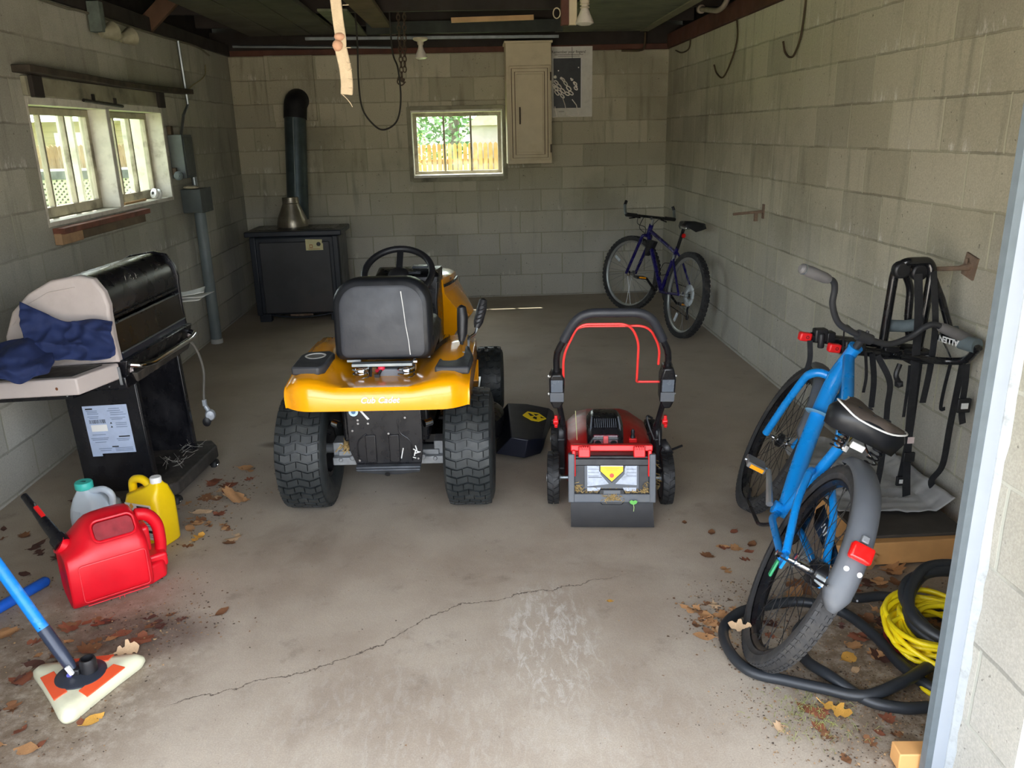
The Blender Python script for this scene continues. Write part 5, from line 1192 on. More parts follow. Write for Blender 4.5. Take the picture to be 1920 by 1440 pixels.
# saddle
sd_ = MB(); rows = []
for u, w_, zt, zb in ((.09, .05, .80, .755), (.105, .105, .812, .735), (.15, .122, .812, .73), (.21, .104, .80, .735), (.27, .065, .79, .745), (.33, .038, .79, .75), (.37, .028, .785, .755), (.385, .012, .778, .765)):
    rows.append([(u, -w_*.9, zb), (u, -w_, (zb*.4+zt*.6)), (u, -w_*.86, zt-.006), (u, -w_*.3, zt), (u, w_*.3, zt), (u, w_*.86, zt-.006), (u, w_, (zb*.4+zt*.6)), (u, w_*.9, zb)])
rows = [[(u, y+.028, z-.018) for u, y, z in r] for r in rows]; sd_.rings(rows); sdo = sd_.obj('saddle', m_vinyl, B, smooth=60)
tp = MB(); tp.rings([[(u, (y-.028)*.97+.028, z+.004) for (u, y, z) in r[2:6]] for r in rows], closed=False, cap=False); tp.obj('saddle_top', m_saddle, sdo, smooth=60)
ed = [r[2] for r in rows]+[r[5] for r in reversed(rows)]
MB().tube(catmull([(u, (y-.028)*1.02+.028, z+.002) for u, y, z in ed], 4, True), .003, 6, closed=True).obj('white_piping', m_white, sdo)
for u, y in ((.2, 0), (.15, .04), (.16, -.05), (.13, .0)): MB().lathe([(.009, 0), (.006, .003), (.0001, .003)], 12, Matrix.Translation((u, y+.028, .796))).obj('saddle_button', m_char, sdo)
for s_ in (-1, 1):
    MB().tube([(.13+.016*math.cos(t), .02+s_*.055+.016*math.sin(t), .66+.060*t/(8*PI)) for t in [k*PI/8 for k in range(65)]], .0028, 5).obj('saddle_spring', m_blk2, B)
    MB().tube(fillet([(.13, s_*.055, .67), (.20, s_*.03, .675), (.30, s_*.02, .70), (.35, s_*.015, .755)], .04, 5), .0035, 6).obj('saddle_rail', m_chr, B)
MB().tube([f3(.330, .62), f3(.285, .735)], .0125, 12).obj('seat_post', m_chr, B)
MB().tube([f3(.332, .622), f3(.326, .642)], .022, 12).box(f3(.295, .63), (.03, .018, .02)).obj('seat_clamp', m_chr, B)
MB().box(f3(.10, .70, .03), (.01, .04, .02)).obj('saddle_tag', m_white, B, bevel=.002)
# bars
cs_, sn_ = math.cos(R(21)), math.sin(R(21))
def hbp(du, l, h): return f3(.80+du*cs_-l*sn_, h, l*cs_+du*sn_)
hb = catmull([hbp(0, 0, .892), hbp(.005, .06, .893), hbp(.01, .12, .905), hbp(.012, .175, .955), hbp(.01, .20, 1.005), hbp(.004, .225, 1.03), hbp(0, .26, 1.031)], 6)
hb2 = catmull([hbp(0, 0, .892), hbp(.005, -.06, .893), hbp(.01, -.12, .905), hbp(.012, -.175, .955), hbp(.01, -.20, 1.005), hbp(.004, -.225, 1.03), hbp(0, -.26, 1.031)], 6)
m_bar = M('matt_black_bar', srgb(50, 51, 54), .5, var=.08)
MB().tube(list(reversed(hb))+hb2[1:], .0115, 10).obj('handlebar', m_bar, B)
for s_ in (1, -1):
    g = MB().tube([hbp(0, s_*.247, 1.031), hbp(-.003, s_*.265, 1.031), hbp(-.008, s_*.33, 1.031), hbp(-.013, s_*(.368 if s_ > 0 else .40), 1.031), hbp(-.014, s_*(.376 if s_ > 0 else .41), 1.031)], [.015, .019, .0205, .018, .010], 14).obj('grip', M('grey_grip', srgb(112, 110, 110), .6, var=.1, scale=30), B)
    MB().tube([hbp(-.0125, s_*(.358 if s_ > 0 else .39), 1.031), hbp(-.013, s_*(.362 if s_ > 0 else .394), 1.031)], .0197, 14).obj('grip_ring', m_galv, g)
MB().tube([f3(.825, .83), f3(.805, .885)], .014, 12).tube([hbp(0, -.03, .892), hbp(0, .03, .892)], .02, 12).lathe([(.006, 0), (.006, .006), (.0001, .007)], 8, Matrix.Translation((.80, 0, .912))).obj('stem', m_bar, B)
MB().tube(catmull([f3(.80, .90, .05), f3(.92, .88, .05), f3(.93, .78, .0), f3(.90, .70, -.02)], 6), .003, 6).obj('cable', m_blk, B)
# cranks, pedals, chain guard
for s_, ang in ((1, 20), (-1, 200)):
    a = R(ang); e = f3(.44+.165*math.cos(a), .285+.165*math.sin(a), s_*.085)
    cr = MB().tube([f3(.44, .285, s_*.06), e], [.013, .010], 8).obj('crank_arm', m_alu, B)
    pb = MB().box(e+Vector((0, s_*.052, 0)), (.085, .07, .022)).obj('pedal', M('grey_pedal', srgb(110, 108, 106), .6, var=.15), B, bevel=.005)
    MB().box(e+Vector((-.044, s_*.05, 0)), (.004, .05, .014)).obj('pedal_reflector', m_refl, pb)
    MB().tube([e+Vector((0, s_*.005, 0)), e+Vector((0, s_*.095, 0))], .006, 8).obj('pedal_spindle', m_chr, pb)
cg = MB(); cg.lathe([(.075, 0), (.098, 0), (.098, .004), (.075, .004)], 40, frame(f3(.44, .285, -.058), (1, 0, 0), (0, 0, 1))); cgo = cg.obj('chainring', m_blk2, B)
g2 = MB(); g2.prism([(0, -.02), (.34, -.035), (.40, .0), (.36, .04), (0, .02)], .004, frame(f3(.02, rw+.05, -.075), (1, 0, -.06), (0, 0, 1))); g2o = g2.obj('chain_guard', m_blk2, B, bevel=.002)
gm = MB()
for k in range(6): gm.box(f3(.12+.028*k, rw+.045, -.0835), (.005, .002, .022), Euler((0, R(25*(-1)**k), 0))); 
gm.obj('guard_lettering', m_white, g2o, split=True)
g3 = MB()
for k in range(6): g3.box(f3(.12+.028*k, rw+.045, -.0715), (.005, .002, .022), Euler((0, R(25*(-1)**k), 0)))
g3.obj('guard_lettering', m_white, g2o, split=True)
MB().tube(fillet([f3(.40, .235, .03), f3(.43, .20, .055), f3(.68, .165, .07), f3(.74, .19, .07)], .03, 4), .007, 8).obj('kickstand', m_blk2, B)
MB().lathe([(.03, -.02), (.04, -.015), (.04, .02), (.02, .03)], 20, frame(f3(0, rw, -.04), (1, 0, 0), (0, 0, 1))).obj('sprocket', m_blk2, B)
MB().lathe([(.024, -.012), (.03, -.008), (.03, .008), (.024, .012)], 20, frame(f3(wb, rw, .0), (1, 0, 0), (0, 0, 1))).obj('hub_brake', m_blk2, B)
# ---- indigo mountain bike in the far corner
Q = bike_root('mountain_bike', 'dark indigo mountain bicycle with bar ends in the far right corner', (1.565, 6.03), (1.345, 7.10), 9)
wq = 1.09; rq = .33
wheel(Q, (0, 0, rq), rq, .052, m_alu, m_spoke, 'mtb', 56, reflector=205, rimw=.028)
wheel(Q, (wq, 0, rq), rq, .052, m_alu, m_spoke, 'mtb', 56, steer=R(24), reflector=-60, rimw=.028)
MB().tube([f3(.43, .29), f3(.865, .70)], .019, 12).obj('down_tube', m_indigo, Q)
tq = MB().tube([f3(.845, .735), f3(.285, .615)], .015, 12).obj('top_tube', m_indigo, Q)
MB().tube([f3(.43, .29), f3(.278, .665)], .015, 12).obj('seat_tube', m_indigo, Q)
MB().tube([f3(.832, .785), f3(.868, .68)], .02, 12).obj('head_tube', m_indigo, Q)
text('frame_lettering', 'GT', .03, M('orange_decal', srgb(214, 110, 70), .4), Q, frame(f3(.62, .50, .0195), (.67, 0, .74), (-.74, 0, .67))) if False else None
for s_ in (-1, 1):
    MB().tube(fillet([f3(.288, .62, s_*.01), f3(.235, .56, s_*.04), f3(0, rq, s_*.062)], .04, 4), .009, 8).obj('seat_stay', m_indigo, Q)
    MB().tube(fillet([f3(.42, .285, s_*.02), f3(.35, .29, s_*.045), f3(0, rq, s_*.062)], .04, 4), .010, 8).obj('chain_stay', m_indigo, Q)
    cx_, sx_ = math.cos(R(20)), math.sin(R(20))
    L_ = lambda u, l: (u-.04*0-l*sx_*1.0, l*cx_)
    a_, b__, c_ = L_(.885, s_*.05), L_(.90, s_*.055), L_(wq, s_*.055)
    MB().tube(fillet([f3(.868, .685), f3(a_[0], .69, a_[1]), f3(b__[0], .65, b__[1]), f3(c_[0], rq, c_[1])], .03, 4), .0135, 10).obj('fork_blade', m_indigo, Q)
st_ = []
stq = MB().tube([f3(.832, .785), f3(.818, .825), f3(.865, .835)], .012, 10).obj('stem', m_alu, Q)
bar = lambda l, du=0, dh=0: f3(.87-l*sx_*1.0+du, .845+dh, l*cx_)
MB().tube([bar(-.29), bar(.29)], .0115, 10).obj('handlebar', m_blk2, Q)
for s_ in (-1, 1):
    MB().tube([bar(s_*.17), bar(s_*.285)], .0165, 12).obj('grip', m_blk, Q)
    be = MB().tube(fillet([bar(s_*.29), bar(s_*.292, .03, .035), bar(s_*.292, .05, .075)], .02, 4), .0125, 10).obj('bar_end', m_galv, Q)
    MB().tube([bar(s_*.292, .05, .075), bar(s_*.275, .065, .105)], .0125, 10).obj('bar_end_sleeve', m_blk, be)
    MB().tube([bar(s_*.15, 0, 0), bar(s_*.16, .04, -.02), bar(s_*.22, .045, -.03)], .006, 6).box(bar(s_*.14, .01, -.005), (.03, .03, .03)).obj('brake_lever', m_blk2, Q)
    MB().tube(catmull([bar(s_*.13, .03, 0), bar(s_*.09, .09, -.07), f3(.90, .75, s_*.02), f3(.86, .68, s_*.03)], 7), .003, 5).obj('cable', m_blk, Q)
MB().tube(catmull([bar(.05, .05, .0), bar(.05, .11, -.10), f3(.88, .70, .02)], 7), .003, 5).obj('cable', m_blk, Q)
MB().tube([f3(.278, .655), f3(.232, .825)], .0135, 12).obj('seat_post', m_blk2, Q)
s3 = MB(); rows = []
for u, w_, zt in ((.07, .04, .935), (.085, .07, .95), (.13, .075, .952), (.19, .05, .945), (.27, .026, .94), (.33, .018, .935), (.345, .008, .93)):
    zt -= .072; w_ *= 1.3; lo_ = -.022; rows.append([(u, lo_-w_, zt-.038), (u, lo_-w_*.8, zt-.004), (u, lo_, zt+.004), (u, lo_+w_*.8, zt-.004), (u, lo_+w_, zt-.038), (u, lo_, zt-.058)])
s3.rings(rows); s3.obj('saddle', m_vinyl, Q, smooth=60)
MB().box(f3(.215, .82), (.10, .035, .02)).obj('saddle_clamp', m_chr, Q, bevel=.004)
MB().lathe([(.0001, 0), (.016, .002), (.018, .008), (.012, .014), (.0001, .015)], 16, frame(f3(.232, .76), (0, 1, 0), (0, 0, 1)) @ Matrix.Rotation(PI, 4, 'X') @ Matrix.Translation((0, 0, .012))).obj('tail_light', m_rrefl, Q)
MB().prism([(0, 0), (.14, -.02), (.11, -.16), (.05, -.12)], .05, frame(f3(.69, .66, .025), (1, 0, .15), (0, 0, 1))).obj('frame_bag', m_blk, Q, bevel=.01)
MB().tube(fillet([f3(.50, .39, .0), f3(.47, .42, .035), f3(.40, .52, .035), f3(.40, .52, -.035), f3(.47, .42, -.035), f3(.52, .40, 0)], .02, 3), .003, 6).obj('bottle_cage', m_blk2, Q)
MB().lathe([(.045, 0), (.088, 0), (.088, .004), (.045, .004)], 32, frame(f3(.43, .29, -.05), (1, 0, 0), (0, 0, 1))).obj('chainring', m_blk2, Q)
MB().lathe([(.02, 0), (.062, 0), (.058, .01), (.03, .025), (.02, .03)], 32, frame(f3(0, rq, -.028), (1, 0, 0), (0, 0, 1))).obj('cassette', m_cast, Q)
MB().lathe([(.03, 0), (.085, 0)], 32, frame(f3(0, rq, -.024), (1, 0, 0), (0, 0, 1)), cap=False).obj('spoke_guard', m_wrefl, Q, solid=.001)
MB().tube([f3(0, rq-.03, -.05), f3(.03, rq-.11, -.05), f3(-.0, rq-.17, -.045)], .008, 6).lathe([(.02, -.004), (.02, .004)], 12, frame(f3(.0, rq-.17, -.045), (1, 0, 0), (0, 0, 1))).obj('derailleur', m_blk2, Q)
cp_ = [f3(.088*math.cos(R(t))+.43, .29+.088*math.sin(R(t)), -.048) for t in range(-90, 91, 20)]
MB().tube([f3(0, rq+.05, -.045), f3(.43, .378, -.048)], .004, 5).tube([f3(0, rq-.17, -.045), f3(.43, .202, -.048)], .004, 5).obj('chain', m_blk2, Q, split=True)
for s_, ang in ((1, 25), (-1, 205)):
    a = R(ang); e = f3(.43+.17*math.cos(a), .29+.17*math.sin(a), s_*.08)
    MB().tube([f3(.43, .29, s_*.06), e], [.012, .009], 8).obj('crank_arm', m_blk2, Q)
    pb = MB().box(e+Vector((0, s_*.055, 0)), (.08, .09, .02)).obj('pedal', m_blk, Q, bevel=.004)
    MB().box(e+Vector((-.042, s_*.05, .004)), (.004, .06, .012)).obj('pedal_reflector', m_refl, pb)
for u, h in ((.25, .58), (.905, .64)):
    for s_ in (-1, 1): MB().box(f3(u, h, s_*.035), (.025, .016, .05)).obj('brake_arm', m_cast, Q, bevel=.003)
# ------------------------------------------------------------------ bike rack hanging on the rusty peg
m_rust = M('rusty_iron', srgb(128, 108, 92), .85, var=.25, scale=30, dirt=srgb(104, 74, 54), dirt_amt=.6)
pg = thing('wall_peg', 'rusty iron peg with diamond plate on the right wall, holding the black bike rack', 'wall peg', (XR, 2.93, 1.035))
MB().box((-.004, 0, 0), (.008, .075, .085), Euler((R(12), 0, 0))).obj('plate', m_rust, pg)
MB().tube([(-.004, 0, 0), (-.05, 0, -.006), (-.28, 0, -.008)], [.016, .009, .008], 8).obj('rod', m_rust, pg)
MB().tube([(-.02, 0, .0), (-.02, 0, .03)], .005, 6).obj('stud', m_rust, pg)
p2 = thing('wall_peg', 'thin rusty peg sticking out of the right wall near the far bicycle', 'wall peg', (XR, 5.16, 1.035))
MB().box((-.004, 0, 0), (.008, .03, .09)).obj('plate', m_rust, p2)
MB().tube([(-.004, 0, 0), (-.20, -.01, -.012)], .009, 8).box((-.05, 0, -.03), (.02, .02, .06)).obj('rod', m_rust, p2)
m_blkt = M('gloss_black_tube', srgb(22, 23, 26), .25, var=.1, coat=.4)
m_foam = M('blue_grey_foam', srgb(104, 116, 120), .75, var=.12, scale=25)
m_strap = M('black_webbing', srgb(34, 35, 39), .75, var=.15, scale=40, dirt=srgb(72, 72, 74), dirt_amt=.3)
RK = thing('bike_rack', 'black strap-on bike rack with two red-tipped arms hanging on a rusty peg', 'bike rack', (1.68, 2.93, .70))
r0 = Vector((1.68, 2.93, .70)); V = lambda *p: Vector(p)-r0
MB().tube(fillet([V(1.575, 2.97, .69), V(1.585, 2.96, 1.02), V(1.596, 2.92, 1.061), V(1.688, 2.92, 1.061), V(1.702, 2.91, 1.03), V(1.677, 2.90, .69)], .03, 5), .0168, 12).obj('main_loop', m_blkt, RK)
for a, b_, tip in ((V(1.762, 3.02, .69), V(1.31, 3.02, .758), V(1.265, 3.02, .765)), (V(1.738, 2.95, .679), V(1.40, 2.95, .727), V(1.352, 2.95, .734))):
    ar = MB().tube([a, b_], .020, 12).obj('arm', m_blkt, RK)
    d = (tip-b_).normalized(); MB().box((tip+b_)/2, (.048, .03, .034), Euler((0, R(9), 0))).obj('red_end_cap', m_red, ar, bevel=.006)
    MB().lathe([(.0065, 0), (.004, 0)], 12, frame((tip+b_)/2+Vector((.005, -.0158, .0)), (1, 0, 0), (0, 0, 1)), cap=False).obj('cap_ring', m_blklab, ar)
    cr_ = MB().box(b_+Vector((.035, -.004, .01)), (.05, .042, .05)).box(b_+Vector((.075, 0, .0)), (.035, .044, .042)).tube([b_+Vector((.035, -.02, .02)), b_+Vector((.035, -.02, -.04))], .014, 8).obj('cradle', m_blk, RK, bevel=.008)
    for t in (.62, .78): MB().lathe([(.006, 0), (.005, .004), (.0001, .004)], 10, frame(b_.lerp(a, t)+Vector((0, -.019, .004)), (1, 0, 0), (0, 0, 1))).obj('bolt', m_chr, ar)
MB().tube(fillet([V(1.645, 2.99, 1.0), V(1.678, 3.0, .945), V(1.682, 3.0, .815), V(1.70, 3.0, .74)], .03, 4), .0145, 10).obj('rear_brace', m_blkt, RK)
st2 = MB().tube([V(1.70, 2.925, 1.03), V(1.757, 2.92, .917), V(1.80, 2.90, .785)], .0135, 12).obj('side_brace', m_blkt, RK)
MB().lathe([(.014, -.012), (.03, -.01), (.03, .01), (.014, .012)], 20, rot_to(V(1.798, 2.90, .795), V(1.757, 2.92, .917))).obj('foam_ring', m_foam, st2)
MB().tube(fillet([V(1.60, 2.87, .712), V(1.66, 2.85, .704), V(1.76, 2.84, .694), V(1.80, 2.78, .71), V(1.805, 2.73, .775)], .03, 4), .0145, 12).obj('base_bar', m_blkt, RK)
al = MB().tube([V(1.755, 2.91, .776), V(1.80, 2.76, .777)], .0155, 12).obj('foot_bar', m_blkt, RK)
text('rack_lettering', 'ALLEN', .032, m_white, al, frame(V(1.768, 2.835, .777), (-.24, .92, .01), (0, .05, -1)) @ Matrix.Translation((0, 0, .0165)), bold=.001)
MB().tube([V(1.785, 2.805, .777), V(1.806, 2.74, .777)], [.026, .028], 16).obj('foam_pad', m_foam, RK)
MB().tube([V(1.60, 3.0, .80), V(1.66, 2.98, .80), V(1.70, 2.96, .81)], .024, 14).obj('foam_pad', m_foam, RK)
for p in (V(1.588, 2.945, 1.01), V(1.70, 2.893, 1.02), V(1.578, 2.945, .72), V(1.68, 2.88, .71)): MB().lathe([(.007, 0), (.006, .005), (.0001, .006)], 10, frame(p, (1, 0, 0), (0, 0, 1))).obj('bolt', m_chr, RK)
MB().box(V(1.685, 2.90, .70), (.09, .06, .05)).box(V(1.60, 2.96, .705), (.06, .05, .05)).lathe([(.03, -.02), (.034, 0), (.03, .02)], 18, frame(V(1.592, 2.93, 1.03), (1, 0, 0), (0, 0, 1))).lathe([(.03, -.02), (.034, 0), (.03, .02)], 18, frame(V(1.66, 2.93, 1.02), (1, 0, 0), (0, 0, 1))).obj('pivot_hub', m_blk, RK, bevel=.006, split=True)
MB().tube(catmull([V(1.735, 2.88, .80), V(1.76, 2.87, .76), V(1.79, 2.86, .70)], 5), .004, 6).obj('wire_clip', m_chr, RK)
MB().tube(catmull([V(1.60, 2.87, .68), V(1.585, 2.86, .64), V(1.60, 2.86, .61)], 5), .010, 8).ico(V(1.60, 2.86, .605), .018, 1).obj('hook_end', m_blk, RK)
straps = [
 ([(1.30, 3.0, .75), (1.30, 2.985, .68), (1.285, 2.98, .62)], .022), ([(1.405, 2.93, .74), (1.425, 2.92, .674), (1.41, 2.92, .629), (1.372, 2.92, .582)], .022),
 ([(1.487, 2.92, .718), (1.49, 2.90, .63), (1.486, 2.90, .562)], .012), ([(1.519, 2.93, .708), (1.527, 2.91, .607), (1.529, 2.91, .495)], .024),
 ([(1.525, 2.90, .708), (1.563, 2.86, .616), (1.566, 2.86, .52), (1.57, 2.86, .433)], .024), ([(1.634, 2.86, .677), (1.636, 2.86, .592), (1.635, 2.86, .47)], .012),
 ([(1.635, 2.885, 1.02), (1.644, 2.86, .852), (1.65, 2.85, .645), (1.663, 2.86, .451), (1.673, 2.86, .272), (1.691, 2.86, .115)], .034), ([(1.683, 2.87, 1.03), (1.709, 2.86, .85), (1.715, 2.86, .747), (1.713, 2.86, .643), (1.703, 2.86, .525)], .026),
 ([(1.779, 2.84, .69), (1.780, 2.86, .576), (1.778, 2.86, .501), (1.795, 2.86, .498)], .014), ([(1.80, 2.80, .70), (1.812, 2.83, .553), (1.812, 2.84, .423), (1.812, 2.85, .266), (1.782, 2.86, .194), (1.812, 2.86, .14), (1.818, 2.86, .109), (1.799, 2.86, .095)], .028),
 ([(1.80, 2.775, .70), (1.802, 2.77, .62), (1.80, 2.765, .53), (1.812, 2.765, .47)], .026), ([(1.569, 2.86, .43), (1.569, 2.86, .349), (1.568, 2.86, .254), (1.559, 2.86, .14)], .026),
 ([(1.675, 2.872, .69), (1.675, 2.872, .45), (1.671, 2.872, .317), (1.661, 2.872, .193)], .03)]
for pts, w_ in straps:
    MB().tube(catmull([V(*p) for p in pts], 6), 1, flat=(w_, .003), up=(.15, -1, 0)).obj('strap', m_strap, RK, smooth=60)
MB().box(V(1.673, 2.853, .305), (.045, .012, .04)).box(V(1.655, 2.862, .20), (.03, .012, .04)).box(V(1.80, 2.758, .545), (.05, .014, .055)).obj('buckle', m_blk, RK, bevel=.003, split=True)
MB().box(V(1.80, 2.750, .545), (.026, .003, .022)).box(V(1.656, 2.855, .20), (.014, .003, .016)).box(V(1.70, 2.868, .70), (.010, .003, .022)).obj('buckle_bar', m_white, RK, split=True)
MB().box(V(1.672, 2.852, .375), (.026, .002, .026)).obj('strap_label', M('pinkish_label', srgb(226, 206, 204), .6), RK)
# ------------------------------------------------------------------ door jamb trim
tr = struct(MB().box((1.1005, 1.577, 1.12), (.043, .022, 2.24)).obj('trim_1', M('bright_white_trim', srgb(158, 166, 176), .45, var=.02), bevel=.002))
MB().rings([[(1.064, 1.566, 0), (1.081, 1.566, 0), (1.081, 1.582, 0), (1.062, 1.585, 0)], [(1.064, 1.566, 2.24), (1.081, 1.566, 2.24), (1.081, 1.582, 2.24), (1.062, 1.585, 2.24)]]).obj('weather_strip', M('grey_weather_seal', srgb(96, 106, 112), .5, var=.08, scale=30), tr)
ck = MB(); q = random.Random(3); pts = []
ck.rings([[(1.112, 1.563+q.uniform(-.002, .001), z), (1.124, 1.548+q.uniform(-.006, .004), z), (1.124, 1.58, z), (1.112, 1.58, z)] for z in [k*.05 for k in range(45)]])
ck.obj('caulk_line', M('smeared_caulk', srgb(166, 172, 176), .6, var=.05, scale=60, dirt=srgb(110, 110, 104), dirt_amt=.5), tr, smooth=30)
d1 = struct(MB().box((-.14, .70, 2.17), (2.5, 1.36, .04)).obj('door_sky_canopy', M('canopy_paint', srgb(206, 204, 196), .5, var=.05), bevel=.004))  # unseen open leaf, added as a canopy to shade the front floor
for x in (-1.2, -.14, .92): MB().box((x, .70, 2.14), (.08, 1.3, .03)).obj('canopy_stile', _M['canopy_paint'], d1)
# ------------------------------------------------------------------ overhead timber and fittings
def plank(name, label, pts, z, th, mat, cat='board', group=None):
    b = MB(); b.prism(pts, th, z0=z); return tag(b.obj(name, mat, bevel=.003), label, cat, group)
for k, (a, b_, lab) in enumerate(((-1.78, -1.53, 'widest grey plank nailed under the ceiling joists, nearest the left wall'), (-1.52, -1.27, 'second grey plank under the joists, left of the pale strip'), (-1.26, -1.05, 'third grey plank under the joists, right beside the pale strip'))):
    plank('ceiling_plank', lab, [(a, 3.2), (b_, 3.2), (b_+.0, 7.34-.03*k), (a, 7.34-.02*k)], 2.352, .03, m_deck, 'plank', 'planks under the joists')
plank('pale_strip', 'pale plywood strip lying overhead left of the hanging strap', [(-1.0, 6.06), (-.80, 6.08), (-.84, 7.55), (-1.02, 7.36)], 2.363, .018, m_ply)
plank('brown_plank', 'brown plank overhead between the pale strip and the hanging chains', [(-.77, 4.6), (-.57, 4.6), (-.585, 7.45), (-.72, 7.45)], 2.355, .03, M('dull_brown_plank', srgb(92, 70, 54), .85, var=.3, scale=5))
pw = thing('plywood_sheet', 'mildewed greenish plywood sheet under the joists by the right wall', 'plywood', (.76, 4.2, 2.35))
MB().box((.37, 1.6, .012), (.74, 3.2, .02)).obj('sheet', m_ply, pw); MB().box((.755, 1.56, .008), (.07, 3.2, .03)).obj('edge_batten', M('pale_batten', srgb(120, 116, 92), .8, var=.15, scale=5), pw)
struct(MB().box((1.70, 5.6, 2.50), (.34, 3.8, .02), Euler((0, R(-14), 0))).obj('trim_roof_slope', m_dark, smooth=0))
tag(MB().box((.208, 6.62, 2.368), (.62, .03, .035), Euler((0, R(-1), 0))).obj('pine_offcut', m_pale), 'pale pine offcut lying across the joists above the back window', 'offcut')
struct(MB().box((.0, 6.95, 2.355), (1.55, .05, .09)).obj('trim_cross_board', M('green_black_board', srgb(46, 50, 44), .8, var=.3, scale=6), bevel=.003))
tag(MB().tube([(-1.95, 7.42, 2.287), (-.62, 7.42, 2.258)], .011, 8).obj('steel_rod', m_galv), 'thin steel rod under the roof along the back wall, left part', 'rod')
tag(MB().box((-.27, 7.30, 2.316), (2.1, .03, .022), Euler((0, R(.4), 0))).obj('steel_angle', M('dull_zinc', srgb(120, 126, 126), .5, metal=.7, var=.2)), 'thin grey steel angle bar spanning under the joists above the wall cabinet', 'steel bar')
struct(MB().rings([[(x, y, z) for x, y, z in ((a, 6.02, b_-.05), (a, 6.065, b_-.05), (a, 6.065, b_+.09), (a, 6.02, b_+.09))] for a, b_ in ((-2.16, 2.26), (-1.70, 2.66))]).obj('ceiling_rafter', M('rafter_pine', srgb(92, 66, 46), .8, var=.25, scale=6), bevel=.003))
MBn = thing('hanging_post', 'short two-tone brown and cream post hanging from the joists beside a lamp', 'post', (.65, 5.5, 2.185))
MB().box((-.024, 0, .16), (.05, .05, .32)).obj('brown_board', m_brown, MBn, bevel=.003); MB().box((.026, -.004, .16), (.05, .04, .32)).obj('cream_board', m_cream, MBn, bevel=.003)
MB().tube([(-.075+.022*math.cos(t), -.01, .07+.03*math.sin(t)) for t in [k*PI/10 for k in range(20)]], .0035, 6, closed=True).obj('ring', m_cream, MBn)
# lamps
m_bulb = M('white_bulb_glass', srgb(224, 216, 202), .3, var=.03)
m_porc = M('cream_porcelain', srgb(206, 196, 172), .35, var=.06, dirt=srgb(140, 124, 96), dirt_amt=.4)
def lamp(name, label, loc, s=1.0, tilt=(0, 0, 0)):
    t = thing(name, label, 'lamp', loc, tilt)
    MB().lathe([(.058*s, 0), (.06*s, -.012*s), (.05*s, -.02*s), (.026*s, -.028*s), (.024*s, -.05*s), (.02*s, -.055*s)], 24).obj('socket', m_porc, t)
    MB().lathe([(.016*s, -.05*s), (.02*s, -.075*s), (.030*s, -.10*s), (.047*s, -.135*s), (.05*s, -.148*s), (.03*s, -.158*s), (.0001, -.16*s)], 24).obj('bulb', m_bulb, t)
    return t
lamp('ceiling_lamp', 'bare white bulb in a porcelain socket under the roof, left of the wall cabinet', (-.36, 7.0, 2.285))
l2_ = lamp('ceiling_lamp', 'reflector bulb in a ribbed socket hanging right of the two-tone post', (.745, 5.45, 2.36), 1.15)
for k in range(3): MB().lathe([(.026, -.006), (.031, 0), (.026, .006)], 18, Matrix.Translation((0, 0, -.045-.018*k))).obj('socket_rib', m_porc, l2_)
LL = thing('twin_floodlight', 'grey twin floodlight fixture high on the left wall above the windows', 'lamp', (-2.07, 5.08, 2.20))
MB().box((0, -.01, .02), (.07, .06, .16)).obj('bracket', M('verdigris_bracket', srgb(96, 106, 96), .7, var=.25, scale=20), LL, bevel=.004)
for k, y in enumerate((.04, .30)):
    MB().lathe([(.02, -.05), (.03, -.03), (.036, 0), (.05, .03), (.054, .045), (.03, .052), (.0001, .053)], 20, Matrix.Translation((.03, y, -.055)) @ Matrix.Rotation(R(-75), 4, 'X') @ Matrix.Rotation(R(25), 4, 'Y')).obj('lamp_head', M('tarnished_lamp', srgb(150, 146, 120), .6, var=.2, scale=20), LL)
MB().tube([(.0, .0, -.03), (.02, .06, -.055), (.02, .30, -.05)], .018, 10).obj('arm', _M['tarnished_lamp'], LL)
# chains and cable loop
m_chain = M('rusty_chain', srgb(84, 70, 56), .7, metal=.4, var=.3, scale=50)
def chain(label, p0, p1, n):
    t = MB(); p0, p1 = Vector(p0), Vector(p1); d = (p1-p0)/n
    for k in range(n):
        c = p0+d*(k+.5); ax = Vector((1, 0, 0)) if k % 2 else Vector((.3, 1, 0)).normalized(); h = d.length*.62
        t.tube([c+ax*.012*math.cos(a)+Vector((0, 0, 1))*h*math.sin(a) for a in [2*PI*j/12 for j in range(12)]], .0042, 5, closed=True)
    return tag(t.obj('hanging_chain', m_chain, smooth=60), label, 'chain', 'chains hanging from the roof')
chain('left one of two rusty chains hanging under the roof', (-.488, 6.5, 2.50), (-.486, 6.5, 1.96), 15)
chain('right one of two rusty chains hanging under the roof, ending higher', (-.437, 6.5, 2.50), (-.462, 6.5, 2.0), 14)
hk = thing('chain_hook', 'small dark iron hook clamp at the end of the hanging chains', 'hook', (-.49, 6.49, 1.945))
MB().box((0, 0, 0), (.05, .03, .03), Euler((0, R(25), 0))).obj('clamp', m_chain, hk, bevel=.004); MB().tube(catmull([(-.02, 0, .02), (-.03, 0, -.02), (0, 0, -.04), (.03, 0, -.015)], 5), .005, 6).obj('hook', m_chain, hk)
m_cable = M('black_cable', srgb(38, 34, 26), .6, var=.1)
tag(MB().tube(catmull([(-.80, 6.5, 2.47), (-.798, 6.5, 2.207), (-.81, 6.5, 1.948), (-.794, 6.5, 1.74), (-.703, 6.5, 1.612), (-.624, 6.5, 1.594), (-.539, 6.5, 1.658), (-.501, 6.47, 1.811), (-.508, 6.46, 2.018), (-.545, 6.5, 2.148), (-.55, 6.5, 2.47)], 8), .0065, 8).obj('cable_loop', m_cable), 'dark cable hanging from the roof in a long loop left of the back window', 'cable')
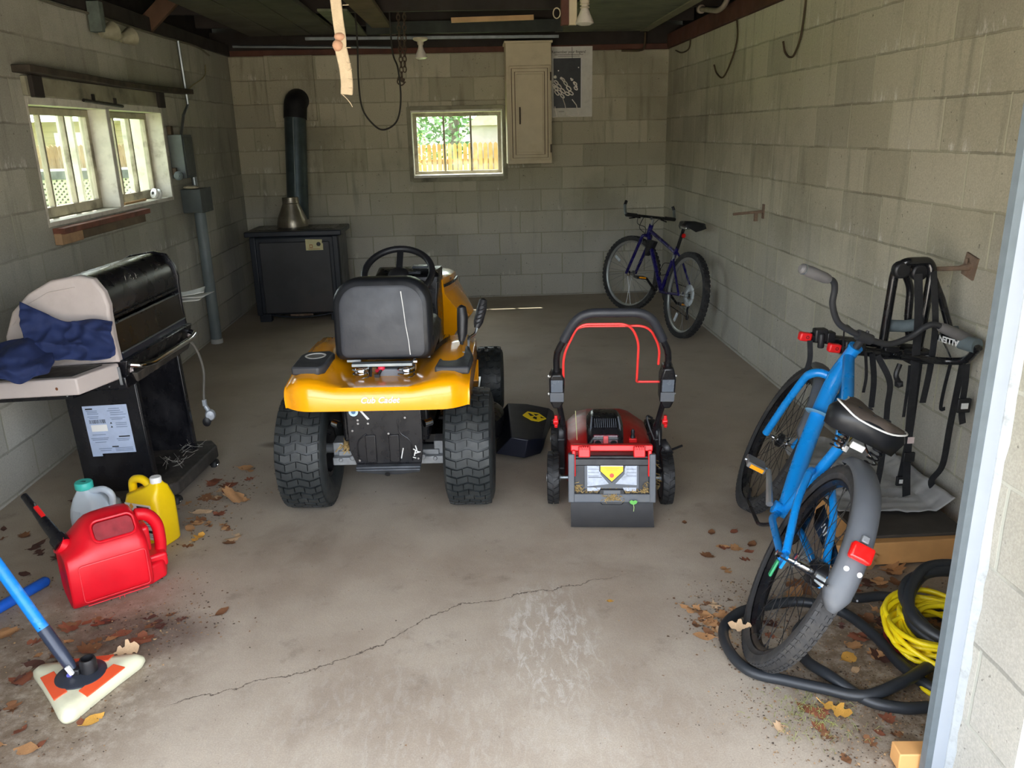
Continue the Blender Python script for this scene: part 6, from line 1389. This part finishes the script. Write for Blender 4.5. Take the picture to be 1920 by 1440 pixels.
# strap near the door
SP = thing('pull_strap', 'pale frayed pull strap hanging near the camera at the top', 'strap', (-.25, 1.75, 1.63))
def strap_pts(b):
    return b
m_str = M('frayed_webbing', srgb(140, 124, 98), .85, var=.1, scale=60, bmp=.4)
MB().tube(catmull([(-.012, 0, .82), (-.006, 0, .40), (-.001, 0, .175), (.003, 0, .105), (.001, 0, .088)], 6), 1, flat=(.021, .007), up=(0, -1, 0)).obj('upper_webbing', m_str, SP, bevel=.002)
MB().tube(catmull([(.001, 0, .09), (.007, .002, .05), (.008, .002, .02), (.006, 0, .0)], 6), 1, flat=(.024, .006), up=(0, -1, 0)).obj('lower_webbing', m_str, SP, bevel=.002)
MB().ico((-.004, -.003, .092), .0105, 2, .1).ico((.001, -.003, .108), .0095, 2, .1, (1.1, .7, .8)).obj('knot', M('knot_webbing', srgb(134, 100, 76), .85, var=.15, scale=60), SP)
fz = MB()
q = random.Random(9)
for z, l in ((.165, .010), (.088, .008), (.06, .006), (.045, .008), (.03, .007), (.012, .006)): fz.tube([(.012, -.003, z), (.014+l, -.003, z+q.uniform(-.003, .004))], .0007, 4)
fz.tube(catmull([(-.004, 0, .002), (.004, 0, -.006), (.012, 0, -.016), (.016, 0, -.024)], 5), .0008, 4)
fz.obj('loose_thread', m_str, SP, split=True)
MB().box((-.012, 0, .82), (.05, .02, .03)).obj('top_staple', m_galv, SP)
struct(MB().box((-.135, 1.75, 2.52), (3.97, .045, .15)).obj('ceiling_joist', m_dark, bevel=.003))
# ------------------------------------------------------------------ wire hooks on the right wall and back wall
m_wire = M('rust_wire', srgb(78, 64, 46), .7, metal=.3, var=.2)
for pts, r, lab in (([(1.852, 5.915, 2.27), (1.84, 5.846, 2.116), (1.835, 5.959, 1.972), (1.83, 6.092, 1.894), (1.825, 6.228, 1.928), (1.82, 6.293, 1.991)], .006, 'long bent wire hook hanging from the right wall plate, farther of two'),
    ([(1.852, 4.712, 2.27), (1.84, 4.714, 2.041), (1.835, 4.776, 1.938), (1.83, 4.835, 1.923), (1.825, 4.898, 1.954), (1.82, 4.927, 2.014)], .006, 'long bent wire hook hanging from the right wall plate, nearer of two'),
    ([(1.84, 7.07, 2.26), (1.835, 7.092, 2.18), (1.83, 7.3, 2.165), (1.825, 7.5, 2.20)], .006, 'small wire hook at the far top corner of the right wall'),
    ([(1.622, 7.83, 2.385), (1.616, 7.83, 2.268), (1.577, 7.84, 2.237), (1.415, 7.87, 2.240)], .010, 'bent pipe end hooking out above the back wall right of the poster')):
    tag(MB().tube(catmull(pts, 8), r, 7).obj('wire_hook', m_wire), lab, 'hook', 'wire hooks near the ceiling')
tag(MB().tube(fillet([(1.70, 6.30, 2.372), (1.70, 5.85, 2.30), (1.72, 5.76, 2.32), (1.74, 5.70, 2.42)], .08, 5), .018, 10).lathe([(.018, -.02), (.03, -.02), (.03, .02), (.018, .02)], 14, rot_to((1.70, 6.28, 2.368), (1.70, 5.85, 2.30))).obj('old_pipe', M('grey_pipe', srgb(138, 126, 112), .7, var=.2)), 'short bent grey pipe under the roof at the right wall', 'pipe')
# ------------------------------------------------------------------ electrical gear on the left wall
m_egrey = M('electrical_grey', srgb(84, 92, 92), .55, var=.12, scale=8, dirt=srgb(60, 60, 52), dirt_amt=.4)
e1 = thing('breaker_box', 'grey metal breaker box on the left wall beside the windows', 'electrical box', (XL, 6.2, 1.435))
MB().box((.05, 0, 0), (.10, .22, .30)).obj('box', m_egrey, e1, bevel=.004); MB().box((.103, 0, 0), (.008, .19, .27)).obj('cover', M('dark_cover', srgb(66, 72, 70), .5, var=.1), e1, bevel=.003)
MB().lathe([(.03, 0), (.032, .02), (.02, .03), (.0001, .03)], 18, frame((.055, -.13, -.13), (1, 0, 0), (0, 0, 1))).lathe([(.012, .03), (.012, .036), (.0001, .036)], 14, frame((.055, -.13, -.13), (1, 0, 0), (0, 0, 1))).obj('round_switch', m_egrey, e1)
MB().box((.02, -.09, .18), (.03, .05, .06)).box((.025, -.12, -.10), (.03, .03, .05)).obj('cable_clamp', m_chain, e1, bevel=.004, split=True)
e2 = thing('junction_box', 'square grey junction box below the breaker box on top of a thick conduit', 'electrical box', (XL, 6.33, 1.115))
MB().box((.07, 0, 0), (.14, .25, .17)).obj('box', m_egrey, e2, bevel=.004); MB().box((.142, 0, 0), (.006, .26, .175)).obj('cover', _M['dark_cover'], e2, bevel=.002)
MB().tube([(.07, 0, .08), (.07, 0, .19)], .02, 10).obj('nipple', m_galv, e2)
tag(MB().ico((XL+.075, 6.22, 1.215), .045, 2, .12, (1.2, 1.1, .3), 4).obj('plaster_lump', M('cream_lump', srgb(196, 186, 160), .8, var=.2, scale=30)), 'pale broken lump lying on top of the junction box', 'lump')
cd = thing('conduit', 'thick grey conduit running down the left wall to the floor', 'conduit', (XL, 6.36, 0))
MB().tube([(.07, 0, .03), (.07, 0, 1.03)], .042, 16).obj('pipe', M('grey_pvc', srgb(122, 132, 134), .5, var=.1, scale=8), cd); MB().tube([(.07, 0, .0), (.07, 0, .035)], .047, 16).obj('floor_collar', M('white_crust', srgb(190, 190, 184), .7, var=.2), cd)
tag(MB().tube([(XL+.035, 6.49, 2.24), (XL+.035, 6.525, 1.80), (XL+.045, 6.36, 1.72), (XL+.05, 6.24, 1.58)], .011, 8).obj('thin_conduit', m_galv), 'thin metal conduit from the wall top down to the breaker box', 'conduit')
tag(MB().tube(catmull([(XL+.03, 4.2, 2.235), (XL+.03, 4.76, 2.228), (XL+.03, 5.0, 2.236), (XL+.03, 6.1, 2.235), (XL+.03, 6.9, 2.242), (XL+.04, 7.2, 2.20)], 6), .008, 6).obj('grey_cable', M('grey_cable', srgb(112, 108, 92), .6)), 'grey cable stapled along the top of the left wall', 'cable')
tag(MB().tube(catmull([(XL+.03, 7.10, 2.12), (XL+.04, 7.0, 2.03), (XL+.02, 6.75, 1.95), (XL+.03, 6.56, 1.90)], 6), .004, 5).obj('thin_wire', M('straw_wire', srgb(146, 136, 92), .6)), 'thin straw-coloured wire dangling beside the thin conduit', 'wire')
# ------------------------------------------------------------------ stove, flue, cabinet, poster
S = thing('heater_stove', 'dark blue-black cabinet heater in the far left corner with rust streak', 'heater', (-1.53, 7.30, 0))
m_stv = M('stove_enamel', srgb(40, 44, 52), .4, var=.25, scale=4, dirt=srgb(28, 26, 24), dirt_amt=.6)
m_stf = M('stove_front', srgb(58, 58, 60), .45, var=.3, scale=3, dirt=srgb(84, 62, 48), dirt_amt=.35)
MB().box((0, 0, .40), (.76, .46, .68)).obj('body', m_stv, S, bevel=.02, bseg=3)
MB().box((0, .0, .765), (.82, .52, .045)).obj('top', m_stv, S, bevel=.008)
MB().box((-.0, -.235, .385), (.60, .02, .62)).obj('front_panel', m_stf, S, bevel=.008)
MB().box((-.35, -.235, .40), (.05, .024, .68)).box((.35, -.235, .40), (.05, .024, .68)).obj('corner_post', m_stv, S, bevel=.008, split=True)
for x, y in ((-.31, -.2), (.31, -.2), (-.31, .18), (.31, .18)): MB().box((x, y, .035), (.10, .07, .07), None).obj('foot', m_stv, S, bevel=.006)
MB().tube(catmull([(-.26, -.22, .06), (-.15, -.23, .045), (0, -.23, .035), (.15, -.23, .045), (.26, -.22, .06)], 5), .008, 6).obj('skirt', m_stv, S)
MB().box((0, -.2, .06), (.20, .01, .05)).obj('rusty_drip', m_rust, S)
for x in (-.2, .05, .2): MB().box((x*1.25, .02, .7885), (.18, .34, .004)).obj('top_grille', m_blk2, S, bevel=.001)
pn_ = MB().prism([(0, 0), (.145, 0), (.147, .055), (.138, .06), (.142, .09), (0, .095)], .004, frame((.10, -.246, .62), (1, 0, 0), (0, .0, 1))).obj('instruction_plate', M('cream_plate', srgb(206, 198, 150), .6, var=.08, scale=20), S)
MB().lathe([(.018, 0), (.016, .012), (.0001, .014)], 18, frame((.21, -.250, .672), (1, 0, 0), (0, 0, 1))).obj('thermostat_knob', m_blk, pn_)
MB().box((.145, -.2505, .655), (.026, .001, .03)).obj('plate_print', M('orange_brown_print', srgb(166, 100, 50), .6), pn_); MB().box((.145, -.2512, .655), (.016, .001, .018)).obj('plate_print', _M['cream_plate'], pn_)
MB().box((.17, -.2505, .63), (.10, .001, .004)).obj('plate_line', _M['orange_brown_print'], pn_)
FL = thing('flue_pipe', 'grey stove flue rising to a black elbow in the chimney breast', 'flue', (-1.60, 7.42, .788))
MB().lathe([(.135, 0), (.135, .03), (.125, .075), (.072, .20), (.070, .255)], 28).obj('draft_hood', M('tarnished_tin', srgb(150, 142, 128), .35, metal=.8, var=.25, scale=10), FL)
MB().lathe([(.071, .20), (.074, .205), (.071, .21)], 28).obj('hood_seam', _M['tarnished_tin'], FL)
MB().tube([(.02, .16, .05), (.05, .30, .93)], .095, 22).obj('pipe', M('blued_steel', srgb(72, 84, 88), .42, metal=.6, var=.25, scale=8), FL)
MB().tube([(.02, .065, .05), (.05, .205, .93)], .004, 6).obj('pipe_seam', m_galv, FL)
MB().tube(fillet([(.05, .30, .92), (.06, .32, 1.05), (.06, .42, 1.08), (.06, .47, 1.08)], .12, 6), .102, 22).obj('elbow', M('soot_black', srgb(12, 12, 13), .7, var=.2), FL)
KB = thing('wall_cabinet', 'narrow cream painted wall cabinet hanging beside the back window', 'cabinet', (.545, 7.74, 1.275))
MB().box((0, .0, .515), (.40, .31, 1.03)).obj('body', m_cream, KB, bevel=.003)
MB().box((0, -.005, 1.025), (.425, .335, .02)).obj('cornice', m_cream, KB, bevel=.004)
dr = MB().box((.005, -.163, .43), (.36, .02, .80)).obj('door', m_cream, KB, bevel=.004)
m_line = M('dark_glaze_line', srgb(96, 72, 50), .7, var=.2)
for w_, h_ in ((.318, .755), (.262, .70)):
    MB().tube([(.005+x, -.1735, .43+z) for x, z in ((-w_/2, -h_/2), (w_/2, -h_/2), (w_/2, h_/2), (-w_/2, h_/2))], .0032, 4, closed=True).obj('glaze_line', m_line, dr, smooth=0)
MB().box((.005, -.174, .43), (.235, .008, .665)).obj('raised_panel', m_cream, dr, bevel=.006)
MB().tube(fillet([(-.085, -.176, .475), (-.085, -.197, .468), (-.085, -.197, .362), (-.085, -.176, .355)], .01, 3), .0055, 8).box((-.085, -.18, .415), (.014, .004, .145)).obj('handle', m_chain, dr)
for z in (.13, .74): MB().box((.193, -.166, z), (.012, .014, .07)).obj('hinge', m_chain, KB, bevel=.002)
PO = thing('poster', 'safety poster of a skeletal hand on black, on the back wall right of the cabinet', 'poster', (.965, 7.893, 1.98))
fm = frame((0, 0, 0), (1, 0, 0), (0, 0, 1))
pb_ = MB().box((0, 0, 0), (.375, .004, .61)).obj('paper', M('poster_paper', srgb(222, 220, 208), .7, var=.06, scale=12, dirt=srgb(160, 156, 136), dirt_amt=.4), PO)
MB().box((-.045, -.0028, -.01), (.25, .002, .43)).obj('black_picture', M('poster_black', srgb(36, 40, 40), .45, var=.3, scale=14), PO)
MB().box((.088, -.0032, -.01), (.006, .002, .43)).obj('white_rule', m_white, PO)
text('poster_heading', 'Remember your fingers!', .032, M('poster_ink', srgb(96, 90, 76), .7), PO, frame((-.03, -.0032, .258), (1, 0, 0), (0, 0, 1)), extrude=.0002, bold=.0004)
MB().box((-.03, -.003, .235), (.26, .001, .004)).box((-.03, -.003, .222), (.20, .001, .003)).box((-.10, -.003, -.255), (.05, .001, .004)).obj('poster_small_print', _M['poster_ink'], PO, split=True)
MB().tube([(.0, -.0032, .30), (.002, -.0032, .20)], .002, 4).obj('poster_tear', m_dark, PO)
bone = M('xray_white', srgb(250, 244, 232), .5, var=.05)
hb3 = MB()
def ell(cx, cz, l, w_, ang):
    hb3.tube([(cx+l*math.cos(t)*math.cos(R(ang))-w_*math.sin(t)*math.sin(R(ang)), -.0042, cz+l*math.cos(t)*math.sin(R(ang))+w_*math.sin(t)*math.cos(R(ang))) for t in [2*PI*k/12 for k in range(12)]], .0052, 4, closed=True)
for cx, cz, l, w_, an in ((-.165, -.03, .02, .010, -40), (-.145, -.0, .022, .010, -40), (-.15, -.05, .022, .012, -42), (-.12, -.035, .026, .013, -42), (-.085, -.075, .028, .012, -45), (-.115, -.085, .024, .011, -45), (-.08, .02, .020, .008, -50), (-.06, -.01, .024, .010, -48), (-.03, -.055, .026, .014, -45), (-.045, -.10, .022, .012, -30), (-.09, -.12, .022, .010, -45), (-.01, -.095, .024, .012, -35), (-.14, -.09, .026, .012, -50), (.03, -.015, .016, .010, -35), (-.155, .045, .010, .008, 0), (.035, -.055, .018, .010, -40), (.0, .02, .008, .006, 0)): ell(cx, cz, l, w_, an)
hb3.obj('finger_bone', bone, PO, split=True)
fb2 = MB()
for cx, cz, r in ((-.155, .05, .012), (-.10, .035, .012), (.02, -.005, .012), (-.125, .10, .006), (.06, .125, .006), (.04, -.04, .011), (-.01, .03, .007)): fb2.lathe([(r, 0), (.0001, .0005)], 12, frame((cx, -.0042, cz), (1, 0, 0), (0, 0, 1)), cap=False)
fb2.obj('bone_tip', bone, PO, split=True)
MB().tube([(-.085, -.0042, -.14), (-.065, -.0042, -.20), (-.05, -.0042, -.285), (.0, -.0042, -.30), (.062, -.0042, -.29), (.04, -.0042, -.20), (.0, -.0042, -.15)], .0042, 4).tube([(-.16, -.0042, -.21), (-.14, -.0042, -.30), (-.18, -.0042, -.305)], .0042, 4).obj('wrist_bone', bone, PO, split=True)
# ------------------------------------------------------------------ right-hand floor: platform, hoses, cord, blocks
m_fir = M('fresh_fir', srgb(214, 160, 100), .6, var=.12, scale=6)
PF = thing('wood_platform', 'low platform of new yellow two-by-fours with a dark board against the right wall', 'platform', (1.55, 2.60, 0))
MB().box((-.05, -.02, .055), (.52, .04, .089)).obj('front_rail', m_fir, PF, loc=(0, 0, 0), rot=(0, 0, R(1.5)), bevel=.003)
MB().box((.20, .36, .055), (.04, .70, .089)).obj('side_rail', m_fir, PF, bevel=.003); MB().box((-.15, .36, .055), (.04, .68, .089)).obj('side_rail', m_fir, PF, bevel=.003)
MB().box((.03, .36, .106), (.40, .74, .012)).obj('dark_board', M('dark_plywood', srgb(74, 68, 62), .8, var=.25, scale=6), PF, bevel=.002)
MB().box((-.03, .005, .002), (.50, .05, .008)).obj('bottom_felt', m_blk, PF)
ps_ = MB()
def sheet(u, v):
    x = 1.40+.40*u-.04*(1-u)*(1-v); y = 2.74+.78*v
    z = .117+.016*abs(mno.noise(Vector((x*14, y*9, 2))))+.022*(1-2*abs(mno.noise(Vector((x*7, y*16, 5)))))*.5+.008+(.05*max(0, u-.85)/.15)
    return (x, y-.02*u, z)
ps_.grid(sheet, 40, 70)
tag(ps_.obj('plastic_sheet', M('crumpled_grey_plastic', srgb(186, 186, 186), .4, var=.2, scale=9, dirt=srgb(92, 90, 88), dirt_amt=.6), smooth=40, solid=.002), 'crumpled dirty grey plastic sheet lying on the platform along the right wall', 'plastic sheet')
bk = MB().box((1.078, 1.617, .026), (.12, .05, .05), Euler((0, 0, R(-4)))); tag(bk.obj('wood_block', m_fir, bevel=.003), 'sawn yellow wood block on the ground by the white door trim', 'wood block')
tag(MB().box((1.40, 2.30, .008), (.10, .05, .008), Euler((0, 0, R(-15)))).box((1.41, 2.305, .015), (.085, .045, .005), Euler((0, 0, R(-10)))).obj('white_scrap', M('off_white_scrap', srgb(200, 200, 198), .6, var=.08)), 'flat white scrap on the ground behind the yellow cord', 'scrap')
m_hose = M('black_hose_rubber', srgb(40, 43, 47), .45, var=.12, scale=10, dirt=srgb(74, 72, 68), dirt_amt=.3)
def hose(name, label, pts, r, mat, cat, n=8, grp=None):
    return tag(MB().tube(catmull(pts, n), r, 12).obj(name, mat, smooth=70), label, cat, grp)
hose('black_hose', 'long black hose looping on the floor round the rear wheel of the blue bicycle', [(1.50, 1.98, .03), (1.38, 1.96, .045), (1.289, 1.935, .05), (1.171, 1.872, .048), (1.045, 1.843, .03), (.947, 1.896, .02), (.86, 1.94, .018), (.775, 1.985, .018), (.742, 2.08, .018), (.757, 2.20, .018), (.83, 2.285, .018), (.932, 2.32, .018), (1.062, 2.335, .018), (1.17, 2.268, .018), (1.215, 2.13, .018), (1.225, 1.98, .018), (1.27, 1.86, .018), (1.40, 1.79, .018)], .0165, m_hose, 'hose')
hose('black_hose', 'black hose curving on the floor from the white trim past the yellow cord', [(1.36, 1.775, .018), (1.21, 1.797, .018), (1.135, 1.80, .018), (1.05, 1.835, .018+.004), (.985, 1.925, .035), (.955, 2.031, .018), (.975, 2.152, .018), (1.05, 2.235, .018), (1.19, 2.335, .04), (1.26, 2.34, .018), (1.352, 2.345, .018), (1.442, 2.30, .018), (1.49, 2.22, .018), (1.55, 2.12, .018)], .0165, m_hose, 'hose')
cpts = []
for k in range(38):
    a = -.6+k*2*PI/13; rr_ = .20+.012*math.sin(k*1.7)
    cpts.append((1.48+rr_*math.cos(a)*.95, 2.07+rr_*math.sin(a)*.85, .06+.10*(.5+.5*math.sin(a))+.012*(k/13)))
hose('hose_coil', 'coil of thick black hose standing round the yellow cord by the white trim', cpts, .0175, m_hose, 'hose', 4)
q = random.Random(21); cpts = []
for k in range(190):
    a = k*2*PI/10.6; rr_ = .118+.022*math.sin(k*.73)+.012*q.uniform(-1, 1); lay = (k/190)
    cpts.append((1.375+rr_*1.05*math.cos(a)+.02*math.sin(k*.21), 2.055+rr_*.98*math.sin(a)+.03*math.sin(k*.17), .012+.065*abs(math.sin(k*.31))+.035*lay+.03*(.5+.5*math.sin(a))))
cpts += [(1.30, 1.95, .03), (1.24, 1.90, .012), (1.27, 1.83, .010), (1.38, 1.76, .010)]
hose('extension_lead', 'coiled bright yellow extension cord on the floor beside the white trim', cpts, .0076, M('yellow_cord_jacket', srgb(240, 214, 24), .4, var=.08), 'extension cord', 4)
hose('red_lead', 'thin dark red cord showing through the yellow coil', [(1.27, 2.02, .02), (1.24, 2.07, .015), (1.26, 2.15, .018), (1.33, 2.19, .02), (1.42, 2.18, .02)], .005, M('dark_red_cord', srgb(150, 40, 30), .5), 'cord')
# ------------------------------------------------------------------ leaves
LM = [M('leaf_brown', srgb(122, 82, 52), .8, var=.25, scale=40), M('leaf_dark', srgb(84, 52, 42), .8, var=.25, scale=40), M('leaf_tan', srgb(176, 130, 86), .8, var=.2, scale=40), M('leaf_yellow', srgb(204, 152, 66), .75, var=.2, scale=40), M('leaf_pale', srgb(196, 164, 128), .8, var=.15, scale=40), M('leaf_rust', srgb(134, 78, 54), .8, var=.2, scale=40)]
def leaf_mesh(kind, mi, seed):
    q = random.Random(seed); b = MB(); L = 1.0
    if kind == 'oak':
        half = [(0, .03), (.12, .05), (.2, .24), (.3, .27), (.36, .12), (.46, .14), (.53, .36), (.64, .40), (.68, .18), (.76, .18), (.84, .26), (.93, .16), (1, 0)]
    elif kind == 'oval': half = [(0, .02), (.12, .14), (.3, .26), (.5, .29), (.7, .24), (.88, .11), (1, 0)]
    else: half = [(0, .03), (.1, .22), (.05, .42), (.25, .38), (.34, .58), (.46, .40), (.6, .46), (.66, .24), (.84, .20), (1, 0)]
    cu = q.uniform(.10, .32); tw = q.uniform(-.3, .3)
    def P(x, y): return (x-.5, y, .02+cu*((x-.5)**2*1.2+y*y*1.6)+tw*(x-.5)*y+.03*math.sin(9*x+seed))
    n = len(half); a = [b.av(P(x, 0)) for x, _ in half]; u = [b.av(P(x, y*(1+q.uniform(-.15, .15)))) for x, y in half]; d = [b.av(P(x, -y*(1+q.uniform(-.15, .15)))) for x, y in half]
    for i in range(n-1): b.af((a[i], a[i+1], u[i+1], u[i])); b.af((d[i], d[i+1], a[i+1], a[i]))
    b.tube([P(-.16, .02), P(0, 0)], .014, 4)
    o = b.obj('leaf', LM[mi], smooth=50, recalc=False); me = o.data; bpy.data.objects.remove(o); return me
LV = {}
def leaf(x, y, s, kind=None, mi=None, label=None, group=None, z=.0, rot=None, rg=rnd):
    kind = kind or rg.choice(('oak', 'oval', 'oval', 'maple', 'oak')); mi = rg.randrange(6) if mi is None else mi; sd = rg.randrange(3)
    k = (kind, mi, sd)
    if k not in LV: LV[k] = leaf_mesh(kind, mi, sd+7*mi)
    o = bpy.data.objects.new('dead_leaf', LV[k]); COL.objects.link(o); o.location = (x, y, z); o.scale = (s, s, s)
    o.rotation_euler = rot or (rg.uniform(-.15, .15), rg.uniform(-.15, .15), rg.uniform(0, 6.28))
    tag(o, label or 'dead brown leaf on the concrete floor', 'leaf', group); return o
lr = random.Random(5)
def scatter(n, f, smin, smax, label, group, kinds=(0, 1, 2, 5)):
    for _ in range(n):
        x, y = f(); leaf(x, y, lr.uniform(smin, smax), None, lr.choice(kinds), label, group, .001, None, lr)
scatter(46, lambda: (lr.uniform(-1.75, -1.12) if lr.random() < .6 else lr.uniform(-1.45, -1.2), lr.uniform(1.62, 2.45)), .035, .075, 'dead leaf on the dust-covered floor round the triangular mop head and blue poles', 'leaves round the mop')
scatter(12, lambda: (lr.gauss(-1.12, .12), lr.gauss(2.40, .07)), .035, .065, 'dark dead leaf on the floor just in front of the red gas can', 'leaves before the gas can', (1, 1, 5, 0))
scatter(14, lambda: (lr.uniform(-2.02, -1.62), lr.uniform(2.7, 3.6)), .04, .075, 'dry leaf on the floor between the left wall and the jugs', 'leaves along the left wall', (1, 1, 0))
scatter(22, lambda: (lr.gauss(-1.21, .06), lr.gauss(3.42, .17)), .035, .08, 'tan dead leaf heaped by the caster of the grill', 'leaves by the grill caster', (2, 4, 0, 5))
scatter(9, lambda: (lr.gauss(-1.13, .05), lr.uniform(2.9, 3.2)), .03, .055, 'dead leaf on the floor right of the yellow jug', 'leaves right of the yellow jug', (0, 2, 5))
scatter(22, lambda: (lr.gauss(.735, .05), lr.gauss(2.29, .07)), .035, .075, 'tan dead leaf heaped left of the rear wheel of the blue bicycle', 'leaves by the blue bicycle wheel', (2, 4, 2, 0))
scatter(30, lambda: (lr.uniform(.86, 1.5), lr.uniform(2.0, 2.52)), .035, .075, 'dead leaf on the soil inside the black hose loops', 'leaves inside the hose loops', (0, 2, 5, 1))
scatter(16, lambda: (lr.uniform(1.05, 1.60), lr.uniform(2.38, 2.53)), .05, .09, 'dead leaf lying along the front of the wood platform', 'leaves before the platform', (0, 2, 5))
scatter(9, lambda: (lr.uniform(.85, 1.10), lr.uniform(1.60, 1.82)), .03, .05, 'small dead leaf on the soil in front of the hose', 'leaves before the hose', (2, 5, 0))
scatter(12, lambda: (lr.gauss(.93, .06), lr.gauss(2.75, .12)), .035, .06, 'dead leaf on the floor between the wheels of the blue bicycle', 'leaves under the blue bicycle', (2, 0, 5))
leaf(-1.012, 3.0, .075, 'maple', 4, 'pale maple leaf alone on the floor right of the yellow jug'); leaf(-1.16, 3.02, .07, 'oak', 3, 'orange tan leaf touching the foot of the yellow jug')
leaf(-1.135, 2.245, .075, 'oak', 4, 'pale curled leaf standing behind the mop head', z=.02, rot=(R(60), 0, R(30))); leaf(-1.11, 1.945, .065, 'oval', 3, 'yellow leaf half under the near edge of the mop head', rot=(R(10), 0, R(50)))
leaf(-1.20, 2.36, .07, 'oval', 5, 'long rust leaf between the gas can and the mop head', rot=(0, 0, R(25))); leaf(-1.45, 2.62, .06, 'oval', 3, 'ochre leaf beside the tip of the dark blue pole')
leaf(.80, 2.16, .085, 'oak', 4, 'pale oak leaf leaning against the rear tyre of the blue bicycle', z=.05, rot=(R(70), 0, R(160)))
leaf(1.385, 2.535, .10, 'oak', 2, 'big tan leaf leaning on the yellow front rail of the platform', z=.055, rot=(R(75), R(70), R(5)))
leaf(.955, 1.815, .085, 'oak', 3, 'bright orange yellow oak leaf in front of the black hose', z=.01, rot=(0, 0, R(-40))); leaf(.88, 1.84, .06, 'oval', 5, 'red brown leaf under the front curve of the hose')
leaf(1.10, 2.05, .075, 'oval', 3, 'yellow leaf in the middle of the hose loops'); leaf(1.09, 1.99, .04, 'oval', 4, 'small pale leaf in the middle of the hose loops')
leaf(.785, 1.77, .04, 'maple', 4, 'small pink tan leaf in front of the hose loops'); leaf(.43, 2.42, .03, 'oval', 3, 'tiny ochre leaf alone in the middle of the floor')
leaf(-1.10, 3.35, .11, 'maple', 2, 'large curled tan leaf beside the grill caster', z=.03, rot=(R(30), R(20), 1)); leaf(-1.30, 1.66, .07, 'oak', 3, 'orange leaf at the bottom left of the floor')
leaf(-1.70, 3.78, .085, 'oak', 5, 'rust leaf by the left wall behind the grill side panel', z=.01); leaf(-1.60, 3.70, .09, 'oak', 0, 'brown leaf by the left wall behind the grill side panel', z=.01)
leaf(.84, 3.62, .035, 'oval', 1, 'dark curled leaf on the floor right of the push mower'); leaf(.775, 3.95, .03, 'oval', 1, 'tiny dark leaf farther behind the push mower')
lt_ = MB(); q = random.Random(12)
def flake(x, y, s):
    a = q.uniform(0, 6.28); n = q.choice((3, 4, 4)); ids = [lt_.av((x+s*math.cos(a+2*PI*k/n)*q.uniform(.5, 1), y+s*math.sin(a+2*PI*k/n)*q.uniform(.4, 1), q.uniform(.0015, .005))) for k in range(n)]
    lt_.cur = q.choice((0, 1, 2, 3)); lt_.af(ids)
for _ in range(3200): flake(q.uniform(.86, 1.75) if q.random() < .8 else q.uniform(.72, 1.0), q.uniform(1.6, 2.52), q.uniform(.0015, .006))
for _ in range(1200): flake(min(1.8, q.gauss(1.0, .18)), q.gauss(1.82, .09), q.uniform(.0012, .004))
for _ in range(1500): flake(q.uniform(-2.0, -1.0), q.uniform(1.55, 2.75), q.uniform(.0015, .006))
for _ in range(350): flake(q.gauss(-1.16, .08), q.gauss(3.35, .2), q.uniform(.002, .009))
for _ in range(300): flake(q.gauss(-1.1, .12), q.gauss(2.40, .08), q.uniform(.002, .007))
for _ in range(250): flake(q.gauss(.75, .06), q.gauss(2.27, .09), q.uniform(.002, .008))
for _ in range(220): flake(q.uniform(-1.0, 1.5), q.uniform(1.6, 6.5), q.uniform(.002, .005))
lo_ = lt_.obj('leaf_litter', [M('litter_dark', srgb(94, 70, 52), .9), M('litter_brown', srgb(130, 98, 68), .9), M('litter_tan', srgb(164, 134, 98), .9), M('litter_black', srgb(74, 62, 52), .9)], smooth=0, recalc=False)
tag(lo_, 'crumbled leaf litter and grit scattered over the floor edges', 'leaf litter', kind='stuff')
gt = MB()
for _ in range(240):
    x, y = q.gauss(.88, .06), q.gauss(1.82, .06); a = q.uniform(0, 6.28); h = q.uniform(.004, .018); l = q.uniform(.006, .022)
    gt.tube([(x, y, .001), (x+l*.5*math.cos(a), y+l*.5*math.sin(a), h), (x+l*math.cos(a), y+l*math.sin(a), h*.6)], .0006, 3)
tag(gt.obj('moss_grass', M('dry_green', srgb(128, 132, 74), .9, var=.3), smooth=0), 'thin patch of moss and dry grass in front of the hose', 'moss', kind='stuff')
